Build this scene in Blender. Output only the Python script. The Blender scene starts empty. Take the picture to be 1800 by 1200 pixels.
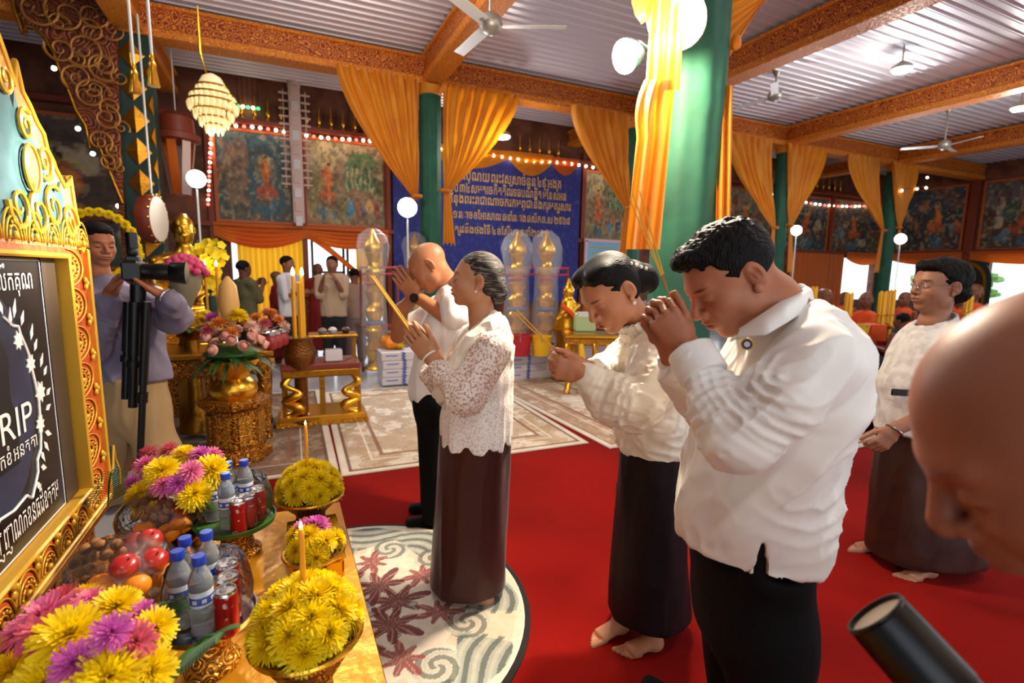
import bpy, math, random
import numpy as np
from math import sin, cos, pi, radians, sqrt
from mathutils import Vector, Matrix

# ------------------------------------------------------------------ camera
SC = bpy.context.scene
COL = SC.collection
F_PX, YAW, PIT, ROL, CAM_Z = 885.76, 0.4313, -0.13608, 0.01471, 1.5
_fw = np.array([sin(YAW)*cos(PIT), cos(YAW)*cos(PIT), sin(PIT)])
_r = np.array([cos(YAW), -sin(YAW), 0.0]); _u = np.cross(_r, _fw)
RT = cos(ROL)*_r + sin(ROL)*_u
UP = -sin(ROL)*_r + cos(ROL)*_u
FW = _fw
cam_d = bpy.data.cameras.new('camera'); cam = bpy.data.objects.new('camera', cam_d); COL.objects.link(cam)
cam_d.sensor_width = 36.0; cam_d.lens = F_PX*36.0/1800.0; cam_d.clip_start = 0.02; cam_d.clip_end = 200
cam.matrix_world = Matrix(((RT[0], UP[0], -FW[0], 0), (RT[1], UP[1], -FW[1], 0), (RT[2], UP[2], -FW[2], CAM_Z), (0, 0, 0, 1)))
cam_d.dof.use_dof = True; cam_d.dof.focus_distance = 1.75; cam_d.dof.aperture_fstop = 2.8
SC.camera = cam
CAMP = np.array([0, 0, CAM_Z])

# ------------------------------------------------------------------ light
SC.view_settings.view_transform = 'Standard'; SC.view_settings.look = 'None'
SC.view_settings.gamma = 1.0; SC.view_settings.use_curve_mapping = False
SC.view_settings.exposure = 0.36
wd = bpy.data.worlds.new('world'); SC.world = wd; wd.use_nodes = True
bg = wd.node_tree.nodes['Background']; bg.inputs[0].default_value = (0.80, 0.90, 1.0, 1); bg.inputs[1].default_value = 2.3
try:
    SC.cycles.max_bounces = 7; SC.cycles.diffuse_bounces = 3; SC.cycles.glossy_bounces = 3
    SC.cycles.transmission_bounces = 6; SC.cycles.transparent_max_bounces = 12
    SC.cycles.sample_clamp_indirect = 4.0; SC.cycles.caustics_reflective = False; SC.cycles.caustics_refractive = False
    SC.cycles.use_denoising = True
except Exception:
    pass

def light(kind, name, loc, power, color, size=0.3, target=None, spot=None, blend=0.5, size_y=None):
    l = bpy.data.lights.new(name, kind); l.energy = power; l.color = color
    if kind == 'AREA':
        l.size = size
        if size_y: l.shape = 'RECTANGLE'; l.size_y = size_y
    else:
        l.shadow_soft_size = size
    if kind == 'SPOT': l.spot_size = radians(spot); l.spot_blend = blend
    o = bpy.data.objects.new(name, l); COL.objects.link(o); o.location = loc
    if target is not None:
        o.rotation_euler = (Vector(target) - Vector(loc)).to_track_quat('-Z', 'Y').to_euler()
    return o
# daylight enters through the open sides; lamps carry their own light in their builders


# ------------------------------------------------------------------ points from the camera model
def V3(*a): return np.array(a if len(a) > 1 else a[0], float)
def W(px, py, d):
    return CAMP + d*(FW + (px-900)/F_PX*RT - (py-600)/F_PX*UP)
def WP(px, py, X=None, Y=None, Z=None):
    r = FW + (px-900)/F_PX*RT - (py-600)/F_PX*UP
    i, v = (0, X) if X is not None else ((1, Y) if Y is not None else (2, Z))
    return CAMP + r*((v-CAMP[i])/r[i])
def nrm(v): v = np.asarray(v, float); return v/(np.linalg.norm(v)+1e-12)
def CD(r, u, f): return nrm(r*RT + u*UP + f*FW)     # direction given as right / up / away

# ------------------------------------------------------------------ noise
def _hash(i, j, k, seed):
    n = (i*374761393 + j*668265263 + k*2147483647 + seed*1274126177) & 0xffffffff
    n = ((n ^ (n >> 13))*1274126177) & 0xffffffff
    n = n ^ (n >> 16)
    return (n & 0xffff)/65535.0
def vnoise(p, seed=0):
    p = np.asarray(p, float); f = np.floor(p).astype(np.int64); t = p-f; t = t*t*(3-2*t)
    i, j, k = f[..., 0], f[..., 1], f[..., 2]; o = 0
    for a in (0, 1):
        for b in (0, 1):
            for c in (0, 1):
                w = (t[..., 0] if a else 1-t[..., 0])*(t[..., 1] if b else 1-t[..., 1])*(t[..., 2] if c else 1-t[..., 2])
                o = o + w*_hash(i+a, j+b, k+c, seed)
    return o*2-1
def noise2(x, y, seed=0, oct=3):
    o = 0; a = 1.0; s = 1.0
    for q in range(oct):
        o = o + a*vnoise(np.stack([x*s, y*s, np.zeros_like(x)+q*7.3], -1), seed+q); a *= .5; s *= 2
    return o

# ------------------------------------------------------------------ materials
M = {}
def srgb(c):
    if isinstance(c, str):
        c = [int(c[i:i+2], 16)/255 for i in (0, 2, 4)]
    return tuple(x/12.92 if x <= .04045 else ((x+.055)/1.055)**2.4 for x in c)
def mat(name, col='808080', rough=.5, metal=0., bump=None, vary=None, emit=0., emit_col=None, trans=0., ior=1.45,
        alpha=1., vcol=False, spec=.5, sheen=0., sss=0., coat=0., bumps=(), vst=None):
    """vary=(scale, colour2, low, high); bump=(kind, scale, strength, dist)"""
    m = bpy.data.materials.new(name); m.use_nodes = True; nt = m.node_tree; b = nt.nodes['Principled BSDF']
    N = nt.nodes.new; L = nt.links.new
    c = (*srgb(col), 1)
    b.inputs['Base Color'].default_value = c; b.inputs['Roughness'].default_value = rough; b.inputs['Metallic'].default_value = metal
    b.inputs['Specular IOR Level'].default_value = spec; b.inputs['IOR'].default_value = ior
    b.inputs['Transmission Weight'].default_value = trans; b.inputs['Alpha'].default_value = alpha
    if sheen: b.inputs['Sheen Weight'].default_value = sheen
    if coat: b.inputs['Coat Weight'].default_value = coat
    if sss:
        b.inputs['Subsurface Weight'].default_value = sss; b.inputs['Subsurface Radius'].default_value = (.012, .005, .003); b.inputs['Subsurface Scale'].default_value = 1.0
    if emit:
        b.inputs['Emission Color'].default_value = (*srgb(emit_col or col), 1); b.inputs['Emission Strength'].default_value = emit
    tc = N('ShaderNodeTexCoord')
    src = None
    if vcol:
        a = N('ShaderNodeVertexColor'); a.layer_name = 'Col'; src = a.outputs[0]; L(src, b.inputs['Base Color'])
    if vary:
        sc_, c2, lo, hi = vary
        n = N('ShaderNodeTexNoise'); n.inputs['Scale'].default_value = sc_; n.inputs['Detail'].default_value = 4
        if vst:
            mp_ = N('ShaderNodeMapping'); mp_.inputs['Scale'].default_value = vst; L(tc.outputs['Object'], mp_.inputs[0]); L(mp_.outputs[0], n.inputs['Vector'])
        else: L(tc.outputs['Object'], n.inputs['Vector'])
        r = N('ShaderNodeMapRange'); r.inputs[1].default_value = lo; r.inputs[2].default_value = hi; L(n.outputs[0], r.inputs[0])
        mx = N('ShaderNodeMix'); mx.data_type = 'RGBA'; L(r.outputs[0], mx.inputs[0])
        if src: L(src, mx.inputs[6])
        else: mx.inputs[6].default_value = c
        mx.inputs[7].default_value = (*srgb(c2), 1); L(mx.outputs[2], b.inputs['Base Color'])
    prev = None
    for bp in ([bump] if bump else []) + list(bumps):
        kind, s_, st, di = bp[:4]
        if kind == 'noise':
            t = N('ShaderNodeTexNoise'); t.inputs['Scale'].default_value = s_; t.inputs['Detail'].default_value = 5; out = t.outputs[0]
        elif kind == 'voronoi':
            t = N('ShaderNodeTexVoronoi'); t.inputs['Scale'].default_value = s_; t.feature = 'SMOOTH_F1'; out = t.outputs[0]
        else:
            t = N('ShaderNodeTexWave'); t.inputs['Scale'].default_value = s_; t.inputs['Distortion'].default_value = bp[4] if len(bp) > 4 else 2
            t.bands_direction = bp[5] if len(bp) > 5 else 'X'; out = t.outputs[1]
        L(tc.outputs['Object'], t.inputs['Vector'])
        bn = N('ShaderNodeBump'); bn.inputs['Strength'].default_value = st; bn.inputs['Distance'].default_value = di; L(out, bn.inputs['Height'])
        if prev: L(prev, bn.inputs['Normal'])
        prev = bn.outputs[0]
    if prev: L(prev, b.inputs['Normal'])
    M[name] = m
    return m

# ------------------------------------------------------------------ mesh builder
class B:
    def __init__(s): s.v = []; s.f = []; s.c = None
    def add(s, v, f):
        o = len(s.v); s.v.extend([tuple(map(float, x)) for x in v]); s.f.extend([tuple(i+o for i in q) for q in f]); return s
    def box(s, c, d, rz=0., bev=0.):
        hx, hy, hz = d[0]/2, d[1]/2, d[2]/2
        if bev <= 0:
            v = [(x*hx, y*hy, z*hz) for z in (-1, 1) for y in (-1, 1) for x in (-1, 1)]
            f = [(0, 2, 3, 1), (4, 5, 7, 6), (0, 1, 5, 4), (2, 6, 7, 3), (0, 4, 6, 2), (1, 3, 7, 5)]
        else:
            e = min(bev, hx*.9, hy*.9, hz*.9); v = []; f = []
            rings = [(-hz, e), (-hz+e, 0), (hz-e, 0), (hz, e)]
            for z, i in rings:
                X, Y = hx-i, hy-i; q = e*.6 if i == 0 else 0
                v += [(X-q, -Y, z), (X, -Y+q, z), (X, Y-q, z), (X-q, Y, z), (-X+q, Y, z), (-X, Y-q, z), (-X, -Y+q, z), (-X+q, -Y, z)]
            for r in range(3):
                for i in range(8): f.append((r*8+i, r*8+(i+1) % 8, r*8+8+(i+1) % 8, r*8+8+i))
            f.append(tuple(range(7, -1, -1))); f.append(tuple(range(24, 32)))
        cr, sr = cos(rz), sin(rz)
        return s.add([(c[0]+x*cr-y*sr, c[1]+x*sr+y*cr, c[2]+z) for x, y, z in v], f)
    def ring(s, pts_list, close=True, cap=(True, True)):
        n = len(pts_list[0]); v = []; f = []
        for p in pts_list: v.extend(p)
        for r in range(len(pts_list)-1):
            for i in range(n if close else n-1):
                j = (i+1) % n; f.append((r*n+i, r*n+j, r*n+n+j, r*n+n+i))
        if close and cap[0]: f.append(tuple(range(n-1, -1, -1)))
        if close and cap[1]: k = (len(pts_list)-1)*n; f.append(tuple(range(k, k+n)))
        return s.add(v, f)
    def lathe(s, prof, c=(0, 0, 0), n=20, wob=None, cap=(True, True)):
        R_ = []
        for r, z in prof:
            R_.append([(c[0]+(r*(wob(2*pi*i/n, z) if wob else 1))*cos(2*pi*i/n), c[1]+(r*(wob(2*pi*i/n, z) if wob else 1))*sin(2*pi*i/n), c[2]+z) for i in range(n)])
        return s.ring(R_, cap=cap)
    def tube(s, pts, r, n=8, flat=None):
        pts = [V3(p) for p in pts]; rs = r if hasattr(r, '__len__') else [r]*len(pts); R_ = []; prev = None
        for i, p in enumerate(pts):
            t = nrm(pts[min(i+1, len(pts)-1)]-pts[max(i-1, 0)])
            if prev is None: a = np.cross(t, (0, 0, 1)); a = a if np.linalg.norm(a) > 1e-3 else np.cross(t, (1, 0, 0))
            else: a = prev-t*np.dot(prev, t)
            a = nrm(a); prev = a; b = np.cross(t, a); fl = flat or 1
            R_.append([tuple(p+rs[i]*(cos(2*pi*k/n)*a+sin(2*pi*k/n)*b*fl)) for k in range(n)])
        return s.ring(R_)
    def ball(s, c, r, n=10, m=7, fn=None):
        rx, ry, rz = r if hasattr(r, '__len__') else (r, r, r); R_ = []
        for j in range(m+1):
            ph = -pi/2+pi*j/m; e = 1e-3 if j in (0, m) else cos(ph)
            row = []
            for i in range(n):
                a = 2*pi*i/n; k = fn(a, ph) if fn else 1
                row.append((c[0]+rx*e*cos(a)*k, c[1]+ry*e*sin(a)*k, c[2]+rz*sin(ph)*k))
            R_.append(row)
        return s.ring(R_)
    def torus(s, c, R, r, ax=(0, 0, 1), n=24, m=8, arc=2*pi):
        ax = nrm(ax); a = np.cross(ax, (0, 0, 1)); a = a if np.linalg.norm(a) > 1e-3 else np.array([1., 0, 0]); a = nrm(a); b = np.cross(ax, a); c = V3(c); R_ = []
        full = arc > 6.28
        for i in range(n+1 if not full else n):
            t = arc*i/n; d = cos(t)*a+sin(t)*b
            R_.append([tuple(c+d*(R+r*cos(2*pi*k/m))+ax*r*sin(2*pi*k/m)) for k in range(m)])
        if full: R_.append(R_[0])
        return s.ring(R_, cap=(not full, not full))
    def prism(s, outline, e1, e2, o, th):
        """outline [(a,b)] in the plane o + a e1 + b e2, extruded th along e1 x e2"""
        e1, e2, o = V3(e1), V3(e2), V3(o); nn = nrm(np.cross(e1, e2)); n = len(outline)
        fr = [tuple(o+a*e1+b*e2) for a, b in outline]; bk = [tuple(V3(p)+nn*th) for p in fr]
        return s.add(fr+bk, [tuple(range(n-1, -1, -1)), tuple(range(n, 2*n))]+[(i, (i+1) % n, n+(i+1) % n, n+i) for i in range(n)])
    def grid(s, fn, nu, nv):
        v = [tuple(fn(i/nu, j/nv)) for j in range(nv+1) for i in range(nu+1)]
        return s.add(v, [(j*(nu+1)+i, j*(nu+1)+i+1, (j+1)*(nu+1)+i+1, (j+1)*(nu+1)+i) for j in range(nv) for i in range(nu)])
    def mesh(s, name, m, smooth=False):
        me = bpy.data.meshes.new(name); me.from_pydata(s.v, [], s.f); me.update()
        if smooth:
            me.polygons.foreach_set('use_smooth', [True]*len(me.polygons))
            if smooth != 'all':
                try: me.set_sharp_from_angle(angle=radians(50))
                except Exception: pass
        if s.c is not None:
            a = me.color_attributes.new('Col', 'FLOAT_COLOR', 'POINT'); c = np.ones((len(me.vertices), 4), np.float32); c[:, :3] = s.c; a.data.foreach_set('color', c.ravel())
        if m is not None: me.materials.append(M[m] if isinstance(m, str) else m)
        return me

def tag(o, label=None, cat=None, group=None, kind=None):
    if label: o['label'] = label
    if cat: o['category'] = cat
    if group: o['group'] = group
    if kind: o['kind'] = kind
    return o
def obj(name, me, parent=None, loc=(0, 0, 0), rz=0.):
    o = bpy.data.objects.new(name, me); COL.objects.link(o); o.location = loc; o.rotation_euler = (0, 0, rz)
    if parent is not None: o.parent = parent
    return o
def thing(name, label, cat, loc=(0, 0, 0), rz=0., group=None):
    o = bpy.data.objects.new(name, None); COL.objects.link(o); o.location = loc; o.rotation_euler = (0, 0, rz); o.empty_display_size = .1
    return tag(o, label, cat, group)
def part(name, b, m, parent, smooth=False, loc=(0, 0, 0), rz=0.):
    return obj(name, b if isinstance(b, bpy.types.Mesh) else b.mesh(name, m, smooth), parent, loc, rz)
def solo(name, b, m, label, cat, loc=(0, 0, 0), rz=0., group=None, smooth=False):
    return tag(obj(name, b.mesh(name, m, smooth), None, loc, rz), label, cat, group)
def struct(name, b, m, smooth=False, loc=(0, 0, 0)):
    return tag(obj(name, b.mesh(name, m, smooth), None, loc), kind='structure')
def dup(root, loc, rz=None, label=None, group=None, scale=None):
    r = root.copy(); COL.objects.link(r); r.location = loc
    if rz is not None: r.rotation_euler = (0, 0, rz)
    if scale: r.scale = (scale,)*3 if not hasattr(scale, '__len__') else scale
    if label: r['label'] = label
    if group: r['group'] = group
    for ch in list(root.children):
        c = ch.copy(); COL.objects.link(c); c.parent = r
        for g in list(ch.children):
            d = g.copy(); COL.objects.link(d); d.parent = c
    return r

# ------------------------------------------------------------------ flat painter (vertex colours of a print or a weave)
class Canvas:
    def __init__(s, w, h, asp=1., col='808080'):
        s.w, s.h = w, h; y, x = np.mgrid[0:h, 0:w]; s.x = x/(w-1)*asp; s.y = y/(h-1); s.asp = asp
        s.c = np.zeros((h, w, 3)); s.c[:] = srgb(col)
    def put(s, mask, col, a=1.):
        mask = np.clip(mask, 0, 1)[..., None]*a; s.c = s.c*(1-mask)+np.array(srgb(col))*mask
    def soft(s, d, e): return np.clip(.5-d/e, 0, 1)
    def ell(s, cx, cy, rx, ry, col, a=1., ang=0., e=.15):
        X, Y = s.x-cx, s.y-cy; c, q = cos(ang), sin(ang); X, Y = X*c+Y*q, -X*q+Y*c
        s.put(s.soft(np.sqrt((X/rx)**2+(Y/ry)**2)-1, e), col, a)
    def rect(s, x0, y0, x1, y1, col, a=1.): s.put(((s.x >= x0)&(s.x <= x1)&(s.y >= y0)&(s.y <= y1)).astype(float), col, a)
    def poly(s, pts, col, a=1.):
        ins = np.zeros(s.x.shape, bool); n = len(pts)
        for i in range(n):
            (x0, y0), (x1, y1) = pts[i], pts[(i+1) % n]
            cr = ((y0 > s.y) != (y1 > s.y)) & (s.x < (x1-x0)*(s.y-y0)/((y1-y0) or 1e-9)+x0); ins ^= cr
        s.put(ins.astype(float), col, a)
    def line(s, pts, w, col, a=1.):
        for (x0, y0), (x1, y1) in zip(pts[:-1], pts[1:]):
            dx, dy = x1-x0, y1-y0; t = np.clip(((s.x-x0)*dx+(s.y-y0)*dy)/(dx*dx+dy*dy+1e-9), 0, 1)
            s.put((np.hypot(s.x-x0-t*dx, s.y-y0-t*dy) < w).astype(float), col, a)
    def mott(s, sc, amt, seed=0):
        n = noise2(s.x*sc, s.y*sc, seed, 3)[..., None]; s.c = np.clip(s.c*(1+amt*n), 0, 1)
    def build(s, o, e1, e2):
        """grid of coloured vertices: o + x e1 + y e2 (x in 0..1, y in 0..1)"""
        o, e1, e2 = V3(o), V3(e1), V3(e2); b = B()
        P = o+(s.x/s.asp)[..., None]*e1+s.y[..., None]*e2
        b.v = [tuple(p) for p in P.reshape(-1, 3)]
        w = s.w; b.f = [(j*w+i, j*w+i+1, (j+1)*w+i+1, (j+1)*w+i) for j in range(s.h-1) for i in range(s.w-1)]
        b.c = s.c.reshape(-1, 3); return b
# ------------------------------------------------------------------ smooth solid modelling for bodies, clothes and statues
class SDF:
    def __init__(s, lo, hi, h):
        s.lo = V3(lo)-3*h; s.h = h; s.n = np.ceil((V3(hi)+3*h-s.lo)/h).astype(int)+1
        s.D = np.full(s.n, .5, np.float32); s.bulk = []
    def _box(s, lo, hi):
        a = np.clip(np.floor((lo-s.lo)/s.h).astype(int), 0, s.n); b = np.clip(np.ceil((hi-s.lo)/s.h).astype(int)+1, 0, s.n)
        if (b <= a).any(): return None
        g = [(s.lo[i]+s.h*np.arange(a[i], b[i])).astype(np.float32) for i in range(3)]
        return (slice(a[0], b[0]), slice(a[1], b[1]), slice(a[2], b[2])), g[0][:, None, None], g[1][None, :, None], g[2][None, None, :]
    def _mix(s, sl, d, k, op):
        D = s.D[sl]
        if op == 'add':
            if k > 0: hh = np.maximum(k-np.abs(D-d), 0)/k; s.D[sl] = np.minimum(D, d)-hh*hh*k*.25
            else: s.D[sl] = np.minimum(D, d)
        else:
            d = -d
            if k > 0: hh = np.maximum(k-np.abs(D-d), 0)/k; s.D[sl] = np.maximum(D, d)+hh*hh*k*.25
            else: s.D[sl] = np.maximum(D, d)
    def cone(s, p0, p1, r0, r1=None, A=None, k=.01, op='add'):
        """elliptic cone with rounded ends; r = radius or (along A, across A)"""
        p0, p1 = V3(p0), V3(p1); r1 = r0 if r1 is None else r1
        r0 = r0 if hasattr(r0, '__len__') else (r0, r0); r1 = r1 if hasattr(r1, '__len__') else (r1, r1)
        L = np.linalg.norm(p1-p0)+1e-9; n = (p1-p0)/L
        A = V3(A) if A is not None else (V3(1, 0, 0) if abs(n[0]) < .8 else V3(0, 1, 0)); A = nrm(A-n*np.dot(A, n)); C = np.cross(n, A)
        R = max(*r0, *r1)+k+2*s.h; q = s._box(np.minimum(p0, p1)-R, np.maximum(p0, p1)+R)
        if q is None: return
        sl, X, Y, Z = q; X, Y, Z = X-np.float32(p0[0]), Y-np.float32(p0[1]), Z-np.float32(p0[2])
        w = X*np.float32(n[0])+Y*np.float32(n[1])+Z*np.float32(n[2]); t = np.clip(w/np.float32(L), 0, 1); w = w-t*np.float32(L)
        u = X*np.float32(A[0])+Y*np.float32(A[1])+Z*np.float32(A[2]); v = X*np.float32(C[0])+Y*np.float32(C[1])+Z*np.float32(C[2])
        a = r0[0]+(r1[0]-r0[0])*t; b = r0[1]+(r1[1]-r0[1])*t; m = np.minimum(a, b)
        d = (np.sqrt((u/a)**2+(v/b)**2+(w/m)**2)-1)*m
        s._mix(sl, d, k, op)
    def ell(s, c, r, ax=None, k=.01, op='add'):
        c = V3(c); r = V3(r) if hasattr(r, '__len__') else V3(r, r, r); ax = np.eye(3) if ax is None else np.asarray(ax)
        R = r.max()+k+2*s.h; q = s._box(c-R, c+R)
        if q is None: return
        sl, X, Y, Z = q; X, Y, Z = X-np.float32(c[0]), Y-np.float32(c[1]), Z-np.float32(c[2])
        l = [(X*np.float32(a[0])+Y*np.float32(a[1])+Z*np.float32(a[2])) for a in ax]
        k0 = np.sqrt(sum((li/np.float32(ri))**2 for li, ri in zip(l, r)))+1e-6; k1 = np.sqrt(sum((li/np.float32(ri*ri))**2 for li, ri in zip(l, r)))+1e-6
        s._mix(sl, k0*(k0-1)/k1, k, op)
    def plane(s, p, n, k=0.):
        """keep the side the normal points away from"""
        p, n = V3(p), nrm(n); q = s._box(s.lo-1, s.lo+s.h*(s.n+1)); sl, X, Y, Z = q
        d = (X-p[0])*n[0]+(Y-p[1])*n[1]+(Z-p[2])*n[2]; s._mix(sl, -d.astype(np.float32), k, 'sub')
    def mesh(s):
        D = s.D; ins = D < 0; nx, ny, nz = D.shape
        cnt = np.zeros((nx-1, ny-1, nz-1), np.uint8)
        for a in (0, 1):
            for b in (0, 1):
                for c in (0, 1): cnt += ins[a:nx-1+a, b:ny-1+b, c:nz-1+c]
        I = np.argwhere((cnt > 0) & (cnt < 8)); idx = np.full(cnt.shape, -1, np.int32); idx[tuple(I.T)] = np.arange(len(I))
        corn = np.array([(a, b, c) for a in (0, 1) for b in (0, 1) for c in (0, 1)])
        val = np.stack([D[I[:, 0]+a, I[:, 1]+b, I[:, 2]+c] for a, b, c in corn], 1)
        acc = np.zeros((len(I), 3)); num = np.zeros(len(I))
        for i in range(8):
            for j in range(i+1, 8):
                if np.abs(corn[i]-corn[j]).sum() != 1: continue
                m = (val[:, i] < 0) != (val[:, j] < 0); t = np.where(m, val[:, i]/(val[:, i]-val[:, j]+1e-12), 0)[:, None]
                acc += np.where(m[:, None], corn[i]+t*(corn[j]-corn[i]), 0); num += m
        P = s.lo+s.h*(I+acc/np.maximum(num, 1)[:, None])
        Fs = []
        for ax in range(3):
            sl0 = [slice(None)]*3; sl1 = [slice(None)]*3; sl0[ax] = slice(0, -1); sl1[ax] = slice(1, None)
            a, b = ins[tuple(sl0)], ins[tuple(sl1)]; E_ = np.argwhere(a != b)
            o1, o2 = (ax+1) % 3, (ax+2) % 3; ok = (E_[:, o1] > 0) & (E_[:, o2] > 0) & (E_[:, o1] < D.shape[o1]-1) & (E_[:, o2] < D.shape[o2]-1); E_ = E_[ok]
            q = []
            for d1, d2 in ((-1, -1), (0, -1), (0, 0), (-1, 0)):
                c = E_.copy(); c[:, o1] += d1; c[:, o2] += d2; q.append(idx[c[:, 0], c[:, 1], c[:, 2]])
            q = np.stack(q, 1); fl = a[E_[:, 0], E_[:, 1], E_[:, 2]]; q[~fl] = q[~fl][:, ::-1]; Fs.append(q)
        Fq = np.concatenate(Fs); Fq = Fq[(Fq >= 0).all(1)]
        return P, Fq

def vnormals(P, Fq):
    n = np.cross(P[Fq[:, 2]]-P[Fq[:, 0]], P[Fq[:, 3]]-P[Fq[:, 1]]); N = np.zeros_like(P)
    for i in range(4): np.add.at(N, Fq[:, i], n)
    return N/(np.linalg.norm(N, axis=1, keepdims=True)+1e-12)
def join(parts):
    V, Fq, o = [], [], 0
    for p, f in parts: V.append(p); Fq.append(f+o); o += len(p)
    return np.concatenate(V), np.concatenate(Fq)
def relax(P, Fq, it=2, lam=.5):
    for _ in range(it):
        A = np.zeros_like(P); n = np.zeros(len(P))
        for i in range(4):
            j = (i+1) % 4; np.add.at(A, Fq[:, i], P[Fq[:, j]]); np.add.at(A, Fq[:, j], P[Fq[:, i]]); np.add.at(n, Fq[:, i], 1); np.add.at(n, Fq[:, j], 1)
        P = P+(A/np.maximum(n, 1)[:, None]-P)*lam
    return P
def skinmesh(name, P, Fq, m, col=None, origin=(0, 0, 0)):
    me = bpy.data.meshes.new(name); P = P-V3(origin)
    me.vertices.add(len(P)); me.vertices.foreach_set('co', P.astype(np.float32).ravel())
    me.loops.add(len(Fq)*4); me.loops.foreach_set('vertex_index', Fq.astype(np.int32).ravel())
    me.polygons.add(len(Fq)); me.polygons.foreach_set('loop_start', np.arange(0, len(Fq)*4, 4, dtype=np.int32))
    try: me.polygons.foreach_set('loop_total', np.full(len(Fq), 4, np.int32))
    except Exception: pass
    me.update(calc_edges=True); me.polygons.foreach_set('use_smooth', np.ones(len(Fq), bool))
    if col is not None:
        a = me.color_attributes.new('Col', 'FLOAT_COLOR', 'POINT'); c = np.ones((len(P), 4), np.float32); c[:, :3] = col; a.data.foreach_set('color', c.ravel())
    me.materials.append(M[m] if isinstance(m, str) else m); me.validate()
    return me
def folds(P, N, dirv, amp, freq, seed=0, stretch=5., sharp=1.6):
    """cloth folds running along dirv"""
    d = nrm(dirv); a = np.cross(d, (0.3, .2, 1.)); a = nrm(a); b = np.cross(d, a)
    q = np.stack([P@d*freq/stretch, P@a*freq, P@b*freq], -1); n = vnoise(q, seed)+.5*vnoise(q*2.1+3.3, seed+5)
    n = np.sign(n)*np.abs(n)**(1/sharp) if sharp < 1 else 1-2*np.abs(n)**.8
    return P+N*(amp*n)[:, None]

def creases(P, N, c, amp, freq, rad, axis, seed=0):
    """arc-like creases around a bent joint, strongest near c and across axis"""
    d = P-V3(c); r = np.linalg.norm(d, axis=1); a = d@nrm(axis); w = np.exp(-(r/rad)**2); n = vnoise(P*14, seed)
    s = np.sin((r*.75+a*.5)*freq+2.2*n); return P+N*(amp*w*(1-2*np.abs(s)**.7))[:, None]

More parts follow.
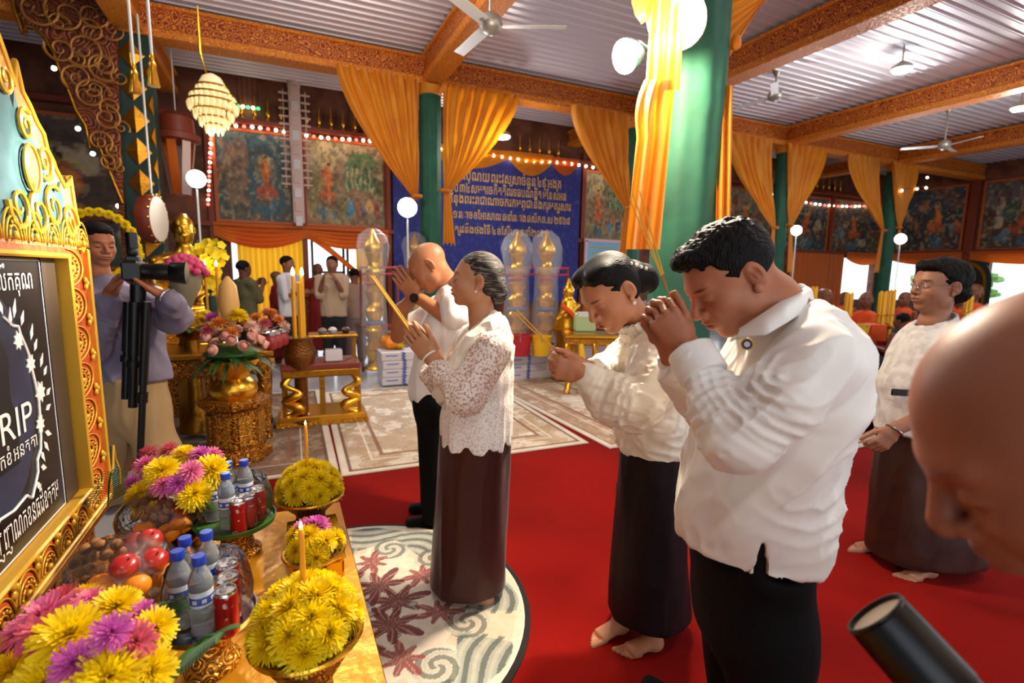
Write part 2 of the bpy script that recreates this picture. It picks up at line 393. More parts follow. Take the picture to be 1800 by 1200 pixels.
# ------------------------------------------------------------------ heads and hands
class Head:
    def __init__(s, c, fwd, up, sc=1.):
        s.c = V3(c); s.F = nrm(fwd); up = V3(up); s.U = nrm(up-s.F*np.dot(up, s.F)); s.L = np.cross(s.U, s.F); s.s = sc; s.ax = np.array([s.F, s.L, s.U])
    def p(s, x, y, z): return s.c+s.s*(x*s.F+y*s.L+z*s.U)
    def loc(s, P): return ((P-s.c)@s.ax.T)/s.s
    def tilt(s, a):                                  # axes pitched by a about L
        return np.array([cos(a)*s.F+sin(a)*s.U, s.L, -sin(a)*s.F+cos(a)*s.U])
    def earax(s, t, y):                              # ear plane flared away from the skull
        c, q = cos(.35), sin(.35)*y; return np.array([c*t[0]-q*t[1], q*t[0]+c*t[1], t[2]])
    def build(s, S, nose=1., lip=1., jaw=1., cheek=1., ears=True):
        q = s.s; e = lambda c, r, k=.012, op='add', ax=None: S.ell(s.p(*c), V3(r)*q, s.ax if ax is None else ax, k*q, op)
        e((-.014, 0, .030), (.094, .074, .080), .0)
        e((.012, 0, -.005), (.078, .068, .095), .03)
        e((.030, 0, -.062), (.056, .055*jaw, .046), .03)
        e((.062, 0, -.098), (.022, .026, .017), .022)
        for y in (-1, 1):
            e((.052, .040*y, -.030), (.028*cheek, .024*cheek, .024), .022)
            e((.012, .055*y*jaw, -.062), (.024, .013, .028), .02)
        e((.076, 0, .022), (.016, .046, .011), .018)
        for y in (-1, 1):
            e((.096, .031*y, -.004), (.016, .019, .011), .014, 'sub')
            e((.074, .031*y, -.003), (.0155, .017, .0105), .006)
        S.cone(s.p(.086, 0, .010), s.p(.108, 0, -.026), (.0075*q*nose), (.0105*q*nose), None, .010*q)
        S.ell(s.p(.107, 0, -.031), V3(.011, .012, .0095)*q*nose, s.ax, .006*q)
        for y in (-1, 1):
            e((.094, .0145*y*nose, -.034), (.0115, .0075*nose, .0078), .007)
            e((.101, .0065*y, -.0415), (.006, .004, .004), .003, 'sub')
        e((.082, 0, -.058), (.018, .030, .020), .016)
        e((.0965, 0, -.0565), (.0085, .021*lip, .0058*lip), .005)
        e((.0935, 0, -.0690), (.0090, .019*lip, .0066*lip), .005)
        e((.104, 0, -.0628), (.012, .024, .0016), .003, 'sub')
        if ears:
            for y in (-1, 1):
                t = s.tilt(-.18)
                S.ell(s.p(-.014, .080*y, -.006), V3(.019, .0105, .032)*q, s.earax(t, y), .004*q)
                S.ell(s.p(-.010, .0915*y, -.002), V3(.0105, .0085, .020)*q, s.earax(t, y), .003*q, 'sub'); S.cone(s.p(-.006, .084*y, .006), s.p(-.012, .086*y, -.014), .0035*q, .003*q, None, .004*q)
                S.ell(s.p(-.004, .079*y, -.036), V3(.009, .0065, .011)*q, t, .005*q)
    def paint(s, P, base, lipc='8a4038', brow='1c1412', bald=None, open_eyes=True, lips=.75, browa=.85):
        l = s.loc(P); col = np.zeros_like(P); col[:] = srgb(base)
        nn = noise2(l[:, 0]*30, l[:, 1]*30+l[:, 2]*22, 3, 3)[:, None]; col *= 1+.06*nn
        def put(m, c, a): nonlocal col; m = (np.clip(m, 0, 1)*a)[:, None]; col = col*(1-m)+np.array(srgb(c))*m
        def elp(c, r, e=.4): return np.clip((1-np.sqrt((((l-V3(c))/V3(r))**2).sum(1)))/e, 0, 1)
        for y in (-1, 1):
            put(elp((.055, .045*y, -.03), (.04, .03, .03), .8), 'b05a48', .22)
            put(elp((-.01, .08*y, -.008), (.03, .02, .035), .6), 'a04a38', .2); put(elp((-.008, .086*y, -.004), (.010, .008, .018), .8), '5a2418', .45)
            put(elp((.082, .034*y, .0215), (.03, .023, .0048), .5), brow, browa)
            if open_eyes:
                put(elp((.088, .032*y, -.003), (.02, .0145, .0042), .35), 'd8cfc4', .8)
                put(elp((.09, .033*y, -.003), (.02, .0055, .005), .3), '17100c', 1)
                put(elp((.088, .032*y, .0018), (.02, .0165, .0022), .4), '1a110d', .9)
            else:
                put(elp((.088, .032*y, -.0075), (.02, .0165, .0026), .4), '1a110d', .9)
                put(elp((.088, .032*y, -.012), (.02, .016, .005), .8), '6a3a2a', .35)
            put(elp((.101, .0065*y, -.0415), (.007, .005, .004), .5), '2a120c', .8)
        put(elp((.098, 0, -.0565), (.02, .022, .0066), .35), lipc, lips); put(elp((.095, 0, -.069), (.02, .021, .0075), .35), lipc, lips)
        put(elp((.10, 0, -.0628), (.02, .025, .0016), .5), '3a1510', .8)
        if bald: put(np.clip((l[:, 2]-.02+.35*(-l[:, 0]))*14, 0, 1)*np.clip((.055-l[:, 0]+.3*l[:, 2])*30, 0, 1), bald, .4)
        return col

def hand(S, w, F, N_, T, sc=1., curl=(10, 12, 8), spread=.0, thumb=(.75, .55, .15), tcurl=12, k=.004, fk=None):
    """w wrist, F finger direction, N_ the way the palm faces, T towards the thumb; curl per joint in degrees (or one triple per finger)"""
    F = nrm(F); N_ = V3(N_); N_ = nrm(N_-F*np.dot(N_, F)); T = V3(T); T = nrm(T-F*np.dot(T, F)-N_*np.dot(T, N_)); w = V3(w)
    S.cone(w-F*.02*sc, w+F*.03*sc, (.027*sc, .019*sc), (.034*sc, .0165*sc), T, .01)
    S.cone(w+F*.03*sc, w+F*.078*sc, (.036*sc, .0165*sc), (.040*sc, .0125*sc), T, .012*sc)
    S.ell(w+F*.035*sc+T*.022*sc+N_*.008*sc, V3(.030, .016, .016)*sc, np.array([F, T, N_]), .01*sc)
    tips = []
    for i, (o, ln, r) in enumerate(((.030, .070, .0088), (.010, .079, .0090), (-.010, .073, .0086), (-.029, .057, .0077))):
        cu = curl[i] if hasattr(curl[0], '__len__') else curl
        p = w+F*(.088-.004*abs(i-1))*sc+T*o*sc; a = 0.; d0 = nrm(F+T*(o*spread*20))
        pr = w+F*.06*sc+T*o*.9*sc; S.cone(pr, p, r*1.05*sc, r*sc, None, k*sc)
        for j, fr in enumerate((.44, .31, .25)):
            a += radians(cu[j]); d = nrm(d0*cos(a)+N_*sin(a)); p1 = p+d*ln*fr*sc
            S.cone(p, p1, r*(1-.08*j)*sc, r*(.93-.08*j)*sc, None, k*sc*.6); p = p1
        tips.append(p)
    p = w+F*.022*sc+T*.030*sc+N_*.004*sc; d = nrm(F*thumb[0]+T*thumb[1]+N_*thumb[2])
    for j, (ln, r) in enumerate(((.040, .0125), (.032, .0100), (.026, .0088))):
        p1 = p+d*ln*sc; S.cone(p, p1, r*sc, r*.88*sc, None, k*sc); p = p1; d = nrm(d+F*sin(radians(tcurl))-T*sin(radians(tcurl))*.5)
    tips.append(p)
    return tips

def foot(S, heel, F, sc=1., ankle_h=.09, side=1):
    """bare foot on the ground, F toe direction"""
    h = V3(heel); F = nrm(F); U = V3(0, 0, 1); T = np.cross(U, F)*side     # T towards the big toe
    S.ell(h+F*.03*sc+U*.030*sc, V3(.036, .030, .030)*sc, np.array([F, T, U]), .01)
    S.cone(h+F*.04*sc+U*.045*sc, h+F*.15*sc+U*.022*sc, (.032*sc, .036*sc), (.042*sc, .019*sc), T, .02)
    S.cone(h+F*.045*sc+U*.04*sc, h+F*.045*sc+U*(ankle_h+.03)*sc, (.034*sc), (.030*sc), None, .02)
    for i, (o, ln, r) in enumerate(((.028, .050, .0125), (.010, .047, .0092), (-.006, .041, .0088), (-.020, .034, .0084), (-.032, .026, .0082))):
        a = h+F*(.165-.006*i)*sc+T*o*sc+U*.014*sc; S.cone(a-F*.02*sc, a+F*ln*sc-U*.003*sc, r*sc, r*.92*sc, None, .004)
# ------------------------------------------------------------------ people
GH = np.array([sin(YAW), cos(YAW), 0.])
def G(px, py, g):
    r = FW+(px-900)/F_PX*RT-(py-600)/F_PX*UP; return CAMP+r*(g/np.dot(r, GH))
RH = nrm(RT*V3(1, 1, 0)); UZ = V3(0, 0, 1)
def HD(r, f, u=0.): return nrm(RH*r+GH*f+UZ*u)      # direction: right / away / up
mat('skin', 'c08a68', .46, vcol=True, spec=.4, sss=.12, bump=('noise', 260, .08, .002))
mat('white_shirt', 'f2efe9', .62, bump=('noise', 420, .06, .001), sheen=.1)
mat('cream_silk', 'f0e6d2', .36, bump=('noise', 14, .35, .012), sheen=.3, spec=.6)
mat('lace', 'f2eae0', .7, vary=(95, 'bd9680', .47, .60), bump=('voronoi', 110, .6, .004))
mat('lace_plain', 'f6f1ea', .7, vary=(120, 'd8c8b8', .5, .62), bump=('voronoi', 140, .35, .003))
mat('black_cloth', '050506', .8, spec=.2, bump=('noise', 30, .2, .006))
mat('maroon_silk', '3a120c', .42, sheen=.1, spec=.4, bump=('noise', 9, .25, .012))
mat('plum_silk', '0f070b', .55, spec=.3, vary=(12, '18080e', .45, .6))
mat('brown_silk', '2e1610', .42, vary=(7, '3c2010', .45, .65), bump=('noise', 8, .3, .012))
mat('grey_shirt', '7a7286', .62, bump=('noise', 22, .3, .008), vary=(5, '686074', .4, .6))
mat('khaki', 'a98a5e', .75, bump=('noise', 16, .3, .01))
mat('hair_black', '0c0908', .55, spec=.14, bump=('wave', 70, .35, .004, 6, 'Y'))
mat('hair_grey', '1c1715', .5, vary=(150, '857a70', .50, .66), vst=(.12, .5, 1), spec=.3, bump=('wave', 80, .4, .004, 5, 'Z'))
mat('black_plastic', '070708', .35, spec=.5)
mat('steel', 'c8c8c8', .25, 1.)
mat('gold_metal', 'e0b030', .3, 1.)
mat('pearl', 'f4efe6', .25, coat=.5)
mat('incense', 'd8a436', .6)
mat('incense_stick', 'b06a30', .6)
mat('brown_leather', '4a2018', .45, bump=('noise', 18, .4, .01))
mat('pale_shirt', 'd9d6d4', .65, vary=(26, 'c4c0c0', .45, .6), bump=('voronoi', 60, .2, .004))

def human(label, base):
    return thing('person', label, 'person', tuple(base))
def child(name, S, m, root, col=None, fold=None, smooth=0, label=None):
    P, Fq = join([s.mesh() for s in S]) if isinstance(S, list) else S.mesh()
    if smooth: P = relax(P, Fq, smooth)
    if fold:
        for q in fold: P = creases(P, vnormals(P, Fq), *q[1:]) if isinstance(q[0], str) else folds(P, vnormals(P, Fq), *q)
    c = col(P) if col else None
    o = obj(name, skinmesh(name, P, Fq, m, c, root.location), root)
    if label: o['label'] = label
    return o
def bounds(pts, pad):
    p = np.array([V3(q) for q in pts]); return p.min(0)-pad, p.max(0)+pad
def hair(h, hs=.004, vol=1., short=True, ear=True, extra=(), hl=.078, off=0.):
    lo, hi = bounds([h.p(-.14, -.1, -.13), h.p(.12, .1, .13), h.p(-.14, .1, .13), h.p(.12, -.1, -.13), h.p(-.14, .1, -.13), h.p(.12, .1, .13)]+[h.p(*e[0]) for e in extra], .05*h.s)
    S = SDF(lo, hi, hs); q = h.s
    S.ell(h.p(-.016, 0, .036), V3(.098*vol, .081*vol, .084*vol)*q, h.ax, 0)
    S.ell(h.p(-.03, 0, -.005), V3(.075, .076, .075)*q, h.ax, .02*q)
    n = .795*h.F-.606*h.U; p0 = h.p(hl+off, 0, .072); _, X, Y, Z = S._box(S.lo-1, S.lo+9); dd = (X-p0[0])*n[0]+(Y-p0[1])*n[1]+(Z-p0[2])*n[2]; yy = (X-p0[0])*h.L[0]+(Y-p0[1])*h.L[1]+(Z-p0[2])*h.L[2]; zz = (X-p0[0])*h.U[0]+(Y-p0[1])*h.U[1]+(Z-p0[2])*h.U[2]
    dd = dd+.0035*np.sin(yy*190+2)+.0025*np.sin(zz*260+yy*90)+.010*np.cos(np.clip(np.abs(yy)/.05, 0, 1)*pi)*0+.35*np.maximum(np.abs(yy)-.045, 0)*(zz > -.05); S._mix((slice(None),)*3, -dd.astype(np.float32), .006, 'sub')
    if short: S.plane(h.p(-.02, 0, -.028), nrm(-h.U-.35*h.F), .006)
    S.ell(h.p(.035, 0, -.06), V3(.085, .064, .075)*q, h.ax, .006, 'sub')
    if ear:
        for y in (-1, 1): S.ell(h.p(-.004, .086*y, -.014), V3(.026, .022, .036)*q, h.ax, .004, 'sub')
    for c, r in extra: S.ell(h.p(*c), V3(r)*q, h.ax, .012*q)
    return S
def limb(S, pts, rad, k=.02, A=None):
    for i in range(len(pts)-1): S.cone(pts[i], pts[i+1], rad[i], rad[i+1], A, k)
def px(g): return g/F_PX

def person_elder_woman():
    g = 2.2; u = px(g)*1.01
    base = G(822, 1030, g); base[2] = 0
    r = human('older woman in white lace blouse and maroon skirt, palms joined around a yellow incense bundle', base)
    Fd = HD(-1, .08); Ld = np.cross(UZ, Fd)          # Ld: her left, toward the camera
    hd = Head(G(838, 491, g), HD(-1, -.06, .10), HD(.10, 0, 1), 1.03)
    S = SDF(*bounds([hd.p(-.13, -.1, -.13), hd.p(.13, .1, .13), G(860, 600, g-.1), G(820, 600, g+.1)], .03), .003)
    hd.build(S, jaw=1.02, cheek=1.1)
    limb(S, [hd.p(-.022, 0, -.05), G(846, 552, g), G(852, 590, g)], [.052, .050, .075], .03)
    # hands, palms together
    w1 = G(757, 628, g-.07); t1 = G(706, 566, g-.01); F1 = nrm(t1-w1); T1 = nrm(np.cross(F1, GH)); T1 = T1 if np.dot(T1, RH) > 0 else -T1
    H1 = SDF(*bounds([w1, t1, G(800, 680, g-.12), G(690, 640, g+.1)], .04), .0025)
    NN = nrm(GH+.25*RH-.1*UZ)
    ctr = .016
    wa = w1; hand(H1, wa, F1, NN, T1, 1.12, (4, 6, 4), .10, (.85, .35, .25), 6)
    wb = w1+NN*.05; hand(H1, wb, nrm(F1-NN*.06), -NN, T1, 1.12, (4, 6, 4), .06, (.85, .35, .25), 6)
    limb(H1, [wa, G(785, 662, g-.13)], [.027, .034], .012); limb(H1, [wb, G(768, 672, g+.1)], [.027, .036], .012)
    K = SDF(*bounds([G(880, 580, g), G(770, 1060, g)], .12), .01)
    limb(K, [G(852, 585, g), G(842, 700, g), G(836, 780, g)], [.06, .09, .10], .04)
    for f in (-.07, .07): limb(K, [G(836, 780, g)+Ld*f, V3(base[0], base[1], .03)+Ld*f], [.06, .035])
    Q = SDF(*bounds([base-.28, base+V3(.28, .28, .12)], .0), .004)
    for f, sd in ((-.08, 1), (.08, -1)): foot(Q, V3(base[0], base[1], 0)+Ld*f-Fd*.13, Fd, 1.0, .1, sd)
    def col(P):
        c = hd.paint(P, 'b98462', '8c4a40', '2a2320', open_eyes=True, lips=.6, browa=.45); return c
    child('body', [S, H1, K, Q], 'skin', r, col)
    child('hair', hair(hd, .003, 1.0, False, extra=[((-.095, 0, -.045), (.042, .050, .050)), ((-.085, 0, -.01), (.04, .06, .05))], hl=.062), 'hair_grey', r)
    # blouse
    lo, hi = bounds([G(760, 540, g), G(925, 790, g), G(740, 690, g+.1)], .26); C = SDF(lo, hi, .006)
    st = [(858, 582, 25, .13), (857, 612, 42, .185), (849, 655, 51, .18), (842, 705, 58, .17), (837, 740, 62, .175), (836, 800, 69, .19)]
    for (x0, y0, a0, b0), (x1, y1, a1, b1) in zip(st[:-1], st[1:]): C.cone(G(x0, y0, g), G(x1, y1, g), (a0*u, b0), (a1*u, b1), RH, .03)
    sh, el_, cu = G(866, 612, g-.15), G(818, 696, g-.22), G(772, 650, g-.10)
    for nm, q3, r3 in (('sleeve', [sh, el_, cu], [.080, .074, .047]), ('sleeve', [G(852, 610, g+.15), G(790, 690, g+.2), G(756, 655, g+.03)], [.080, .070, .047])):
        Sv = SDF(*bounds(q3, .1), .005); limb(Sv, q3, r3, .03); ax_ = nrm(q3[2]-q3[1]); Sv.plane(q3[2]+ax_*.028, ax_, .006); child(nm, Sv, 'lace', r, None, [(nrm(q3[1]-q3[0]), .006, 18, 5)], 1)
    S.cone(G(845, 560, g), G(843, 572, g), .05, .05)
    C.cone(G(846, 520, g), G(846, 556, g), .056, .060, None, .012, 'sub')
    zc = G(836, 772, g)[2]; q = C._box(C.lo-1, C.lo+9); X, Y, Z = q[1:]
    ang = np.arctan2(Y-float(G(836, 772, g)[1]), X-float(G(836, 772, g)[0])); hem = zc+.012*np.sin(ang*11)+.006*np.sin(ang*23+1)
    C.D = np.maximum(C.D, (hem-Z).astype(np.float32))
    child('blouse', C, 'lace_plain', r, None, [(UZ, .006, 14, 3)], 1)
    D = SDF(*bounds([G(760, 540, g), G(925, 700, g)], .2), .005)
    limb(D, [G(888, 700, g+.02), G(884, 606, g-.02), G(866, 585, g-.09)], [(.030, .06), (.04, .10), (.035, .09)], .03, RH)
    limb(D, [G(866, 584, g-.09), G(836, 610, g-.12), G(800, 655, g-.10), G(775, 690, g-.02)], [.058, .060, .050, .04], .03)
    limb(D, [G(862, 575, g), G(825, 600, g+.06), G(780, 680, g+.08)], [.07, .06, .05], .03)
    D.cone(G(842, 515, g), G(842, 562, g), .058, .062, None, .012, 'sub')
    child('shawl', D, 'cream_silk', r, None, [(G(775, 690, g)-G(866, 584, g), .008, 26, 7)], 1)
    # skirt
    C = SDF(*bounds([base-V3(.3, .3, 0), G(836, 760, g)+.3], .02), .008)
    zb = .055; bc = V3(base[0], base[1], zb)
    C.cone(G(836, 765, g), bc, (.158, .165), (.178, .175), RH, 0.); C.plane((0, 0, zb), (0, 0, -1)); C.plane(G(836, 758, g), UZ)
    child('skirt', C, 'maroon_silk', r, None, [(UZ, .006, 9, 11)], 1)
    b = B(); rt = r.location
    b.torus(w1+F1*.008*1-V3(rt), .033, .0045, F1, 16, 6); part('bracelet', b, 'pearl', r, True)
    b = B(); fb = w1+F1*.112+T1*.011-NN*.004; b.torus(fb-V3(rt), .0105, .0028, F1, 12, 6); part('ring', b, 'gold_metal', r, True)
    b = B(); b.ball(hd.p(-.002, .082, -.048)-V3(rt), .006, 8, 6); part('earring', b, 'pearl', r, True)
    # incense bundle
    b = B(); a, e = w1+F1*.09+NN*.022-T1*.006, G(654, 486, g-.02)
    for i in range(7):
        o = .006*V3(cos(i*.9), sin(i*.9), cos(i*1.7)); b.tube([a-(e-a)*.25+o, e+o+nrm(e-a)*.01*sin(i*3)], .0026, 6)
    solo('incense_bundle', b, 'incense', 'thick yellow bundle of incense sticks between the older woman\'s joined palms', 'incense')

def person_bowing_man():
    g = 2.9; base = G(765, 905, g); base[2] = 0
    r = human('balding man in white short-sleeved shirt and black trousers bowing behind the older woman', base)
    Fd = HD(-1, -.1); Ld = np.cross(UZ, Fd)
    hd = Head(G(753, 468, g-.05), HD(-.80, -.12, -.60), HD(-.62, 0, .78), 1.12)
    S = SDF(*bounds([hd.p(-.13, -.1, -.13), hd.p(.13, .1, .13), hd.p(-.13, .1, .13), G(800, 540, g)], .05), .004); hd.build(S)
    limb(S, [hd.p(-.03, 0, -.05), G(790, 500, g), G(798, 530, g)], [.058, .06, .075], .03)
    w1, t1 = G(731, 520, g-.10), G(689, 470, g-.06); F1 = nrm(t1-w1); T1 = nrm(np.cross(F1, GH)); T1 = T1 if T1[0] > 0 else -T1; NN = nrm(GH+.2*RH)
    H1 = SDF(*bounds([w1, t1, G(800, 575, g-.22), G(690, 600, g+.2)], .05), .0035)
    hand(H1, w1, F1, NN, T1, 1.2, (3, 5, 4), .1, (.85, .35, .25), 5); wb = w1+NN*.055-RH*.02; hand(H1, wb, F1, -NN, T1, 1.2, (3, 5, 4), .05, (.85, .35, .25), 5)
    limb(H1, [w1, G(795, 562, g-.22)], [.032, .048], .015); limb(H1, [wb, G(705, 545, g+.02), G(700, 590, g+.15)], [.032, .042, .048], .015)
    K = SDF(*bounds([G(800, 540, g), G(740, 905, g)], .15), .012); limb(K, [G(798, 540, g), G(770, 680, g)], [.09, .11], .03)
    for f in (-.09, .09): limb(K, [G(768, 680, g)+Ld*f, base+Ld*f+UZ*.05], [.07, .05])
    child('body', [S, H1, K], 'skin', r, lambda P: hd.paint(P, 'b47650', '8a4a3a', '2a201c', bald='7a5e50', open_eyes=False, browa=.5))
    C = SDF(*bounds([G(700, 480, g), G(830, 700, g)], .25), .008)
    for a, b_, ra, rb in ((G(797, 528, g), G(785, 580, g), (.10, .17), (.14, .22)), (G(785, 580, g), G(762, 680, g), (.14, .22), (.15, .19))): C.cone(a, b_, ra, rb, RH, .03)
    limb(C, [G(800, 535, g-.18), G(801, 556, g-.235)], [.085, .072], .03); limb(C, [G(785, 535, g+.18), G(730, 570, g+.22)], [.085, .075], .03)
    C.cone(G(788, 490, g), G(793, 508, g), .062, .066, None, .01, 'sub')
    child('shirt', C, 'white_shirt', r, None, [(UZ, .007, 12, 2)], 1)
    C = SDF(*bounds([base-.25, G(770, 650, g)+.2], .03), .010)
    C.cone(G(765, 660, g), G(765, 710, g), (.14, .18), (.13, .18), RH, .02)
    for f, dx in ((-.09, .02), (.09, 0)): limb(C, [G(762, 700, g)+Ld*f, base+Ld*f+UZ*.03], [.10, .068], .04)
    C.plane((0, 0, .03), (0, 0, -1)); C.plane(G(765, 655, g), UZ)
    child('trousers', C, 'black_cloth', r, None, [(UZ, .006, 8, 5)], 1)
    for f in (-.09, .09):
        C = SDF(*bounds([base-.3, base+V3(.3, .3, .12)], 0), .006); q = base+Ld*f; C.cone(q-Fd*.06+UZ*.045, q+Fd*.14+UZ*.03, (.045, .04), (.042, .03), Ld, 0.); C.plane((0, 0, .0), (0, 0, -1))
        child('sock', C, 'black_cloth', r)
    b = B(); rt = V3(r.location); c = w1-F1*.012-rt; b.torus(c, .037, .006, F1, 18, 6); part('watch_strap', b, 'black_plastic', r, True)
    b = B(); a = c-NN*.036; b.tube([a+NN*.004, a-NN*.012], .026, 18); part('watch_case', b, 'black_plastic', r, True)

def person_bun_woman():
    g = 1.97; base = G(1140, 1085, g); base[2] = 0
    r = human('woman with pearl hair clip and sheer cream blouse holding thin incense low, head bowed', base)
    Fd = HD(-1, -.15); Ld = np.cross(UZ, Fd); gh = g-.08
    hd = Head(G(1072, 513, gh), HD(-.62, -.36, -.52), HD(-.48, -.10, .86), 1.16)
    S = SDF(*bounds([hd.p(-.13, -.1, -.13), hd.p(.13, .1, .13), hd.p(-.13, .1, .13), G(1160, 600, g)], .05), .003); hd.build(S, nose=.95, cheek=1.05)
    limb(S, [hd.p(-.03, 0, -.05), G(1118, 560, g-.03), G(1135, 600, g)], [.055, .052, .07], .03)
    w1, t1 = G(1022, 655, g-.30), G(970, 645, g-.30)
    H1 = SDF(*bounds([w1, t1, G(1060, 690, g-.25), G(960, 620, g-.1)], .06), .003)
    F1 = nrm(t1-w1); T1 = UZ+.2*RH
    hand(H1, w1, F1, GH, T1, 1.0, ((50, 70, 45), (55, 75, 45), (58, 78, 45), (60, 80, 45)), .0, (.85, .25, .55), 8)
    wb = w1+GH*.075+UZ*.01; hand(H1, wb, nrm(F1-.2*GH), -GH, T1, 1.0, ((40, 60, 40),)*4, .0, (.85, .3, .5), 8)
    limb(H1, [w1, G(1065, 680, g-.28)], [.028, .036], .012); limb(H1, [wb, G(1055, 655, g-.1)], [.028, .036], .012)
    K = SDF(*bounds([G(1135, 600, g), G(1100, 1110, g)], .15), .012); limb(K, [G(1135, 600, g), G(1140, 790, g)], [.06, .09], .03)
    f1, f2 = WP(1155, 1140, Z=0), WP(1095, 1108, Z=0)
    for f in (f1, f2): limb(K, [G(1140, 800, g), f+UZ*.1], [.06, .036])
    Q = SDF(*bounds([f1-V3(.3, .3, 0), f2+V3(.3, .3, .1), f1+V3(.2, .2, .1)], 0.02), .004)
    fdir = HD(-.95, -.25); foot(Q, f1-fdir*.02, fdir, .92, .1, -1); foot(Q, f2-fdir*.02, HD(-.9, -.45), .92, .1, 1)
    child('body', [S, H1, K, Q], 'skin', r, lambda P: hd.paint(P, 'b57a58', 'a03c38', '1c1210', open_eyes=False, lips=.85))
    child('hair', hair(hd, .003, 1.05, False, extra=[((-.10, 0, -.01), (.055, .060, .055)), ((-.135, 0, -.045), (.048, .055, .055)), ((.02, .035, .085), (.055, .05, .03)), ((.02, -.035, .085), (.055, .05, .03))], hl=.070), 'hair_black', r)
    u = px(g); C = SDF(*bounds([G(960, 560, g), G(1230, 810, g)], .28), .006)
    st = [(1136, 592, 26, .13), (1140, 625, 50, .185), (1142, 680, 56, .175), (1142, 740, 60, .165), (1143, 800, 61, .175)]
    for (x0, y0, a0, b0), (x1, y1, a1, b1) in zip(st[:-1], st[1:]): C.cone(G(x0, y0, g), G(x1, y1, g), (a0*u, b0), (a1*u, b1), RH, .03)
    el_ = G(1118, 712, g-.26)
    limb(C, [G(1150, 625, g-.15), G(1150, 670, g-.2), el_], [.085, .098, .085], .03); limb(C, [el_, G(1075, 700, g-.28), G(1030, 660, g-.29)], [.085, .080, .044], .03)
    limb(C, [G(1105, 625, g+.14), G(1068, 655, g+.1), G(1040, 655, g-.15)], [.08, .075, .045], .03)
    C.plane(G(1143, 787, g), HD(0, 0, -1))
    child('blouse', C, 'cream_silk', r, None, [(HD(-.4, 0, -1), .008, 16, 9), (HD(-1, 0, .3), .004, 30, 4), ('j', G(1100, 705, g-.32), .007, 130, .10, HD(-1, 0, .5), 3)], 1)
    rt = V3(r.location); c0, c1 = G(1132, 596, g), G(1112, 553, g-.045); ax_ = nrm(c1-c0); e1 = nrm(RH-ax_*np.dot(RH, ax_)); e2 = np.cross(ax_, e1); b = B()
    b.ring([[tuple(c0+(c1-c0)*t+(e1*cos(q)+e2*sin(q))*(rr+am*sin(q*22))-rt) for q in [2*pi*j/88 for j in range(88)]] for t, rr, am in ((-.1, .105, 0), (.2, .086, .001), (.55, .074, .0015), (.9, .072, .002), (1.05, .078, .006), (1.0, .068, .002), (.5, .064, 0))], cap=(False, False)); part('collar', b, 'cream_silk', r, 'all')
    b = B()
    for i in range(24):
        q = 2*pi*i/24-2.6; b.ball(c0+(c1-c0)*.72+(e1*cos(q)+e2*sin(q))*.076-rt, .0058, 7, 5); b.ball(c0+(c1-c0)*.35+(e1*cos(q)+e2*sin(q))*.084-rt, .005, 7, 5)
    part('pearl_trim', b, 'pearl', r, True)
    b = B()
    for i in range(8): b.ball(hd.p(-.045-.008*i, .045+.006*i, .098-.013*i)-rt, .0065, 8, 6)
    part('hair_clip', b, 'pearl', r, True)
    b = B(); b.ball(hd.p(.0, .083, -.05)-rt, .008, 8, 6); part('earring', b, 'pearl', r, True)
    C = SDF(*bounds([base-V3(.3, .3, 0), G(1140, 770, g)+.25], .02), .008); zb = .085; cc = V3(base[0], base[1], zb)
    C.cone(G(1143, 775, g), cc, (.118, .145), (.170, .165), RH, 0.); C.plane((0, 0, zb), (0, 0, -1)); C.plane(G(1143, 770, g), UZ)
    child('skirt', C, 'plum_silk', r, None, [(UZ, .007, 9, 21)], 1)
    a = w1+F1*.055+GH*.03+UZ*.03
    for i, (ex, ey) in enumerate(((898, 546), (902, 548), (909, 545))):
        b = B(); e = G(ex, ey, g-.30); b.tube([a-nrm(e-a)*.03, a+(e-a)*.25], .0011, 5); s_ = solo('incense_stick', b, 'incense_stick', ('lowest', 'middle', 'topmost')[i]+' of the three incense sticks held by the woman with the bun', 'incense', group=None)
        b = B(); b.tube([a+(e-a)*.25, e], .0021, 6); part('incense_paste', b, 'incense', s_)

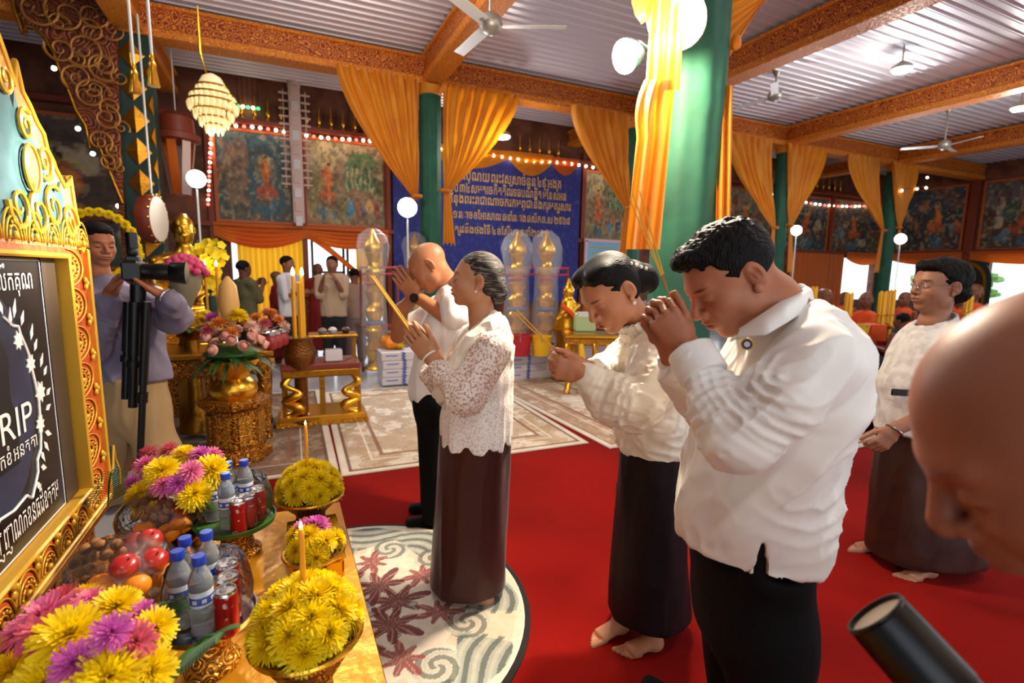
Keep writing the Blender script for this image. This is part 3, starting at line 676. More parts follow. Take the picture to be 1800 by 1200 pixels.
def person_front_man():
    g = 1.25; base = G(1330, 1500, g); base[2] = 0
    r = human('man in untucked white long-sleeved shirt and black trousers, fists with incense raised to bowed forehead', base)
    Fd = HD(-1, .0); Ld = np.cross(UZ, Fd); u = px(g)
    hd = Head(G(1281, 487, g), HD(-.80, -.10, -.57), HD(-.56, 0, .82), 1.10)
    S = SDF(*bounds([hd.p(-.13, -.1, -.13), hd.p(.13, .1, .13), hd.p(-.13, .1, .13), G(1420, 640, g)], .04), .0027); hd.build(S, jaw=1.08, cheek=1.12, nose=1.08)
    limb(S, [hd.p(-.035, 0, -.045), G(1352, 530, g), G(1390, 580, g)], [.064, .066, .085], .03)
    # fists
    w1 = G(1203, 606, g-.07); T1 = HD(-.2, 0, .9)
    H1 = SDF(*bounds([G(1130, 500, g-.15), G(1250, 680, g+.12)], .05), .0024)
    F1 = HD(-.62, .05, .78)
    hand(H1, w1, F1, nrm(GH+.35*RH), HD(.55, 0, .45), 1.0, ((55, 60, 40), (60, 68, 40), (64, 72, 40), (66, 74, 40)), .0, (.8, .3, .5), 10)
    wb = w1+GH*.085-RH*.012-UZ*.005; hand(H1, wb, HD(-.55, -.1, .8), nrm(-GH+.3*RH), HD(.55, 0, .45), 1.0, ((35, 55, 40), (38, 58, 40), (40, 60, 40), (42, 62, 40)), .0, (.8, .3, .4), 8)
    limb(H1, [w1, G(1222, 650, g-.10)], [.030, .034], .012); limb(H1, [wb, G(1190, 660, g+.06)], [.030, .034], .012)
    K = SDF(*bounds([G(1390, 580, g), G(1330, 1500, g)], .15), .012); limb(K, [G(1390, 590, g), G(1330, 950, g)], [.08, .11], .03)
    for f in (-.09, .09): limb(K, [G(1325, 1000, g)+Ld*f, base+Ld*f+UZ*.06], [.07, .045])
    Q = SDF(*bounds([base-V3(.35, .35, 0), base+V3(.35, .35, .14)], 0.0), .006)
    for f, sd in ((-.1, 1), (.1, -1)): foot(Q, base+Ld*f-Fd*.08, Fd, 1.08, .1, sd)
    child('body', [S, H1, K, Q], 'skin', r, lambda P: hd.paint(P, 'a8694a', '8a4638', '120c0a', open_eyes=False, lips=.55))
    Hh = hair(hd, .003, 1.04, True, extra=[((.035, 0, .088), (.06, .06, .028))], hl=.072)
    P, Fq = Hh.mesh(); N = vnormals(P, Fq); l = hd.loc(P); up = np.clip((l[:, 2]-.02)*14, 0, 1)
    P = P+N*(up*(.0028*vnoise(P*160, 3)+.004*vnoise(P*70, 8)))[:, None]
    obj('hair', skinmesh('hair', P, Fq, 'hair_black', None, r.location), r)
    # shirt
    C = SDF(*bounds([G(1150, 480, g), G(1520, 1050, g)], .26), .0055)
    st = [(1388, 575, 52, .15), (1395, 625, 92, .205), (1378, 690, 105, .205), (1350, 760, 112, .195), (1330, 840, 122, .19), (1318, 900, 128, .20), (1312, 985, 118, .20), (1318, 1060, 110, .20)]
    for (x0, y0, a0, b0), (x1, y1, a1, b1) in zip(st[:-1], st[1:]): C.cone(G(x0, y0, g), G(x1, y1, g), (a0*u, b0), (a1*u, b1), RH, .03)
    sh, el_, cu = G(1428, 635, g-.17), G(1298, 768, g-.22), G(1226, 640, g-.105)
    limb(C, [sh, G(1365, 700, g-.21), el_], [.084, .074, .066], .03); limb(C, [el_, G(1262, 712, g-.17), cu], [.062, .060, .050], .03)
    limb(C, [G(1385, 640, g+.17), G(1270, 760, g+.22), G(1195, 655, g+.05)], [.085, .068, .050], .03)
    C.cone(G(1335, 500, g), G(1365, 545, g), .070, .078, None, .012, 'sub')
    hp = G(1343, 1022, g-.2); n = nrm(np.cross(G(1343, 1022, g-.2)-G(1180, 922, g), G(1343, 1022, g)-G(1343, 1022, g-.2))); n = n if n[2] < 0 else -n
    zf = G(1343, 1022, g-.2); zz = G(1182, 922, g)
    q = C._box(C.lo-1, C.lo+9); X, Y, Z = q[1:]
    sx = (X-zf[0])*RH[0]+(Y-zf[1])*RH[1]; hem = zf[2]-.0+np.where(sx < 0, -sx*.10, 0)+0*Z
    C.D = np.maximum(C.D, (hem-Z).astype(np.float32))
    # side slit
    sp = G(1346, 1000, g-.21); C.cone(sp+UZ*.05, sp-UZ*.07, (.003, .05), (.014, .075), RH, .0, 'sub')
    child('shirt', C, 'white_shirt', r, None, [(HD(-.75, 0, -.9), .011, 8, 31), (HD(-.6, 0, -.6), .0040, 20, 14), ('j', G(1285, 740, g-.24), .0075, 150, .10, HD(-.4, 0, 1), 2), ('j', G(1365, 660, g-.26), .0065, 120, .12, HD(-.7, 0, -.5), 5), ('j', G(1420, 850, g-.1), .008, 90, .13, HD(.6, 0, -.8), 8)], 1)
    # collar
    rt = V3(r.location)
    def leaf_(inn, out):
        inn, out = [G(x, y, g+d) for x, y, d in inn], [G(x, y, g+d) for x, y, d in out]
        def at_(L, s): i = min(int(s*(len(L)-1)), len(L)-2); f = s*(len(L)-1)-i; return L[i]+(L[i+1]-L[i])*f
        f1 = lambda s, t: at_(inn, s)+(at_(out, s)-at_(inn, s))*t+UZ*.012*sin(pi*t)-rt-GH*.010*sin(pi*t)
        b = B(); b.grid(f1, 28, 8); b.grid(lambda s, t: f1(1-s, t)+GH*.005-UZ*.003, 28, 8); return b
    part('collar', leaf_([(1404, 498, .10), (1416, 503, .04), (1404, 511, -.04), (1366, 533, -.082), (1328, 558, -.085), (1298, 578, -.055)], [(1424, 525, .12), (1432, 534, .03), (1416, 546, -.08), (1384, 566, -.15), (1347, 588, -.17), (1296, 592, -.10)]), 'white_shirt', r, 'all')
    part('collar', leaf_([(1404, 498, .10), (1370, 520, .085), (1325, 550, .075), (1294, 578, .03)], [(1420, 520, .14), (1385, 545, .15), (1330, 580, .13), (1284, 600, .05)]), 'white_shirt', r, 'all')
    D = SDF(*bounds([cu, cu], .12), .004); ax = nrm(cu-el_); D.cone(cu-ax*.03, cu+ax*.045, .056, .054, None, 0.); D.plane(cu+ax*.038, ax); D.plane(cu-ax*.035, -ax)
    child('cuff', D, 'white_shirt', r)
    D = SDF(*bounds([cu, G(1195, 650, g+.05)], .12), .005); c2 = G(1192, 642, g+.05); ax = HD(-.3, 0, 1); D.cone(c2-ax*.03, c2+ax*.04, .051, .048, None, 0.); D.plane(c2+ax*.035, ax); D.plane(c2-ax*.035, -ax)
    child('cuff', D, 'white_shirt', r)
    C = SDF(*bounds([base-V3(.2, .2, 0), G(1312, 960, g)+.22], .06), .010)
    C.cone(G(1316, 970, g), G(1318, 1080, g), (.142, .192), (.135, .185), RH, .02)
    for f in (-.09, .09): limb(C, [G(1316, 1060, g)+Ld*f, base+Ld*f+UZ*.03], [.105, .085], .05)
    C.plane((0, 0, .03), (0, 0, -1)); C.plane(G(1316, 950, g), UZ); C.cone(sp+GH*.046+UZ*.04, sp+GH*.050-UZ*.05, .027, .024, None, .03)
    child('trousers', C, 'black_cloth', r, None, [(UZ, .003, 8, 5)], 1)
    rt = V3(r.location); b = B(); c = G(1313, 605, g-.185); nx_ = HD(-.45, -1, .15)
    b.tube([c+nx_*-.004-rt, c+nx_*.006-rt], .0125, 18); pn = part('lapel_pin', b, mat('pin_navy', '3a2a4a', .3, coat=.5), r, True); pn['label'] = 'small round navy pin'
    b = B(); b.torus(c+nx_*.006-rt, .0115, .0014, nx_, 18, 6); part('pin_rim', b, 'gold_metal', pn, True)
    b = B(); b.tube([c+nx_*.005-rt, c+nx_*.0072-rt], .0062, 14); part('pin_emblem', b, mat('pin_white', 'c8c0d0', .4), pn, True)
    a = G(1178, 522, g-.03)
    for i, (ex, ey) in enumerate(((1107, 350), (1112, 340), (1124, 335))):
        b = B(); e = G(ex, ey, g-.03); b.tube([a-nrm(e-a)*.04, a+(e-a)*.22], .0010, 5); s_ = solo('incense_stick', b, 'incense_stick', ('left', 'middle', 'right')[i]+' of three incense sticks pointing up from the front man\'s fists', 'incense')
        b = B(); b.tube([a+(e-a)*.22, e], .0017, 6); part('incense_paste', b, 'incense', s_)

def person_glasses_woman():
    g = 2.5; base = G(1618, 1000, g); base[2] = 0
    r = human('woman with glasses, short hair, pale shirt and brown skirt standing behind the front man', base)
    Fd = HD(-1, .05); Ld = np.cross(UZ, Fd); u = px(g)*1.1
    hd = Head(G(1648, 502, g), HD(-1, -.05, .02), HD(.02, 0, 1), 1.10)
    S = SDF(*bounds([hd.p(-.13, -.1, -.13), hd.p(.13, .1, .13), G(1680, 600, g), G(1610, 600, g)], .05), .0035); hd.build(S, jaw=1.05)
    limb(S, [hd.p(-.025, 0, -.05), G(1640, 565, g), G(1645, 600, g)], [.055, .055, .08], .03)
    w1, t1 = G(1572, 755, g-.2), G(1545, 785, g-.2)
    H1 = SDF(*bounds([w1, t1, G(1630, 730, g-.2)], .1), .004); hand(H1, w1, t1-w1, GH, HD(-.5, 0, .6), 1.1, (35, 45, 30), 0, (.8, .4, .3))
    limb(H1, [w1, G(1630, 728, g-.2)], [.030, .036], .01)
    w2 = G(1528, 690, g+.14); H2 = SDF(*bounds([w2, G(1500, 760, g+.14), G(1560, 650, g+.14)], .06), .004); hand(H2, w2, HD(-.25, 0, -1), GH, HD(-1, 0, 0), 1.1, (30, 45, 30), 0); limb(H2, [w2, G(1562, 655, g+.14)], [.030, .034], .01)
    K = SDF(*bounds([G(1645, 600, g), G(1612, 1000, g)], .15), .012); limb(K, [G(1645, 600, g), G(1630, 770, g)], [.08, .1], .03)
    f1, f2 = WP(1642, 1012, Z=0), WP(1562, 972, Z=0)
    for f in (f1, f2): limb(K, [G(1620, 800, g), f+UZ*.1], [.06, .04])
    Q = SDF(*bounds([f1-V3(.3, .3, 0), f2+V3(.3, .3, .12), f1+V3(.2, .2, .1)], 0.02), .005); foot(Q, f1, HD(-.95, -.2), 1., .05, -1); foot(Q, f2, HD(-.95, .12), 1., .05, 1)
    child('body', [S, H1, H2, K, Q], 'skin', r, lambda P: hd.paint(P, '9a6a50', '7a4038', '201814', open_eyes=True, lips=.5))
    child('hair', hair(hd, .004, 1.1, False, extra=[((-.05, 0, .04), (.082, .088, .08)), ((-.07, 0, -.03), (.06, .078, .05)), ((.045, 0, .085), (.05, .06, .03))], hl=.066), 'hair_black', r, None, [(UZ, .003, 60, 2)])
    rt = V3(r.location); b = B()
    for y in (-1, 1):
        b.torus(hd.p(.103, .032*y, -.004)-rt, .020*hd.s, .0014, hd.F, 18, 6); b.tube([hd.p(.10, .052*y, 0)-rt, hd.p(.0, .080*y, .004)-rt], .0016, 6)
    b.tube([hd.p(.106, -.012, 0)-rt, hd.p(.106, .012, 0)-rt], .0014, 6); part('glasses', b, 'steel', r, True)
    C = SDF(*bounds([G(1520, 560, g), G(1710, 780, g)], .25), .007)
    st = [(1650, 592, 30, .14), (1645, 625, 60, .20), (1632, 680, 68, .19), (1618, 770, 68, .19)]
    for (x0, y0, a0, b0), (x1, y1, a1, b1) in zip(st[:-1], st[1:]): C.cone(G(x0, y0, g), G(x1, y1, g), (a0*u, b0), (a1*u, b1), RH, .03)
    limb(C, [G(1675, 630, g-.17), G(1690, 720, g-.22), G(1625, 735, g-.2)], [.085, .075, .058], .03)
    limb(C, [G(1620, 630, g+.17), G(1590, 670, g+.2), G(1548, 672, g+.15)], [.08, .07, .056], .03)
    C.cone(G(1640, 560, g), G(1634, 585, g), .06, .066, None, .01, 'sub'); C.plane(G(1618, 755, g), -UZ)
    child('shirt', C, 'pale_shirt', r, None, [(HD(-.4, 0, -1), .008, 13, 6)], 1)
    D = SDF(*bounds([G(1590, 540, g), G(1690, 620, g)], .12), .006); D.cone(G(1646, 562, g), G(1640, 596, g), (.085, .085), (.115, .12), RH, 0.); D.cone(G(1644, 540, g), G(1640, 600, g), .070, .088, None, .004, 'sub'); D.plane(G(1648, 560, g), HD(-.5, 0, .9))
    child('collar', D, 'pale_shirt', r)
    b = B(); b.box((0, 0, 0), (.11, .012, .032), 0, .004); o = part('phone', b, 'black_plastic', r); p = G(1588, 690, g-.212)-rt; o.location = p; o.rotation_euler = (0, .05, math.atan2(RH[1], RH[0]))
    b = B(); b.torus(w1-nrm(t1-w1)*.0-rt, .036, .005, nrm(t1-w1), 16, 6); part('bracelet_watch', b, 'steel', r, True)
    C = SDF(*bounds([base-V3(.35, .35, 0), G(1618, 740, g)+.25], .02), .010); zb = .06; cc = V3(base[0], base[1], zb)
    C.cone(G(1618, 745, g), cc, (.17, .17), (.285, .21), RH, 0.); C.plane((0, 0, zb), (0, 0, -1)); C.plane(G(1618, 742, g), UZ)
    child('skirt', C, 'brown_silk', r, None, [(UZ, .010, 8, 17)], 1)
    C = SDF(*bounds([G(1488, 680, g+.16), G(1550, 760, g+.16)], .08), .006); C.cone(G(1522, 700, g+.2), G(1512, 742, g+.2), (.05, .05), (.075, .06), RH, .02)
    root = thing('handbag', 'soft brown handbag hanging from the far hand of the woman with glasses', 'bag', tuple(G(1512, 760, g+.2)))
    child('bag_body', C, 'brown_leather', root, None, [(UZ, .006, 22, 3)], 1)
    b = B(); b.tube([G(1512, 712, g+.2)-V3(root.location), G(1518, 690, g+.17)-V3(root.location), G(1532, 684, g+.16)-V3(root.location), G(1530, 712, g+.2)-V3(root.location)], .006, 8); part('strap', b, 'brown_leather', root, True)

def person_bald_man():
    g = .43; base = G(2420, 1900, g+.1); base[2] = 0
    r = human('bald man leaning in at the right edge, face very close and blurred', base)
    hd = Head(G(1885, 760, g), HD(-.70, .36, -.62), HD(-.55, .28, .78), 1.15)
    S = SDF(*bounds([hd.p(-.13, -.1, -.13), hd.p(.13, .1, .13), hd.p(-.13, .1, .13), hd.p(.13, -.1, -.13)], .05), .0035); hd.build(S, nose=1.1, cheek=1.15, jaw=1.05)
    nk = hd.p(-.10, 0, -.15); limb(S, [hd.p(-.03, 0, -.05), nk], [.066, .066], .03)
    K = SDF(*bounds([nk, base], .2), .012); hp = V3(base[0], base[1], .85); limb(K, [nk, hp], [.06, .08], .03)
    side = np.cross(UZ, HD(-1, 0))
    for f in (-.1, .1): limb(K, [hp+side*f, base+side*f+UZ*.05], [.06, .05])
    he = G(1735, 1300, .52); hx = nrm(he-G(1536, 1075, .60)); arms = []; HA = SDF(*bounds([he, he], .16), .004); hand(HA, he+RH*.05-UZ*.07, nrm(-RH*.35+UZ*.9), -GH, -hx, 1.1, (40, 55, 35), 0, (.8, .4, .4))
    ch = nk*.75+hp*.25
    child('body', [S, K, HA], 'skin', r, lambda P: hd.paint(P, '9c5e44', '7a3e32', '3a2a22', bald='7a5a4a', open_eyes=False, browa=.35))
    C = SDF(*bounds([nk, hp, he], .3), .010); ch = nk*.6+hp*.4
    for sd_, wr in ((-1, he+RH*.06-UZ*.09), (1, hp+RH*.1-GH*.3+UZ*.25)): sh_ = nk-UZ*.14+RH*.07+side*.16*sd_; el_ = (sh_+wr)/2-UZ*.16+RH*.12; limb(C, [sh_, el_, wr], [.085, .07, .05], .03)
    C.cone(nk+UZ*.005, nk-UZ*.10+RH*.05, (.075, .075), (.10, .14), RH, .03); C.cone(nk-UZ*.10+RH*.06, ch, (.10, .16), (.15, .2), RH, .03); C.cone(ch, hp-UZ*.1, (.15, .2), (.15, .19), RH, .03)
    C.plane(nk+UZ*.012, nrm(hd.c-nk)); child('shirt', C, 'white_shirt', r, None, None, 1)
    C = SDF(*bounds([hp, base], .25), .012)
    for f in (-.1, .1): limb(C, [hp+side*f, base+side*f+UZ*.03], [.12, .08], .05)
    C.plane((0, 0, .02), (0, 0, -1)); child('trousers', C, 'black_cloth', r)

def person_photographer():
    g = 3.0; base = G(232, 900, g); base[2] = 0
    r = human('photographer in grey-purple shirt and khaki trousers looking down into a camera behind the framed board', base)
    Fd = HD(.85, -.5); Ld = np.cross(UZ, Fd); u = px(g)*1.15
    hd = Head(G(171, 428, g), HD(.86, -.46, -.16), HD(.14, -.1, 1), 1.04)
    S = SDF(*bounds([hd.p(-.13, -.1, -.13), hd.p(.13, .1, .13), hd.p(-.13, .1, .13), hd.p(.13, -.1, .13), G(180, 520, g)], .06), .004); hd.build(S, jaw=1.06)
    limb(S, [hd.p(-.025, 0, -.05), G(172, 478, g), G(178, 510, g+.02)], [.055, .055, .08], .03)
    wr, tr = G(196, 512, g-.22), G(226, 462, g-.25); wl, tl = G(292, 520, g-.30), G(255, 500, g-.28)
    H1 = SDF(*bounds([wr, tr, wl, tl, G(310, 550, g)], .09), .004)
    hand(H1, wr, tr-wr, HD(1, 0, 0), HD(0, -1, .3), 1.2, ((15, 45, 35),)*4, 0, (.8, .4, .4)); hand(H1, wl, tl-wl, UZ, HD(.1, -1, 0), 1.2, ((15, 30, 25),)*4, 0, (.8, .5, .3))
    limb(H1, [wr, G(186, 540, g-.22)], [.036, .042], .012); limb(H1, [wl, G(303, 540, g-.25)], [.036, .030], .012)
    K = SDF(*bounds([G(180, 510, g), base], .2), .014); limb(K, [G(180, 510, g), G(225, 680, g)], [.08, .12], .03)
    for f, x in ((-1, 185), (1, 282)): limb(K, [G(232+f*24, 715, g), G(x, 800, g), G(x-f*4, 905, g)], [.05, .05, .04])
    child('body', [S, H1, K], 'skin', r, lambda P: hd.paint(P, '9a5c3c', '7a3c30', '0e0a08', open_eyes=False, lips=.4))
    child('hair', hair(hd, .005, 1.05, True, extra=[((.03, 0, .085), (.06, .06, .03))], hl=.072), 'hair_black', r)
    C = SDF(*bounds([G(120, 480, g), G(330, 690, g), G(300, 530, g-.32), G(150, 600, g-.32)], .3), .009)
    st = [(182, 512, 30, .11), (196, 545, 58, .16), (212, 600, 62, .15), (232, 690, 64, .15)]
    for (x0, y0, a0, b0), (x1, y1, a1, b1) in zip(st[:-1], st[1:]): C.cone(G(x0, y0, g), G(x1, y1, g), (a0*u, b0), (a1*u, b1), RH, .03)
    limb(C, [G(150, 528, g-.1), G(158, 610, g-.22), G(192, 530, g-.22)], [.10, .088, .062], .03); limb(C, [G(240, 535, g+.02), G(308, 560, g-.15), G(300, 530, g-.28)], [.09, .08, .062], .03)
    C.plane(G(232, 668, g), HD(.05, 0, -1)); C.cone(G(172, 478, g), G(176, 495, g), .06, .066, None, .01, 'sub')
    child('shirt', C, 'grey_shirt', r, None, [(HD(.5, 0, -1), .010, 11, 8), ('j', G(160, 590, g-.26), .009, 100, .13, HD(.3, 0, 1), 3)], 1)
    C = SDF(*bounds([base-V3(.2, .2, 0), G(232, 650, g)+.3], .12), .012)
    C.cone(G(232, 662, g), G(234, 720, g), (.19, .15), (.20, .16), RH, .02)
    for f, x in ((-1, 185), (1, 282)): limb(C, [G(232+f*24, 715, g), G(x, 800, g), G(x-f*4, 905, g)], [.125, .115, .09], .06)
    C.plane((0, 0, .02), (0, 0, -1)); C.plane(G(232, 660, g), UZ)
    child('trousers', C, 'khaki', r, None, [(UZ, .010, 9, 9)], 1)
    rt = V3(r.location); b = B(); b.torus(wl-nrm(tl-wl)*.01-rt, .042, .006, nrm(tl-wl), 16, 6); part('wristwatch', b, 'steel', r, True)
    # camera
    c = G(236, 476, g-.3); k = thing('dslr_camera', 'black camera with a large lens hood in the photographer\'s hands', 'camera', tuple(c)); ax = HD(1, .40, -.04)
    a = math.atan2(ax[1], ax[0])
    b = B(); b.box((0, 0, 0), (.08, .15, .11), a, .015); b.box((0, 0, .065), (.06, .06, .04), a, .012); part('camera_body', b, 'black_plastic', k)
    b = B(); b.tube([ax*.04, ax*.09, ax*.10, ax*.16], [.042, .042, .046, .046], 20); ln = part('lens', b, 'black_plastic', k, True)
    b = B(); b.tube([ax*.16, ax*.165, ax*.24], [.048, .055, .062], 20); part('lens_hood', b, 'black_plastic', ln, True)
    b = B(); b.box((0, 0, .10), (.045, .05, .05), a, .008); b.tube([V3(0, 0, .12), V3(0, 0, .20)], .028, 12); part('flash_unit', b, 'black_plastic', k, True)
    t = thing('camera_tripod', 'folded black tripod hanging below the photographer\'s camera', 'tripod', tuple(G(240, 815, g-.33)))
    o = V3(t.location)
    top = G(243, 500, g-.33)
    b = B(); b.tube([top-o, G(243, 540, g-.33)-o], .036, 14); part('tripod_head', b, 'black_plastic', t, True)
    for i, (x0, x1, y1, rr) in enumerate(((228, 222, 700, .030), (238, 234, 715, .030), (258, 246, 815, .022))):
        b = B(); e = G(x1, y1, g-.33-.02*i); s_ = G(x0, 530, g-.33-.02*i); b.tube([s_-o, s_+(e-s_)*.5-o, s_+(e-s_)*.5-o, e-o], [rr, rr, rr*.8, rr*.8], 10); lg = part('leg', b, 'black_plastic', t, True)
        b = B(); m_ = s_+(e-s_)*.55-o; b.tube([m_, m_+(e-s_)*.06], rr*1.15, 10); part('leg_clamp', b, 'black_plastic', lg, True)
# ------------------------------------------------------------------ materials of the hall
def mat_orn(name, cols, scale, rough=.45, metal=.0, rings=34., depth=.01, stretch=(1, 1, 1), edge=.5):
    """painted carved ornament: rosettes of rings in every cell; cols = (ground, line, fill)"""
    m = mat(name, cols[0], rough, metal); nt = m.node_tree; N = nt.nodes.new; L = nt.links.new; b = nt.nodes['Principled BSDF']
    tc = N('ShaderNodeTexCoord'); mp = N('ShaderNodeMapping'); mp.inputs['Scale'].default_value = stretch; L(tc.outputs['Object'], mp.inputs[0])
    nz = N('ShaderNodeTexNoise'); nz.inputs['Scale'].default_value = scale*1.5; L(mp.outputs[0], nz.inputs['Vector'])
    ad = N('ShaderNodeMixRGB'); ad.blend_type = 'ADD'; ad.inputs[0].default_value = .35/scale; L(mp.outputs[0], ad.inputs[1]); L(nz.outputs[1], ad.inputs[2])
    v = N('ShaderNodeTexVoronoi'); v.inputs['Scale'].default_value = scale; v.inputs['Randomness'].default_value = .55; L(ad.outputs[0], v.inputs['Vector'])
    mu = N('ShaderNodeMath'); mu.operation = 'MULTIPLY'; mu.inputs[1].default_value = rings; L(v.outputs[0], mu.inputs[0])
    sn = N('ShaderNodeMath'); sn.operation = 'SINE'; L(mu.outputs[0], sn.inputs[0])
    r = N('ShaderNodeValToRGB'); e = r.color_ramp.elements; e[0].position = .0; e[0].color = (*srgb(cols[0]), 1); e[1].position = 1.; e[1].color = (*srgb(cols[2]), 1)
    q = r.color_ramp.elements.new(.45); q.color = (*srgb(cols[0]), 1); q = r.color_ramp.elements.new(.55); q.color = (*srgb(cols[1]), 1); q = r.color_ramp.elements.new(.8); q.color = (*srgb(cols[2]), 1)
    mr = N('ShaderNodeMapRange'); mr.inputs[1].default_value = -1; mr.inputs[2].default_value = 1; L(sn.outputs[0], mr.inputs[0]); L(mr.outputs[0], r.inputs[0]); L(r.outputs[0], b.inputs['Base Color'])
    bn = N('ShaderNodeBump'); bn.inputs['Strength'].default_value = .6; bn.inputs['Distance'].default_value = depth; L(mr.outputs[0], bn.inputs['Height']); L(bn.outputs[0], b.inputs['Normal'])
    return m
def mat_cloth(name, col, trans=.45, rough=.6, bump=None, vary=None):
    m = mat(name, col, rough, bump=bump, vary=vary, sheen=.2); nt = m.node_tree; N = nt.nodes.new; L = nt.links.new
    b = nt.nodes['Principled BSDF']; o = nt.nodes['Material Output']; t = N('ShaderNodeBsdfTranslucent'); t.inputs[0].default_value = (*srgb(col), 1)
    x = N('ShaderNodeMixShader'); x.inputs[0].default_value = trans; L(b.outputs[0], x.inputs[1]); L(t.outputs[0], x.inputs[2]); L(x.outputs[0], o.inputs[0]); return m
def mat_film(name, col='ffffff', a=.12, rough=.12):
    m = mat(name, col, rough, spec=.9, bump=('noise', 30, .8, .02)); nt = m.node_tree; N = nt.nodes.new; L = nt.links.new; b = nt.nodes['Principled BSDF']; nl = b.inputs['Normal'].links[0].from_socket
    t = N('ShaderNodeBsdfTransparent'); gl = N('ShaderNodeBsdfGlossy'); gl.inputs['Roughness'].default_value = rough; L(nl, gl.inputs['Normal']); fr_ = N('ShaderNodeFresnel'); fr_.inputs[0].default_value = 1.35; L(nl, fr_.inputs['Normal'])
    ad = N('ShaderNodeMath'); ad.operation = 'MULTIPLY_ADD'; ad.inputs[1].default_value = 1.2; ad.inputs[2].default_value = a*.25; L(fr_.outputs[0], ad.inputs[0]); x = N('ShaderNodeMixShader'); L(ad.outputs[0], x.inputs[0]); L(t.outputs[0], x.inputs[1]); L(gl.outputs[0], x.inputs[2]); L(x.outputs[0], nt.nodes['Material Output'].inputs[0]); return m
mat('tile_floor', 'c3c3c8', .18, vary=(2, 'aeb0b8', .4, .6)); mat('red_carpet', '8a120b', .95, spec=.1, vary=(1.2, '78100a', .35, .7), bump=('noise', 300, .25, .003))
mat('wall_paint', '7a4a34', .7, vary=(3, '5c3424', .4, .6)); mat('dark_wall', '241a16', .8, vary=(1.5, '3a2a20', .45, .65))
mat('ceiling_metal', 'dcd6e0', .32, .25); mat('ceiling_ground', '8d8490', .5)
mat_orn('beam_red', ('8a2c12', 'c85a14', 'e08a24'), 11, .5, 0, 30, .006); mat_orn('beam_gold', ('c8661a', 'b03a14', 'eea030'), 14, .45, .1, 26, .005)
mat_orn('carved_red', ('5a1412', 'c08a38', '7a3018'), 4.2, .5, .0, 36, .02); mat_orn('carved_gold', ('6e3c0a', 'f0b040', 'c07818'), 16, .34, .7, 30, .01)
mat_orn('gold_lattice', ('8a5010', 'ffd060', 'd89020'), 30, .32, .75, 24, .006)
mat('green_cloth', '1f5c46', .68, bump=('wave', 3.0, .25, .02, 3, 'X'), vary=(4, '194e3b', .4, .65))
mat('dark_green', '16302a', .6); mat_cloth('saffron', 'f2a01c', .35, .5, ('noise', 6, .25, .02), (2, 'e88a18', .4, .65)); mat_cloth('orange_cloth', 'e8731a', .35, .55, ('noise', 6, .25, .02))
mat_cloth('yellow_curtain', 'f0b428', .55, .6); mat('mural_print', '808080', .55, vcol=True); mat('rug_weave', '808080', .95, vcol=True, bump=('noise', 350, .35, .003))
mat('mural_frame', 'b85a2a', .5); mat('wood_red', '7a3018', .5, bump=('noise', 12, .2, .01)); mat('banner_blue', '232a78', .7, vary=(9, '3a4490', .5, .72), bump=('noise', 5, .3, .02))
mat('banner_gold', 'e6b450', .5); mat('bulb_warm', 'fff0d0', .4, emit=14, emit_col='ffe6c0'); mat('bulb_red', 'ff6050', .4, emit=5, emit_col='ff5040'); mat('bulb_green', '60ff90', .4, emit=3, emit_col='30d070')
mat('lamp_white', 'ffffff', .4, emit=60, emit_col='f4f8ff'); mat('lamp_warm', 'ffffff', .4, emit=60, emit_col='fff0d8'); mat('pole_white', 'd8d8d4', .4); mat('white_paint', 'e8e4de', .5)
mat('gold', 'e8b03a', .28, 1., bump=('noise', 22, .3, .01)); mat('gold_dark', 'a87420', .35, .9, bump=('noise', 30, .5, .01)); mat('leaf_green', '2c5a1e', .5, vary=(14, '3f7a2a', .4, .6))

XC = [-1.61, 2.37, 6.54, 10.85, 15.16]; YB, YA, XR, XL, YF = 10.9, 8.5, 19.4, -6.0, -4.5; ZBM, ZC = 4.47, 4.95
# ------------------------------------------------------------------ floor, carpet, rugs
b = B(); b.box(((XL+XR)/2, 3.6, -.05), (XR-XL+2, 17, .1)); struct('floor', b, 'tile_floor')
b = B(); b.box((5.0, 1.2, .004), (11.4, 9.4, .008)); solo('carpet', b, 'red_carpet', 'plain red carpet spread over the hall floor', 'carpet')
def rug_canvas(w, h, asp, base, c2, c3, line, seed):
    c = Canvas(w, h, asp, base); X, Y = c.x/asp, c.y; mx, my = np.abs(X-.5)*asp, np.abs(Y-.5)
    n = noise2(mx*17+3, my*17+3, seed, 4); c.put((n > .12).astype(float), c2, .75); c.put((np.abs(n) < .05).astype(float), line, .6)
    n2 = noise2(mx*42, my*42, seed+9, 3); c.put((n2 > .28).astype(float), c3, .7); c.put((np.abs(n2-.1) < .05).astype(float), line, .4)
    r = np.hypot(mx/asp*1.25, my*1.25); c.put(((r > .40)&(r < .43)).astype(float), c3, .8); c.put((r < .16).astype(float), 'efe6d8', .5)
    e = np.minimum(np.minimum(X, 1-X)*asp, np.minimum(Y, 1-Y))
    c.put((e < .12).astype(float), c3, .35); c.put(((e < .12)&(n2 > .05)).astype(float), c2, .6)
    for a, q, k in ((.0, .018, 'ded2bf'), (.018, .025, '6b4a38'), (.115, .128, '8a6048'), (.085, .09, 'e6dccb')): c.put(((e >= a)&(e < q)).astype(float), k, .9)
    c.mott(30, .08, seed); return c
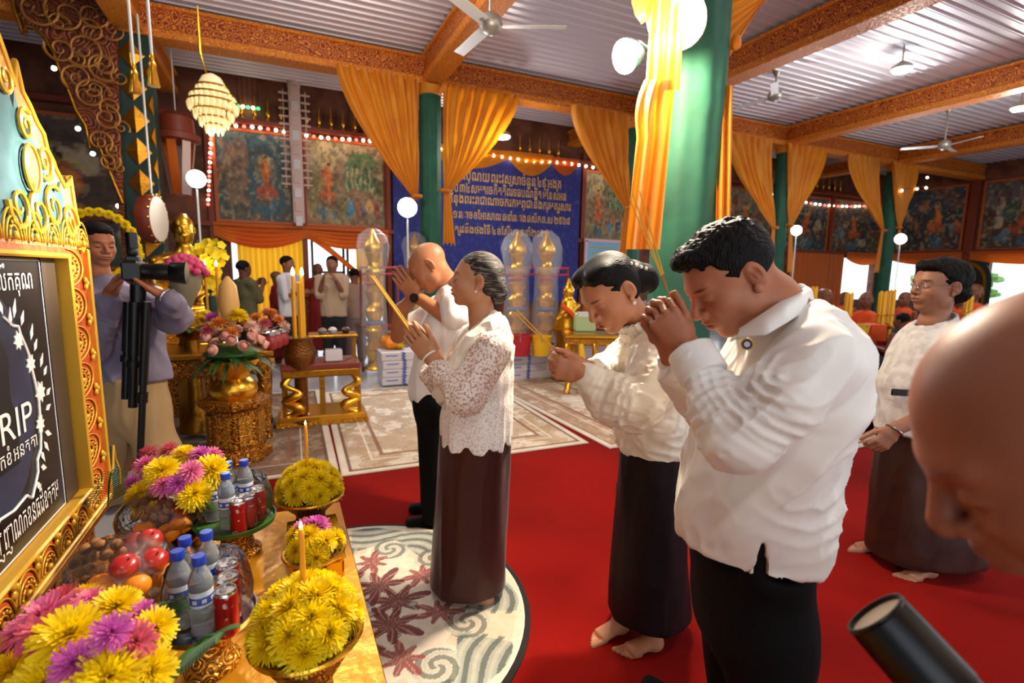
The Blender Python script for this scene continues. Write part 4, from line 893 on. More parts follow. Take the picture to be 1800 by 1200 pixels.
def rug(x0, y0, x1, y1, z, cols, seed, label, rz=0.):
    w, d = x1-x0, y1-y0; c = rug_canvas(250, int(250*d/w)+1, w/d, *cols, seed); o = thing('patterned_rug', label, 'rug', ((x0+x1)/2, (y0+y1)/2, z), rz)
    t = c.build((-w/2, -d/2, .008), (w, 0, 0), (0, d, 0)); part('pile', t, 'rug_weave', o); e = B(); e.box((0, 0, .003), (w+.02, d+.02, .008)); part('binding', e, mat('rug_binding%d' % seed, 'cfc4b2', .9), o)
rug(.40, 3.66, 2.46, 6.35, .012, ('e6dac8', 'b09474', 'c4a88c', '7a5c48'), 3, 'cream and brown patterned rug on the red carpet behind the older woman', -.03)
rug(2.50, 3.45, 3.75, 6.25, .012, ('dccab4', 'a8866a', 'b8977a', '6e5040'), 5, 'brown floral rug running back from behind the woman with the bun', .02)
rug(3.85, 2.62, 6.0, 5.4, .012, ('e0ceb8', 'b08c6c', 'c09c7c', '7a5c48'), 8, 'tan patterned rug behind the woman with glasses')
rug(-1.7, 3.85, .36, 6.6, .012, ('a08c78', '6e5240', '8a6a54', '4a382c'), 11, 'greyish brown rug under the gilded tables', -.02)
# round rug
c = Canvas(300, 300, 1., 'd9cdb8'); X, Y = c.x-.5, c.y-.5; R_, A_ = np.hypot(X, Y)*2, np.arctan2(Y, X)
c.mott(9, .06, 4); k8 = np.abs(((A_/(2*pi)*6) % 1)-.5)*2                       # 0..1 in six sectors
c.put(((R_ < .92)&(R_ > .60)&(k8 < .55)).astype(float), 'c9a986', .45)
q = np.sin(R_*70+6*np.sin(A_*6)); band = (R_ > .62+.16*k8**2)&(R_ < .93-.02*np.cos(A_*12)); c.put((band&(k8 > .25)).astype(float), '8f9690', .8); c.put((band&(q > .45)&(k8 > .2)).astype(float), '4c5650', .8); c.put((band&(q < -.75)&(k8 > .25)).astype(float), 'b9b8a4', .7)
for i in range(12):                                                            # scrolls
    a = 2*pi*i/12; cx, cy = .5+.33*cos(a), .5+.33*sin(a); rr = np.hypot(c.x-cx, c.y-cy); sp = np.sin(rr*190+np.arctan2(c.y-cy, c.x-cx)*2)
    c.put(((rr < .062)&(sp > 0)).astype(float), '55615c', .8); c.put(((rr < .062)&(sp < -.5)).astype(float), 'a8aca0', .6)
for i in range(8):                                                             # maroon acanthus leaves
    for rad, sz, col in ((.13, .082, '6a2a28'), (.245, .06, '8a4640')):
        a = 2*pi*(i+(.5 if rad > .2 else 0))/8; cx, cy = .5+rad*cos(a), .5+rad*sin(a); u = (c.x-cx)*cos(a)+(c.y-cy)*sin(a); v = -(c.x-cx)*sin(a)+(c.y-cy)*cos(a)
        th = np.arctan2(v, u); rr = np.hypot(u*.8, v*1.15); lob = sz*(.72+.28*np.cos(th*7)); c.put((rr < lob).astype(float), col, .95); c.put(((rr < lob)&(np.sin(th*16+rr*60) > .8)).astype(float), 'c8a898', .55)
        c.ell(.5+(rad-.075)*cos(a+.2), .5+(rad-.075)*sin(a+.2), .016, .012, '7d8078', .9); c.ell(.5+(rad-.075)*cos(a+.2), .5+(rad-.075)*sin(a+.2), .010, .007, 'b8b4a4', .9)
c.put((R_ > .965).astype(float), 'e2d9c8', 1); c.put((R_ > .99).astype(float), '2c2622', 1); c.mott(60, .07, 8)
b = B(); n = 300; RR = .78; ok = (R_ <= 1.0)
vid = -np.ones((n, n), int); vid[ok] = np.arange(ok.sum()); b.v = [(x*2*RR, y*2*RR, .012) for x, y in zip(X[ok], Y[ok])]; b.c = c.c[ok]
b.f = [(vid[j, i], vid[j, i+1], vid[j+1, i+1], vid[j+1, i]) for j in range(n-1) for i in range(n-1) if ok[j, i] and ok[j, i+1] and ok[j+1, i] and ok[j+1, i+1]]
o = thing('round_rug', 'round cream rug with maroon leaf medallion and grey-green scrolls, before the altar table', 'rug', (.22, 2.12, .008)); part('pile', b, 'rug_weave', o)
b = B(); b.lathe([(RR-.02, .0), (RR+.006, .0), (RR+.006, .009), (RR-.006, .0135), (RR-.02, .012)], n=72, cap=(False, False)); part('binding', b, mat('rug_edge', '1d1917', .9), o)

# ------------------------------------------------------------------ walls
def wall_pieces(b, axis, pos, a0, a1, z0, z1, holes, th=.2):
    """solid wall with rectangular holes (a0,a1,z0,z1)"""
    xs = sorted({a0, a1, *[h[0] for h in holes], *[h[1] for h in holes]}); zs = sorted({z0, z1, *[h[2] for h in holes], *[h[3] for h in holes]})
    for p, q in zip(xs[:-1], xs[1:]):
        for r, s in zip(zs[:-1], zs[1:]):
            m, n = (p+q)/2, (r+s)/2
            if any(h[0] < m < h[1] and h[2] < n < h[3] for h in holes): continue
            b.box((m, pos, n) if axis == 'x' else (pos, m, n), (q-p, th, s-r) if axis == 'x' else (th, q-p, s-r))
b = B(); wall_pieces(b, 'x', YB+.1, XL, XR+.2, 0, 5.4, [(-.80, 2.0, 0, 2.22), (17.2, 18.9, .75, 2.15), (10.2, 12.0, .6, 2.1)]); struct('wall_back', b, 'wall_paint')
b = B(); wall_pieces(b, 'y', XR+.1, YF, YB, 0, 5.4, [(9.9, 10.75, .75, 2.1), (3.6, 7.95, 0.0, 2.25), (-3.5, 2.0, 0, 2.6)]); struct('wall_right', b, 'wall_paint')
b = B(); b.box((XL-.1, 3.2, 2.7), (.2, 15.4, 5.4)); struct('wall_left', b, 'dark_wall')
b = B(); wall_pieces(b, 'x', YF-.1, XL, XR+.2, 0, 5.4, [(-4, 3.0, 0, 3.6), (4.0, 10.0, 0, 3.6), (11.0, 18.0, 0, 3.6)]); struct('wall_front', b, 'wall_paint')
# ------------------------------------------------------------------ ceiling of ribbed metal strips
b = B(); b.box(((XL+XR)/2, (YF+YB)/2, ZC+.12), (XR-XL+.4, YB-YF+.4, .06)); cl = struct('ceiling', b, 'ceiling_ground')
sm = None; pitch = .17; nst = int((YB-YF)/pitch)
for i in range(nst):
    if sm is None:
        s_ = B(); pr = [(-.083, .05), (-.083, .012), (-.060, 0.), (.040, 0.), (.052, -.022), (.066, -.022), (.078, .012), (.078, .05)]
        s_.ring([[(x, y, z) for y, z in pr] for x in (-(XR-XL)/2, (XR-XL)/2)]); sm = s_.mesh('ceiling_strip', 'ceiling_metal')
    obj('ceiling_strip', sm, cl, ((XL+XR)/2, YF+pitch*(i+.5), ZC))
# ------------------------------------------------------------------ beams
def beam(name, p0, p1, z0=ZBM, h=.36, w=.26):
    ax = 0 if abs(p1[0]-p0[0]) > abs(p1[1]-p0[1]) else 1; L_ = abs(p1[ax]-p0[ax]); c = ((p0[0]+p1[0])/2, (p0[1]+p1[1])/2)
    d = lambda a, k: (L_, a, k) if ax == 0 else (a, L_, k)
    b = B(); b.box((0, 0, z0+h/2+.05), d(w, h)); o = struct(name, b, 'beam_red', loc=(c[0], c[1], 0))
    b = B(); b.box((0, 0, z0+.055), d(w+.07, .11), 0, .012); part('beam_moulding', b, 'beam_gold', o)
    b = B(); b.box((0, 0, z0+h+.03), d(w+.09, .05), 0, .012); part('beam_moulding', b, 'beam_gold', o); return o
k = 1
for y in (YA, 2.5): beam('trim_%d' % k, (XL, y), (XR, y)); k += 1
for x in XC: beam('trim_%d' % k, (x, YF), (x, YA-.15), ZBM+.02); k += 1
for x in XC: beam('trim_%d' % k, (x, YA+.15), (x, YB), ZBM+.02, .3, .22); k += 1
# ------------------------------------------------------------------ columns
def column(x, y, r, label, group='green columns'):
    o = thing('column', label, 'column', (x, y, 0)); b = B()
    b.lathe([(r*1.05, .0), (r*1.05, .05), (r, .3), (r, ZBM-.5), (r*.99, ZBM+.02)], n=40, wob=lambda a, z: 1+.018*sin(a*9)+.010*sin(a*17+1)); part('cloth_wrap', b, 'green_cloth', o, 'all')
    b = B(); b.box((0, 0, .04), (r*2.5, r*2.5, .08), 0, .01); part('base_block', b, 'dark_green', o)
    b = B(); b.lathe([(r*1.02, ZBM-.14), (r*1.12, ZBM-.12), (r*1.12, ZBM-.05), (r*1.2, ZBM-.03), (r*1.2, ZBM)], n=24); part('capital_band', b, 'saffron', o, True)
    return o
column(XC[1], YA, .175, 'green cloth-wrapped column left of the blue banner, between yellow swags')
column(XC[2], YA, .175, 'green column right of the blue banner, mostly hidden by the yellow drape')
column(XC[3], YA, .175, 'green column just right of the front man\'s head, in the far row')
column(XC[4], YA, .175, 'farthest green column, rising above the woman with glasses')
column(2.30, 2.47, .195, 'thick green cloth-wrapped column close behind the front man')
# ornate left column
o = thing('ornate_column', 'dark column with gold diamond studs at the left', 'column', (XC[0], YA, 0)); b = B(); b.box((0, 0, ZBM/2), (.40, .34, ZBM), 0, .02); part('shaft', b, 'dark_green', o)
dm = B(); dm.add([(0, -.035, .17), (.15, -.0, 0), (0, -.035, -.17), (-.15, 0, 0), (0, -.06, 0)], [(0, 4, 1), (1, 4, 2), (2, 4, 3), (3, 4, 0)]); dmm = dm.mesh('diamond_stud', 'gold_dark')
hm = B(); hm.add([(.2, -.0, .13), (.2, 0, -.13), (.08, 0, 0), (.16, -.03, 0)], [(0, 3, 2), (2, 3, 1), (1, 3, 0)]); hmm = hm.mesh('half_stud', 'gold_dark')
for i in range(10):
    obj('diamond_stud', dmm, o, (.0, -.172, 4.2-.40*i)); obj('half_stud', hmm, o, (0, -.172, 4.0-.40*i))
b = B(); b.box((-.235, -.02, ZBM/2), (.06, .38, ZBM), 0, .01); part('edge_strip', b, 'carved_red', o)
# carved spandrel board
o = thing('spandrel_board', 'large carved red and gold spandrel board with scalloped edge at upper left', 'board', (0, 8.26, 0))
pp = [(22, -30), (28, 20), (43, 62), (46, 48), (60, 50), (80, 66), (97, 95), (108, 128), (122, 160), (135, 195), (152, 222), (160, 262), (172, 250), (180, 268), (195, 305), (217, 358), (214, 300), (208, 180), (205, 60), (200, -30)]
P2 = [WP(x, y, Y=8.26) for x, y in pp]; b = B(); b.prism([(p[0], p[2]) for p in P2], (1, 0, 0), (0, 0, 1), (0, 0, 0), -.06); part('panel', b, 'carved_red', o)
b = B(); b.tube([(p[0], -.035, p[2]) for p in P2[:16]], .02, 8); part('gilded_edge', b, 'gold_dark', o, True)
rs = random.Random(4)
def spiral(b, c, r, a0, turns, thick, sx=1):
    pts = []
    for i in range(26):
        t = i/25; a = a0+turns*2*pi*t*sx; q = r*(1-t*.85); pts.append((c[0]+q*cos(a), c[1], c[2]+q*sin(a)))
    b.tube(pts, [thick*(1-.5*i/25) for i in range(26)], 6)
for i, (x, y, r) in enumerate([(70, 20, .2), (120, 30, .24), (165, 30, .22), (150, 90, .22), (185, 120, .18), (165, 170, .2), (190, 210, .16), (110, 90, .16), (140, 140, .17), (178, 250, .14), (195, 285, .12)]):
    p = WP(x, y, Y=8.26); b = B(); spiral(b, (p[0], -.075, p[2]), r, i*1.3, 1.6, .018, 1 if i % 2 else -1); spiral(b, (p[0]+r*.9, -.075, p[2]-r*.6), r*.6, i*2., 1.4, .014, -1 if i % 2 else 1); part('carved_scroll', b, mat('scroll_gold', 'a06c30', .5, .4) if i == 0 else 'scroll_gold', o, True)
# ------------------------------------------------------------------ yellow swags
def swag(name, label, top0, top1, gat, tail, nf=8, amp=.07, gw=.10, m='saffron', tw=.22, cat='drape', ex=1.5, grp=None):
    top0, top1, gat, tail = map(V3, (top0, top1, gat, tail)); dr = nrm(top1-top0); nn = nrm(np.cross(dr, (0, 0, 1)))
    o = thing(name, label, cat, tuple(gat), 0, grp); b = B()
    def f(s, t):
        p = top0+(top1-top0)*s; e = t**ex; q = gat+dr*(s-.15)*gw; v = np.array([p[0]+(q[0]-p[0])*e, p[1]+(q[1]-p[1])*e, p[2]+(q[2]-p[2])*t]) if abs(dr[2]) < .9 else p
        return v+nn*amp*(1-.75*t)*(sin(2*pi*nf*s+1.5*sin(5*t))+.4*sin(2*pi*nf*2.3*s+2))-gat
    b.grid(f, nf*8, 22); part('swag', b, m, o, 'all')
    b = B(); b.torus((0, 0, 0), gw*.62, .03, (0, 0, 1), 16, 8); part('tie', b, m, o, True)
    if tail is not None:
        b = B(); b.grid(lambda s, t: gat+dr*(s-.15)*(gw+(tw-gw)*t)+(tail-gat)*t*(1-.06*abs(sin(3*pi*s)))+nn*amp*.45*sin(2*pi*4*s)*(.4+.6*t)-gat, 24, 10); part('tail', b, m, o, 'all')
YS = 8.28; ZT = ZBM+.03
def P_(x, y): return WP(x, y, Y=YS)
def top(x): return (WP(x, 150, Y=YS)[0], YS, ZT)
swag('curtain_swag', 'yellow swag tied to the left side of the column left of the banner', top(738), top(592), P_(733, 345), P_(730, 352), 7)
swag('curtain_swag', 'yellow swag with long tail on the right side of the column left of the banner', top(776), top(912), P_(782, 335), P_(782, 432), 7)
swag('curtain_swag', 'yellow swag hanging between the blue banner and the near column', top(1112), top(1006), P_(1105, 365), P_(1098, 470), 6)
swag('curtain_swag', 'yellow swag left of the column beyond the front man\'s head', top(1368), top(1284), P_(1362, 400), P_(1358, 470), 6)
swag('curtain_swag', 'yellow swag right of the column beyond the front man\'s head', top(1392), top(1462), P_(1388, 395), P_(1385, 480), 6)
swag('curtain_swag', 'yellow swag with long tail left of the farthest column', top(1562), top(1503), P_(1553, 405), P_(1543, 480), 5)
swag('curtain_swag', 'yellow swag right of the farthest column', top(1584), top(1632), P_(1580, 400), P_(1578, 420), 5)
# drape on the near column
o = thing('column_drape', 'long yellow cloth hanging down the left side of the near green column', 'drape', (2.1, 2.3, 2.0)); oo = V3(o.location)
def dr_(s, t):
    y = 140+298*t; xl = 1133-33*t**.8-8*sin(min(t*3, 1)*pi); xr = 1187-27*t; x = xl+(xr-xl)*s; d = 2.60-.10*sin(pi*s)-.035*sin(2*pi*3.2*s+2*t)*(.3+.7*t)
    return W(x, y, d)-oo
b = B(); b.grid(dr_, 36, 26); part('lower_fall', b, 'saffron', o, 'all')
b = B(); b.grid(lambda s, t: W(1128+60*s+6*t+40*(1-t), -330+488*t, 2.62-.09*sin(pi*s)-.02*sin(2*pi*4*s)-.05*(1-t))-oo, 30, 24); part('upper_wrap', b, 'saffron', o, 'all')
b = B(); b.ball(W(1135, 5, 2.62)-oo, (.07, .06, .08), 12, 8, lambda a, p: 1+.15*sin(5*a)+.1*sin(4*p)); part('knot', b, 'saffron', o, True)
b = B(); b.grid(lambda s, t: W(1262+26*s-4*t, 150+245*t, 2.95+.03*sin(2*pi*2*s))-oo, 12, 14); part('side_fall', b, 'saffron', o, 'all')
o = thing('overhead_swag', 'yellow swag crossing the ceiling to the right of the near column top', 'drape', tuple(W(1300, 0, 3.0))); oo = V3(o.location)
b = B(); b.grid(lambda s, t: W(1283+(160-20*t)*s*(1-.55*t), -60+(60+70*(1-s)**1.2)*t+30*(1-s)*t, 3.0+.03*sin(2*pi*5*t))-oo, 20, 28); part('swag', b, 'saffron', o, 'all')
b = B(); b.ball(W(1294, 75, 2.9)-oo, (.03, .03, .045), 10, 7, lambda a, p: 1+.2*sin(5*a)); part('knot', b, 'saffron', o, True)
# ------------------------------------------------------------------ murals
def mural(kind, seed):
    c = Canvas(90, 76, 1.15, ('5a5648', '8a7c58', '4a4640', '3a3a40', '6a5a44')[kind % 5]); n = noise2(c.x*4, c.y*4, seed, 4)
    x0_, y0_ = c.x.copy(), c.y.copy(); c.x = c.x+.045*noise2(x0_*9, y0_*9, seed+40, 3); c.y = c.y+.045*noise2(x0_*9, y0_*9, seed+60, 3)
    c.put((c.y > .62).astype(float), ('7a8a98', 'c8b890', '6a6a70', '4a5668', '9a8a70')[kind % 5], .7); c.put((n > .15).astype(float), ('3c5a58', '7a6a3a', '5a3a2a', '2a4a40', '5a6a4a')[kind % 5], .6); c.put((n < -.35).astype(float), '8a5a3a', .5)
    if kind % 5 == 0:
        c.rect(.42, .1, .95, .98, '2e5a66', .8); c.rect(.10, .2, .42, .9, '8a6a54', .6); c.ell(.68, .62, .17, .17, '9a8458', .5); cx = .68
    elif kind % 5 == 1:
        c.rect(.55, .45, 1.0, .75, '4a7a5a', .9); c.poly([(.5, .75), (1.05, .75), (.78, .95)], '6a8a5a')
        for i in range(6): c.rect(.58+i*.07, .45, .60+i*.07, .72, 'c8b070', .9)
        c.ell(.30, .78, .13, .13, 'd8c080', .7); cx = .30
        for i in range(5): c.ell(.62+.1*i, .2+.05*(i % 2), .06, .09, ('4a8a9a', 'b86a3a', '3a4a6a', 'c89a5a', '8a3a2a')[i], .9)
    else:
        cx = .25+.12*(seed % 5)
        for i in range(9):
            r_ = random.Random(seed*31+i); c.ell(r_.uniform(.05, 1.1), r_.uniform(.08, .8), r_.uniform(.04, .1), r_.uniform(.06, .16), r_.choice(['a8502a', 'c88a4a', '2a4a5a', '5a7a8a', '7a3a28', 'c0b090', '3a5a3a']), .8, r_.uniform(-.6, .6))
    c.ell(cx, .70, .075, .085, 'e0c070', .55); c.ell(cx, .70, .035, .05, 'c08a60'); c.ell(cx, .755, .03, .022, '1a1412'); c.ell(cx, .52, .075, .15, 'c8602a'); c.ell(cx+.02, .54, .03, .12, 'e08a3a', .7)
    c.ell(cx, .36, .13, .06, 'b8502a' if kind % 5 == 0 else 'c8602a', .9); c.rect(cx-.15, .22, cx+.15, .30, '7a5030', .8); c.rect(cx-.12, .05, cx+.12, .20, '3a6a80', .7)
    c.x, c.y = x0_, y0_; nb = noise2(c.x*22, c.y*22, seed+5, 3); c.put((nb > .45).astype(float), '2a2420', .45); c.put((nb < -.5).astype(float), 'c0a878', .4); c.mott(16, .2, seed); c.mott(45, .14, seed+1)
    return c
def mural_panel(label, a0, a1, z0, z1, kind, seed, wall='back'):
    c = mural(kind, seed); w, h = a1-a0, z1-z0
    if wall == 'back':
        o = thing('mural_panel', label, 'mural', ((a0+a1)/2, YB, z0)); part('painting', c.build((-w/2, -.03, 0), (w, 0, 0), (0, 0, h)), 'mural_print', o); fb = lambda x, z, dx, dz: B().box((x, -.03, z), (dx, .05, dz), 0, .008)
    else:
        o = thing('mural_panel', label, 'mural', (XR, (a0+a1)/2, z0)); part('painting', c.build((-.03, w/2, 0), (0, -w, 0), (0, 0, h)), 'mural_print', o); fb = lambda x, z, dx, dz: B().box((-.03, x, z), (.05, dx, dz), 0, .008)
    for q in ((0, -.03, w+.12, .06), (0, h+.03, w+.12, .06), (-w/2-.03, h/2, .06, h), (w/2+.03, h/2, .06, h)): part('frame_bar', fb(*q), 'mural_frame', o)
mural_panel('dim mural of a seated figure in blue behind the paper tower', -.95, .42, 2.40, 3.98, 0, 3)
mural_panel('mural of a standing saffron figure before a green pavilion', .56, 2.05, 2.40, 3.98, 1, 5)
mural_panel('pale mural with saffron figure right of the blue banner', 6.95, 8.35, 2.35, 3.95, 1, 8)
mural_panel('mural beside the curtain behind the near column, above the door', 8.6, 10.1, 2.35, 3.95, 4, 9)
mural_panel('mural seen between the near column and the next swag', 11.7, 13.5, 2.35, 3.95, 4, 12)
mural_panel('dark mural between the two right-hand columns, left half', 13.9, 16.1, 2.35, 3.95, 3, 13)
mural_panel('dark reddish mural between the two right-hand columns, right half', 16.4, 18.9, 2.35, 3.95, 2, 17)
mural_panel('dark mural with pale figures right of the farthest column', 8.75, 10.6, 2.42, 4.35, 3, 19, 'right')
mural_panel('dark mural with orange seated figures at the right edge', 6.2, 8.25, 2.42, 4.35, 2, 23, 'right')
mural_panel('shadowy mural beyond the carved spandrel board at the far left', -5.4, -1.9, 1.5, 3.9, 2, 29)
# wall posts and rails
for i, x in enumerate((-1.07, .49, 2.12, 6.85, 13.7, 16.25)):
    b = B(); b.box((x, YB-.05, 2.2), (.10, .10, 4.4), 0, .01); struct('trim_%d' % (20+i), b, 'wood_red')
for i, y in enumerate((8.5, 10.75)):
    b = B(); b.box((XR-.06, y, 2.3), (.12, .22, 4.6), 0, .01); struct('trim_%d' % (30+i), b, 'wood_red')
b = B(); b.box(((XL+XR)/2, YB-.09, 2.30), (XR-XL, .10, .09), 0, .01); struct('trim_40', b, 'wood_red')
b = B(); b.box((XR-.09, 6.5, 2.34), (.10, 8.6, .09), 0, .01); struct('trim_41', b, 'wood_red')
# ledge with finials
b = B(); b.box((6.7, YB-.10, 4.14), (25.4, .18, .10), 0, .01); lg = struct('trim_42', b, 'wood_red')
fm = B(); fm.lathe([(.035, 0), (.04, .03), (.02, .06), (.045, .11), (.03, .17), (.012, .24), (.02, .28), (.004, .42)], n=10); fmm = fm.mesh('finial', 'gold', True)
for x in [-.5+.22*i for i in range(16)]+[5.1+.25*i for i in range(5)]+[13.4+.28*i for i in range(12)]: obj('finial', fmm, lg, (x, YB-.10, 4.19))
# ------------------------------------------------------------------ strings of bulbs
bm = {k_: B().ball((0, 0, 0), .030, 8, 6).mesh('bulb', k_, 'all') for k_ in ('bulb_warm', 'bulb_red', 'bulb_green')}
def lights_string(label, pts, cols, drop=False):
    o = thing('string_lights', label, 'string lights', tuple(pts[0])); o0 = V3(pts[0])
    for i, p in enumerate(pts): obj('bulb', bm[cols[i % len(cols)]], o, tuple(V3(p)-o0))
    if drop:
        for p in pts: b = B(); b.tube([V3(p)-o0, V3(p[0], p[1], ZC)-o0], .004, 4); part('wire', b, 'black_plastic', o)
    else: b = B(); b.tube([V3(p)-o0+V3(0, 0, .03) for p in pts], .006, 4); part('wire', b, 'black_plastic', o)
lights_string('row of white and red bulbs along the wall above the left murals', [(-.72+.13*i, YB-.22, 4.02+.02*sin(i*.4)) for i in range(27)], ['bulb_warm', 'bulb_warm', 'bulb_red'])
lights_string('row of white bulbs along the wall above the blue banner', [(3.2+.20*i, YB-.22, 4.04+.02*sin(i*.5)) for i in range(22)], ['bulb_warm'])
lights_string('sagging bulbs between the two right-hand columns', [(13.4+.22*i, YB-.085, 3.90-.14*sin(pi*i/22)) for i in range(23)], ['bulb_warm', 'bulb_warm', 'bulb_red'])
lights_string('vertical row of red and white bulbs left of the seated-figure mural', [WP(371-.3*i, 228+8.2*i, Y=YB-.085) for i in range(17)], ['bulb_red', 'bulb_warm'])
lights_string('short row of green and pale bulbs beside the chandelier', [WP(418+9*i, 186+1.2*i, Y=YB-.12) for i in range(5)], ['bulb_green', 'bulb_warm'], True)
lights_string('loose bulbs hanging beyond the carved spandrel board', [WP(x, y, Y=8.9) for x, y in ((95, 120), (137, 226), (163, 270), (208, 362))], ['bulb_warm'], True)
lights_string('few bulbs near the farthest column', [WP(x, y, Y=8.2) for x, y in ((1585, 335), (1612, 332), (1628, 330), (1630, 312))], ['bulb_warm'])
# ------------------------------------------------------------------ text
def text_mesh(s, m, height, depth=.004):
    c = bpy.data.curves.new('t', 'FONT'); c.body = s; c.extrude = .0; o = bpy.data.objects.new('t', c); COL.objects.link(o); bpy.context.view_layer.update()
    me = bpy.data.meshes.new_from_object(o.evaluated_get(bpy.context.evaluated_depsgraph_get())); bpy.data.objects.remove(o)
    n = len(me.vertices); co = np.zeros(n*3, np.float32); me.vertices.foreach_get('co', co); co = co.reshape(-1, 3)
    x0, x1, = co[:, 0].min(), co[:, 0].max(); co[:, 0] -= (x0+x1)/2; k_ = height/.72; co *= k_
    me.vertices.foreach_set('co', co.ravel()); me.update(); me.materials.clear(); me.materials.append(M[m]); return me, (x1-x0)*k_
def text_part(s, m, parent, pos, width, height, ex=(1, 0, 0), ez=(0, 0, 1), name='lettering'):
    ex, ez = V3(ex), V3(ez); ny = np.cross(ex, ez); ws = [text_mesh(w, m, height) for w in s.split(' ')]; gap = height*.35; tot = sum(w for _, w in ws)+gap*(len(ws)-1); k_ = width/tot; x = -tot/2
    for me, w in ws:
        o = obj(name, me, parent); q = V3(pos)+ex*(x+w/2)*k_; x += w+gap
        o.matrix_local = Matrix(((ex[0]*k_, ez[0], ny[0], q[0]), (ex[1]*k_, ez[1], ny[1], q[1]), (ex[2]*k_, ez[2], ny[2], q[2]), (0, 0, 0, 1)))
# ------------------------------------------------------------------ banner
o = thing('banner', 'large blue cloth banner with five lines of gold script on the back wall', 'banner', (4.45, YB-.16, .8)); b = B()
b.grid(lambda s, t: (-2.25+4.5*s, .012*sin(20*s+3*t), 3.25*t), 40, 10); part('cloth', b, 'banner_blue', o, 'all')
def bx(x0, x1, y):
    a, q = WP(x0, y, Y=YB-.16), WP(x1, y, Y=YB-.16); return (a[0]+q[0])/2-4.45, q[0]-a[0], (a[2]+q[2])/2-.8
for s, x0, x1, y, h in (('ពិធីបុណ្យ ព្រះវស្សាចំនួន ៤៩ អង្គ', 800, 985, 324, .22), ('ខួប ៣៤ សម្តេច កិត្តិព្រឹទ្ធបណ្ឌិត ម៉ែន សំអន', 790, 994, 345, .20), ('ក្នុងព្រះរាជាណាចក្រកម្ពុជា និងក្រុមគ្រួសារ', 788, 1002, 364, .20), ('១១ រោច ខែអាសាឍ ឆ្នាំរោង ឆស័ក ព.ស ២៥៦៨', 788, 1000, 389, .18), ('ត្រូវនឹងថ្ងៃទី ៤ ខែសីហា ឆ្នាំ២០២៤', 799, 965, 413, .17)):
    s = s.replace('\u17d2', ''); cx, w, cz = bx(x0, x1, y); text_part(s, 'banner_gold', o, (cx, -.03, cz), w, h)
for i, (x0, x1, y0, sag, m_) in enumerate(((745, 895, 266, 22, 'saffron'), (893, 972, 280, 26, 'saffron'), (970, 1016, 290, 18, 'orange_cloth'))):
    a, q = WP(x0, y0, Y=YB-.24), WP(x1, y0+12*(x1-x0)/120, Y=YB-.24); s_ = thing('valance_swag', ('left', 'middle', 'right')[i]+' scalloped valance swag above the blue banner', 'drape', tuple(a)); b = B(); dz = sag*12.0/F_PX
    b.grid(lambda s, t: (V3(q)-a)*s+V3(0, -.05*sin(2*pi*5*t)*sin(pi*s), .14-(.10+dz*4*s*(1-s))*t), 20, 20); part('swag', b, m_, s_, 'all')
    b = B(); b.tube([V3(0, 0, .16), (V3(q)-a)+V3(0, 0, .16)], .03, 8); part('rolled_top', b, m_, s_, True)
p0, p1 = WP(1030, 422, Y=YB-.2), WP(1090, 500, Y=YB-.2); o = thing('notice_board', 'pale blue framed notice with yellow lines right of the banner', 'notice', (p0[0], YB-.2, p1[2])); w, h = p1[0]-p0[0], p0[2]-p1[2]
b = B(); b.box((w/2, 0, h/2), (w, .03, h)); part('panel', b, mat('notice_blue', '7ab4d8', .5), o)
for q in ((w/2, h, w+.1, .08), (w/2, 0, w+.1, .08), (0, h/2, .08, h), (w, h/2, .08, h)): b = B(); b.box((q[0], -.01, q[1]), (q[2], .05, q[3]), 0, .008); part('frame_bar', b, mat('frame_pink', 'd8b4c0', .5), o)
for i in range(4): b = B(); b.box((w*.5, -.02, h*(.85-.14*i)), (w*(.75-.1*(i % 2)), .006, .035)); part('text_line', b, mat('notice_line', 'b8a860', .6), o)
# ------------------------------------------------------------------ doorways and curtains
def curtain(label, p0, p1, z0, z1, m='yellow_curtain', nf=12, amp=.05, wave=None, cat='curtain'):
    p0, p1 = V3(*p0, 0), V3(*p1, 0); d = p1-p0; nn = nrm(np.cross(d, (0, 0, 1))); o = thing('curtain', label, cat, (p0[0], p0[1], z0)); b = B()
    b.grid(lambda s, t: d*s+nn*amp*(sin(2*pi*nf*s)+.3*sin(2*pi*nf*2.7*s+t))*(1-.4*t)+V3(0, 0, (z1-z0)*t), nf*8, 8); part('panel', b, m, o, 'all')
    b = B(); b.tube([V3(0, 0, z1-z0+.01), d+V3(0, 0, z1-z0+.01)], .02, 8); part('curtain_rod', b, 'wood_red', o, True)
curtain('sunlit yellow curtain in the doorway below the seated-figure mural', (-.70, YB-.02), (.46, YB-.02), .05, 2.2)
curtain('narrow yellow curtain at the right of the open doorway', (1.45, YB-.02), (2.0, YB-.02), .6, 2.2, nf=6)
curtain('orange curtain below the dark murals, left of the far windows', (14.4, YB-.12), (17.0, YB-.12), .1, 2.25, 'orange_cloth')
curtain('orange curtain beside the notice board', (6.9, YB-.12), (8.5, YB-.12), .1, 2.25, 'orange_cloth', 8)
curtain('yellow curtain behind the near column', (11.9, YB-.12), (13.6, YB-.12), .1, 2.2, 'yellow_curtain', 8)
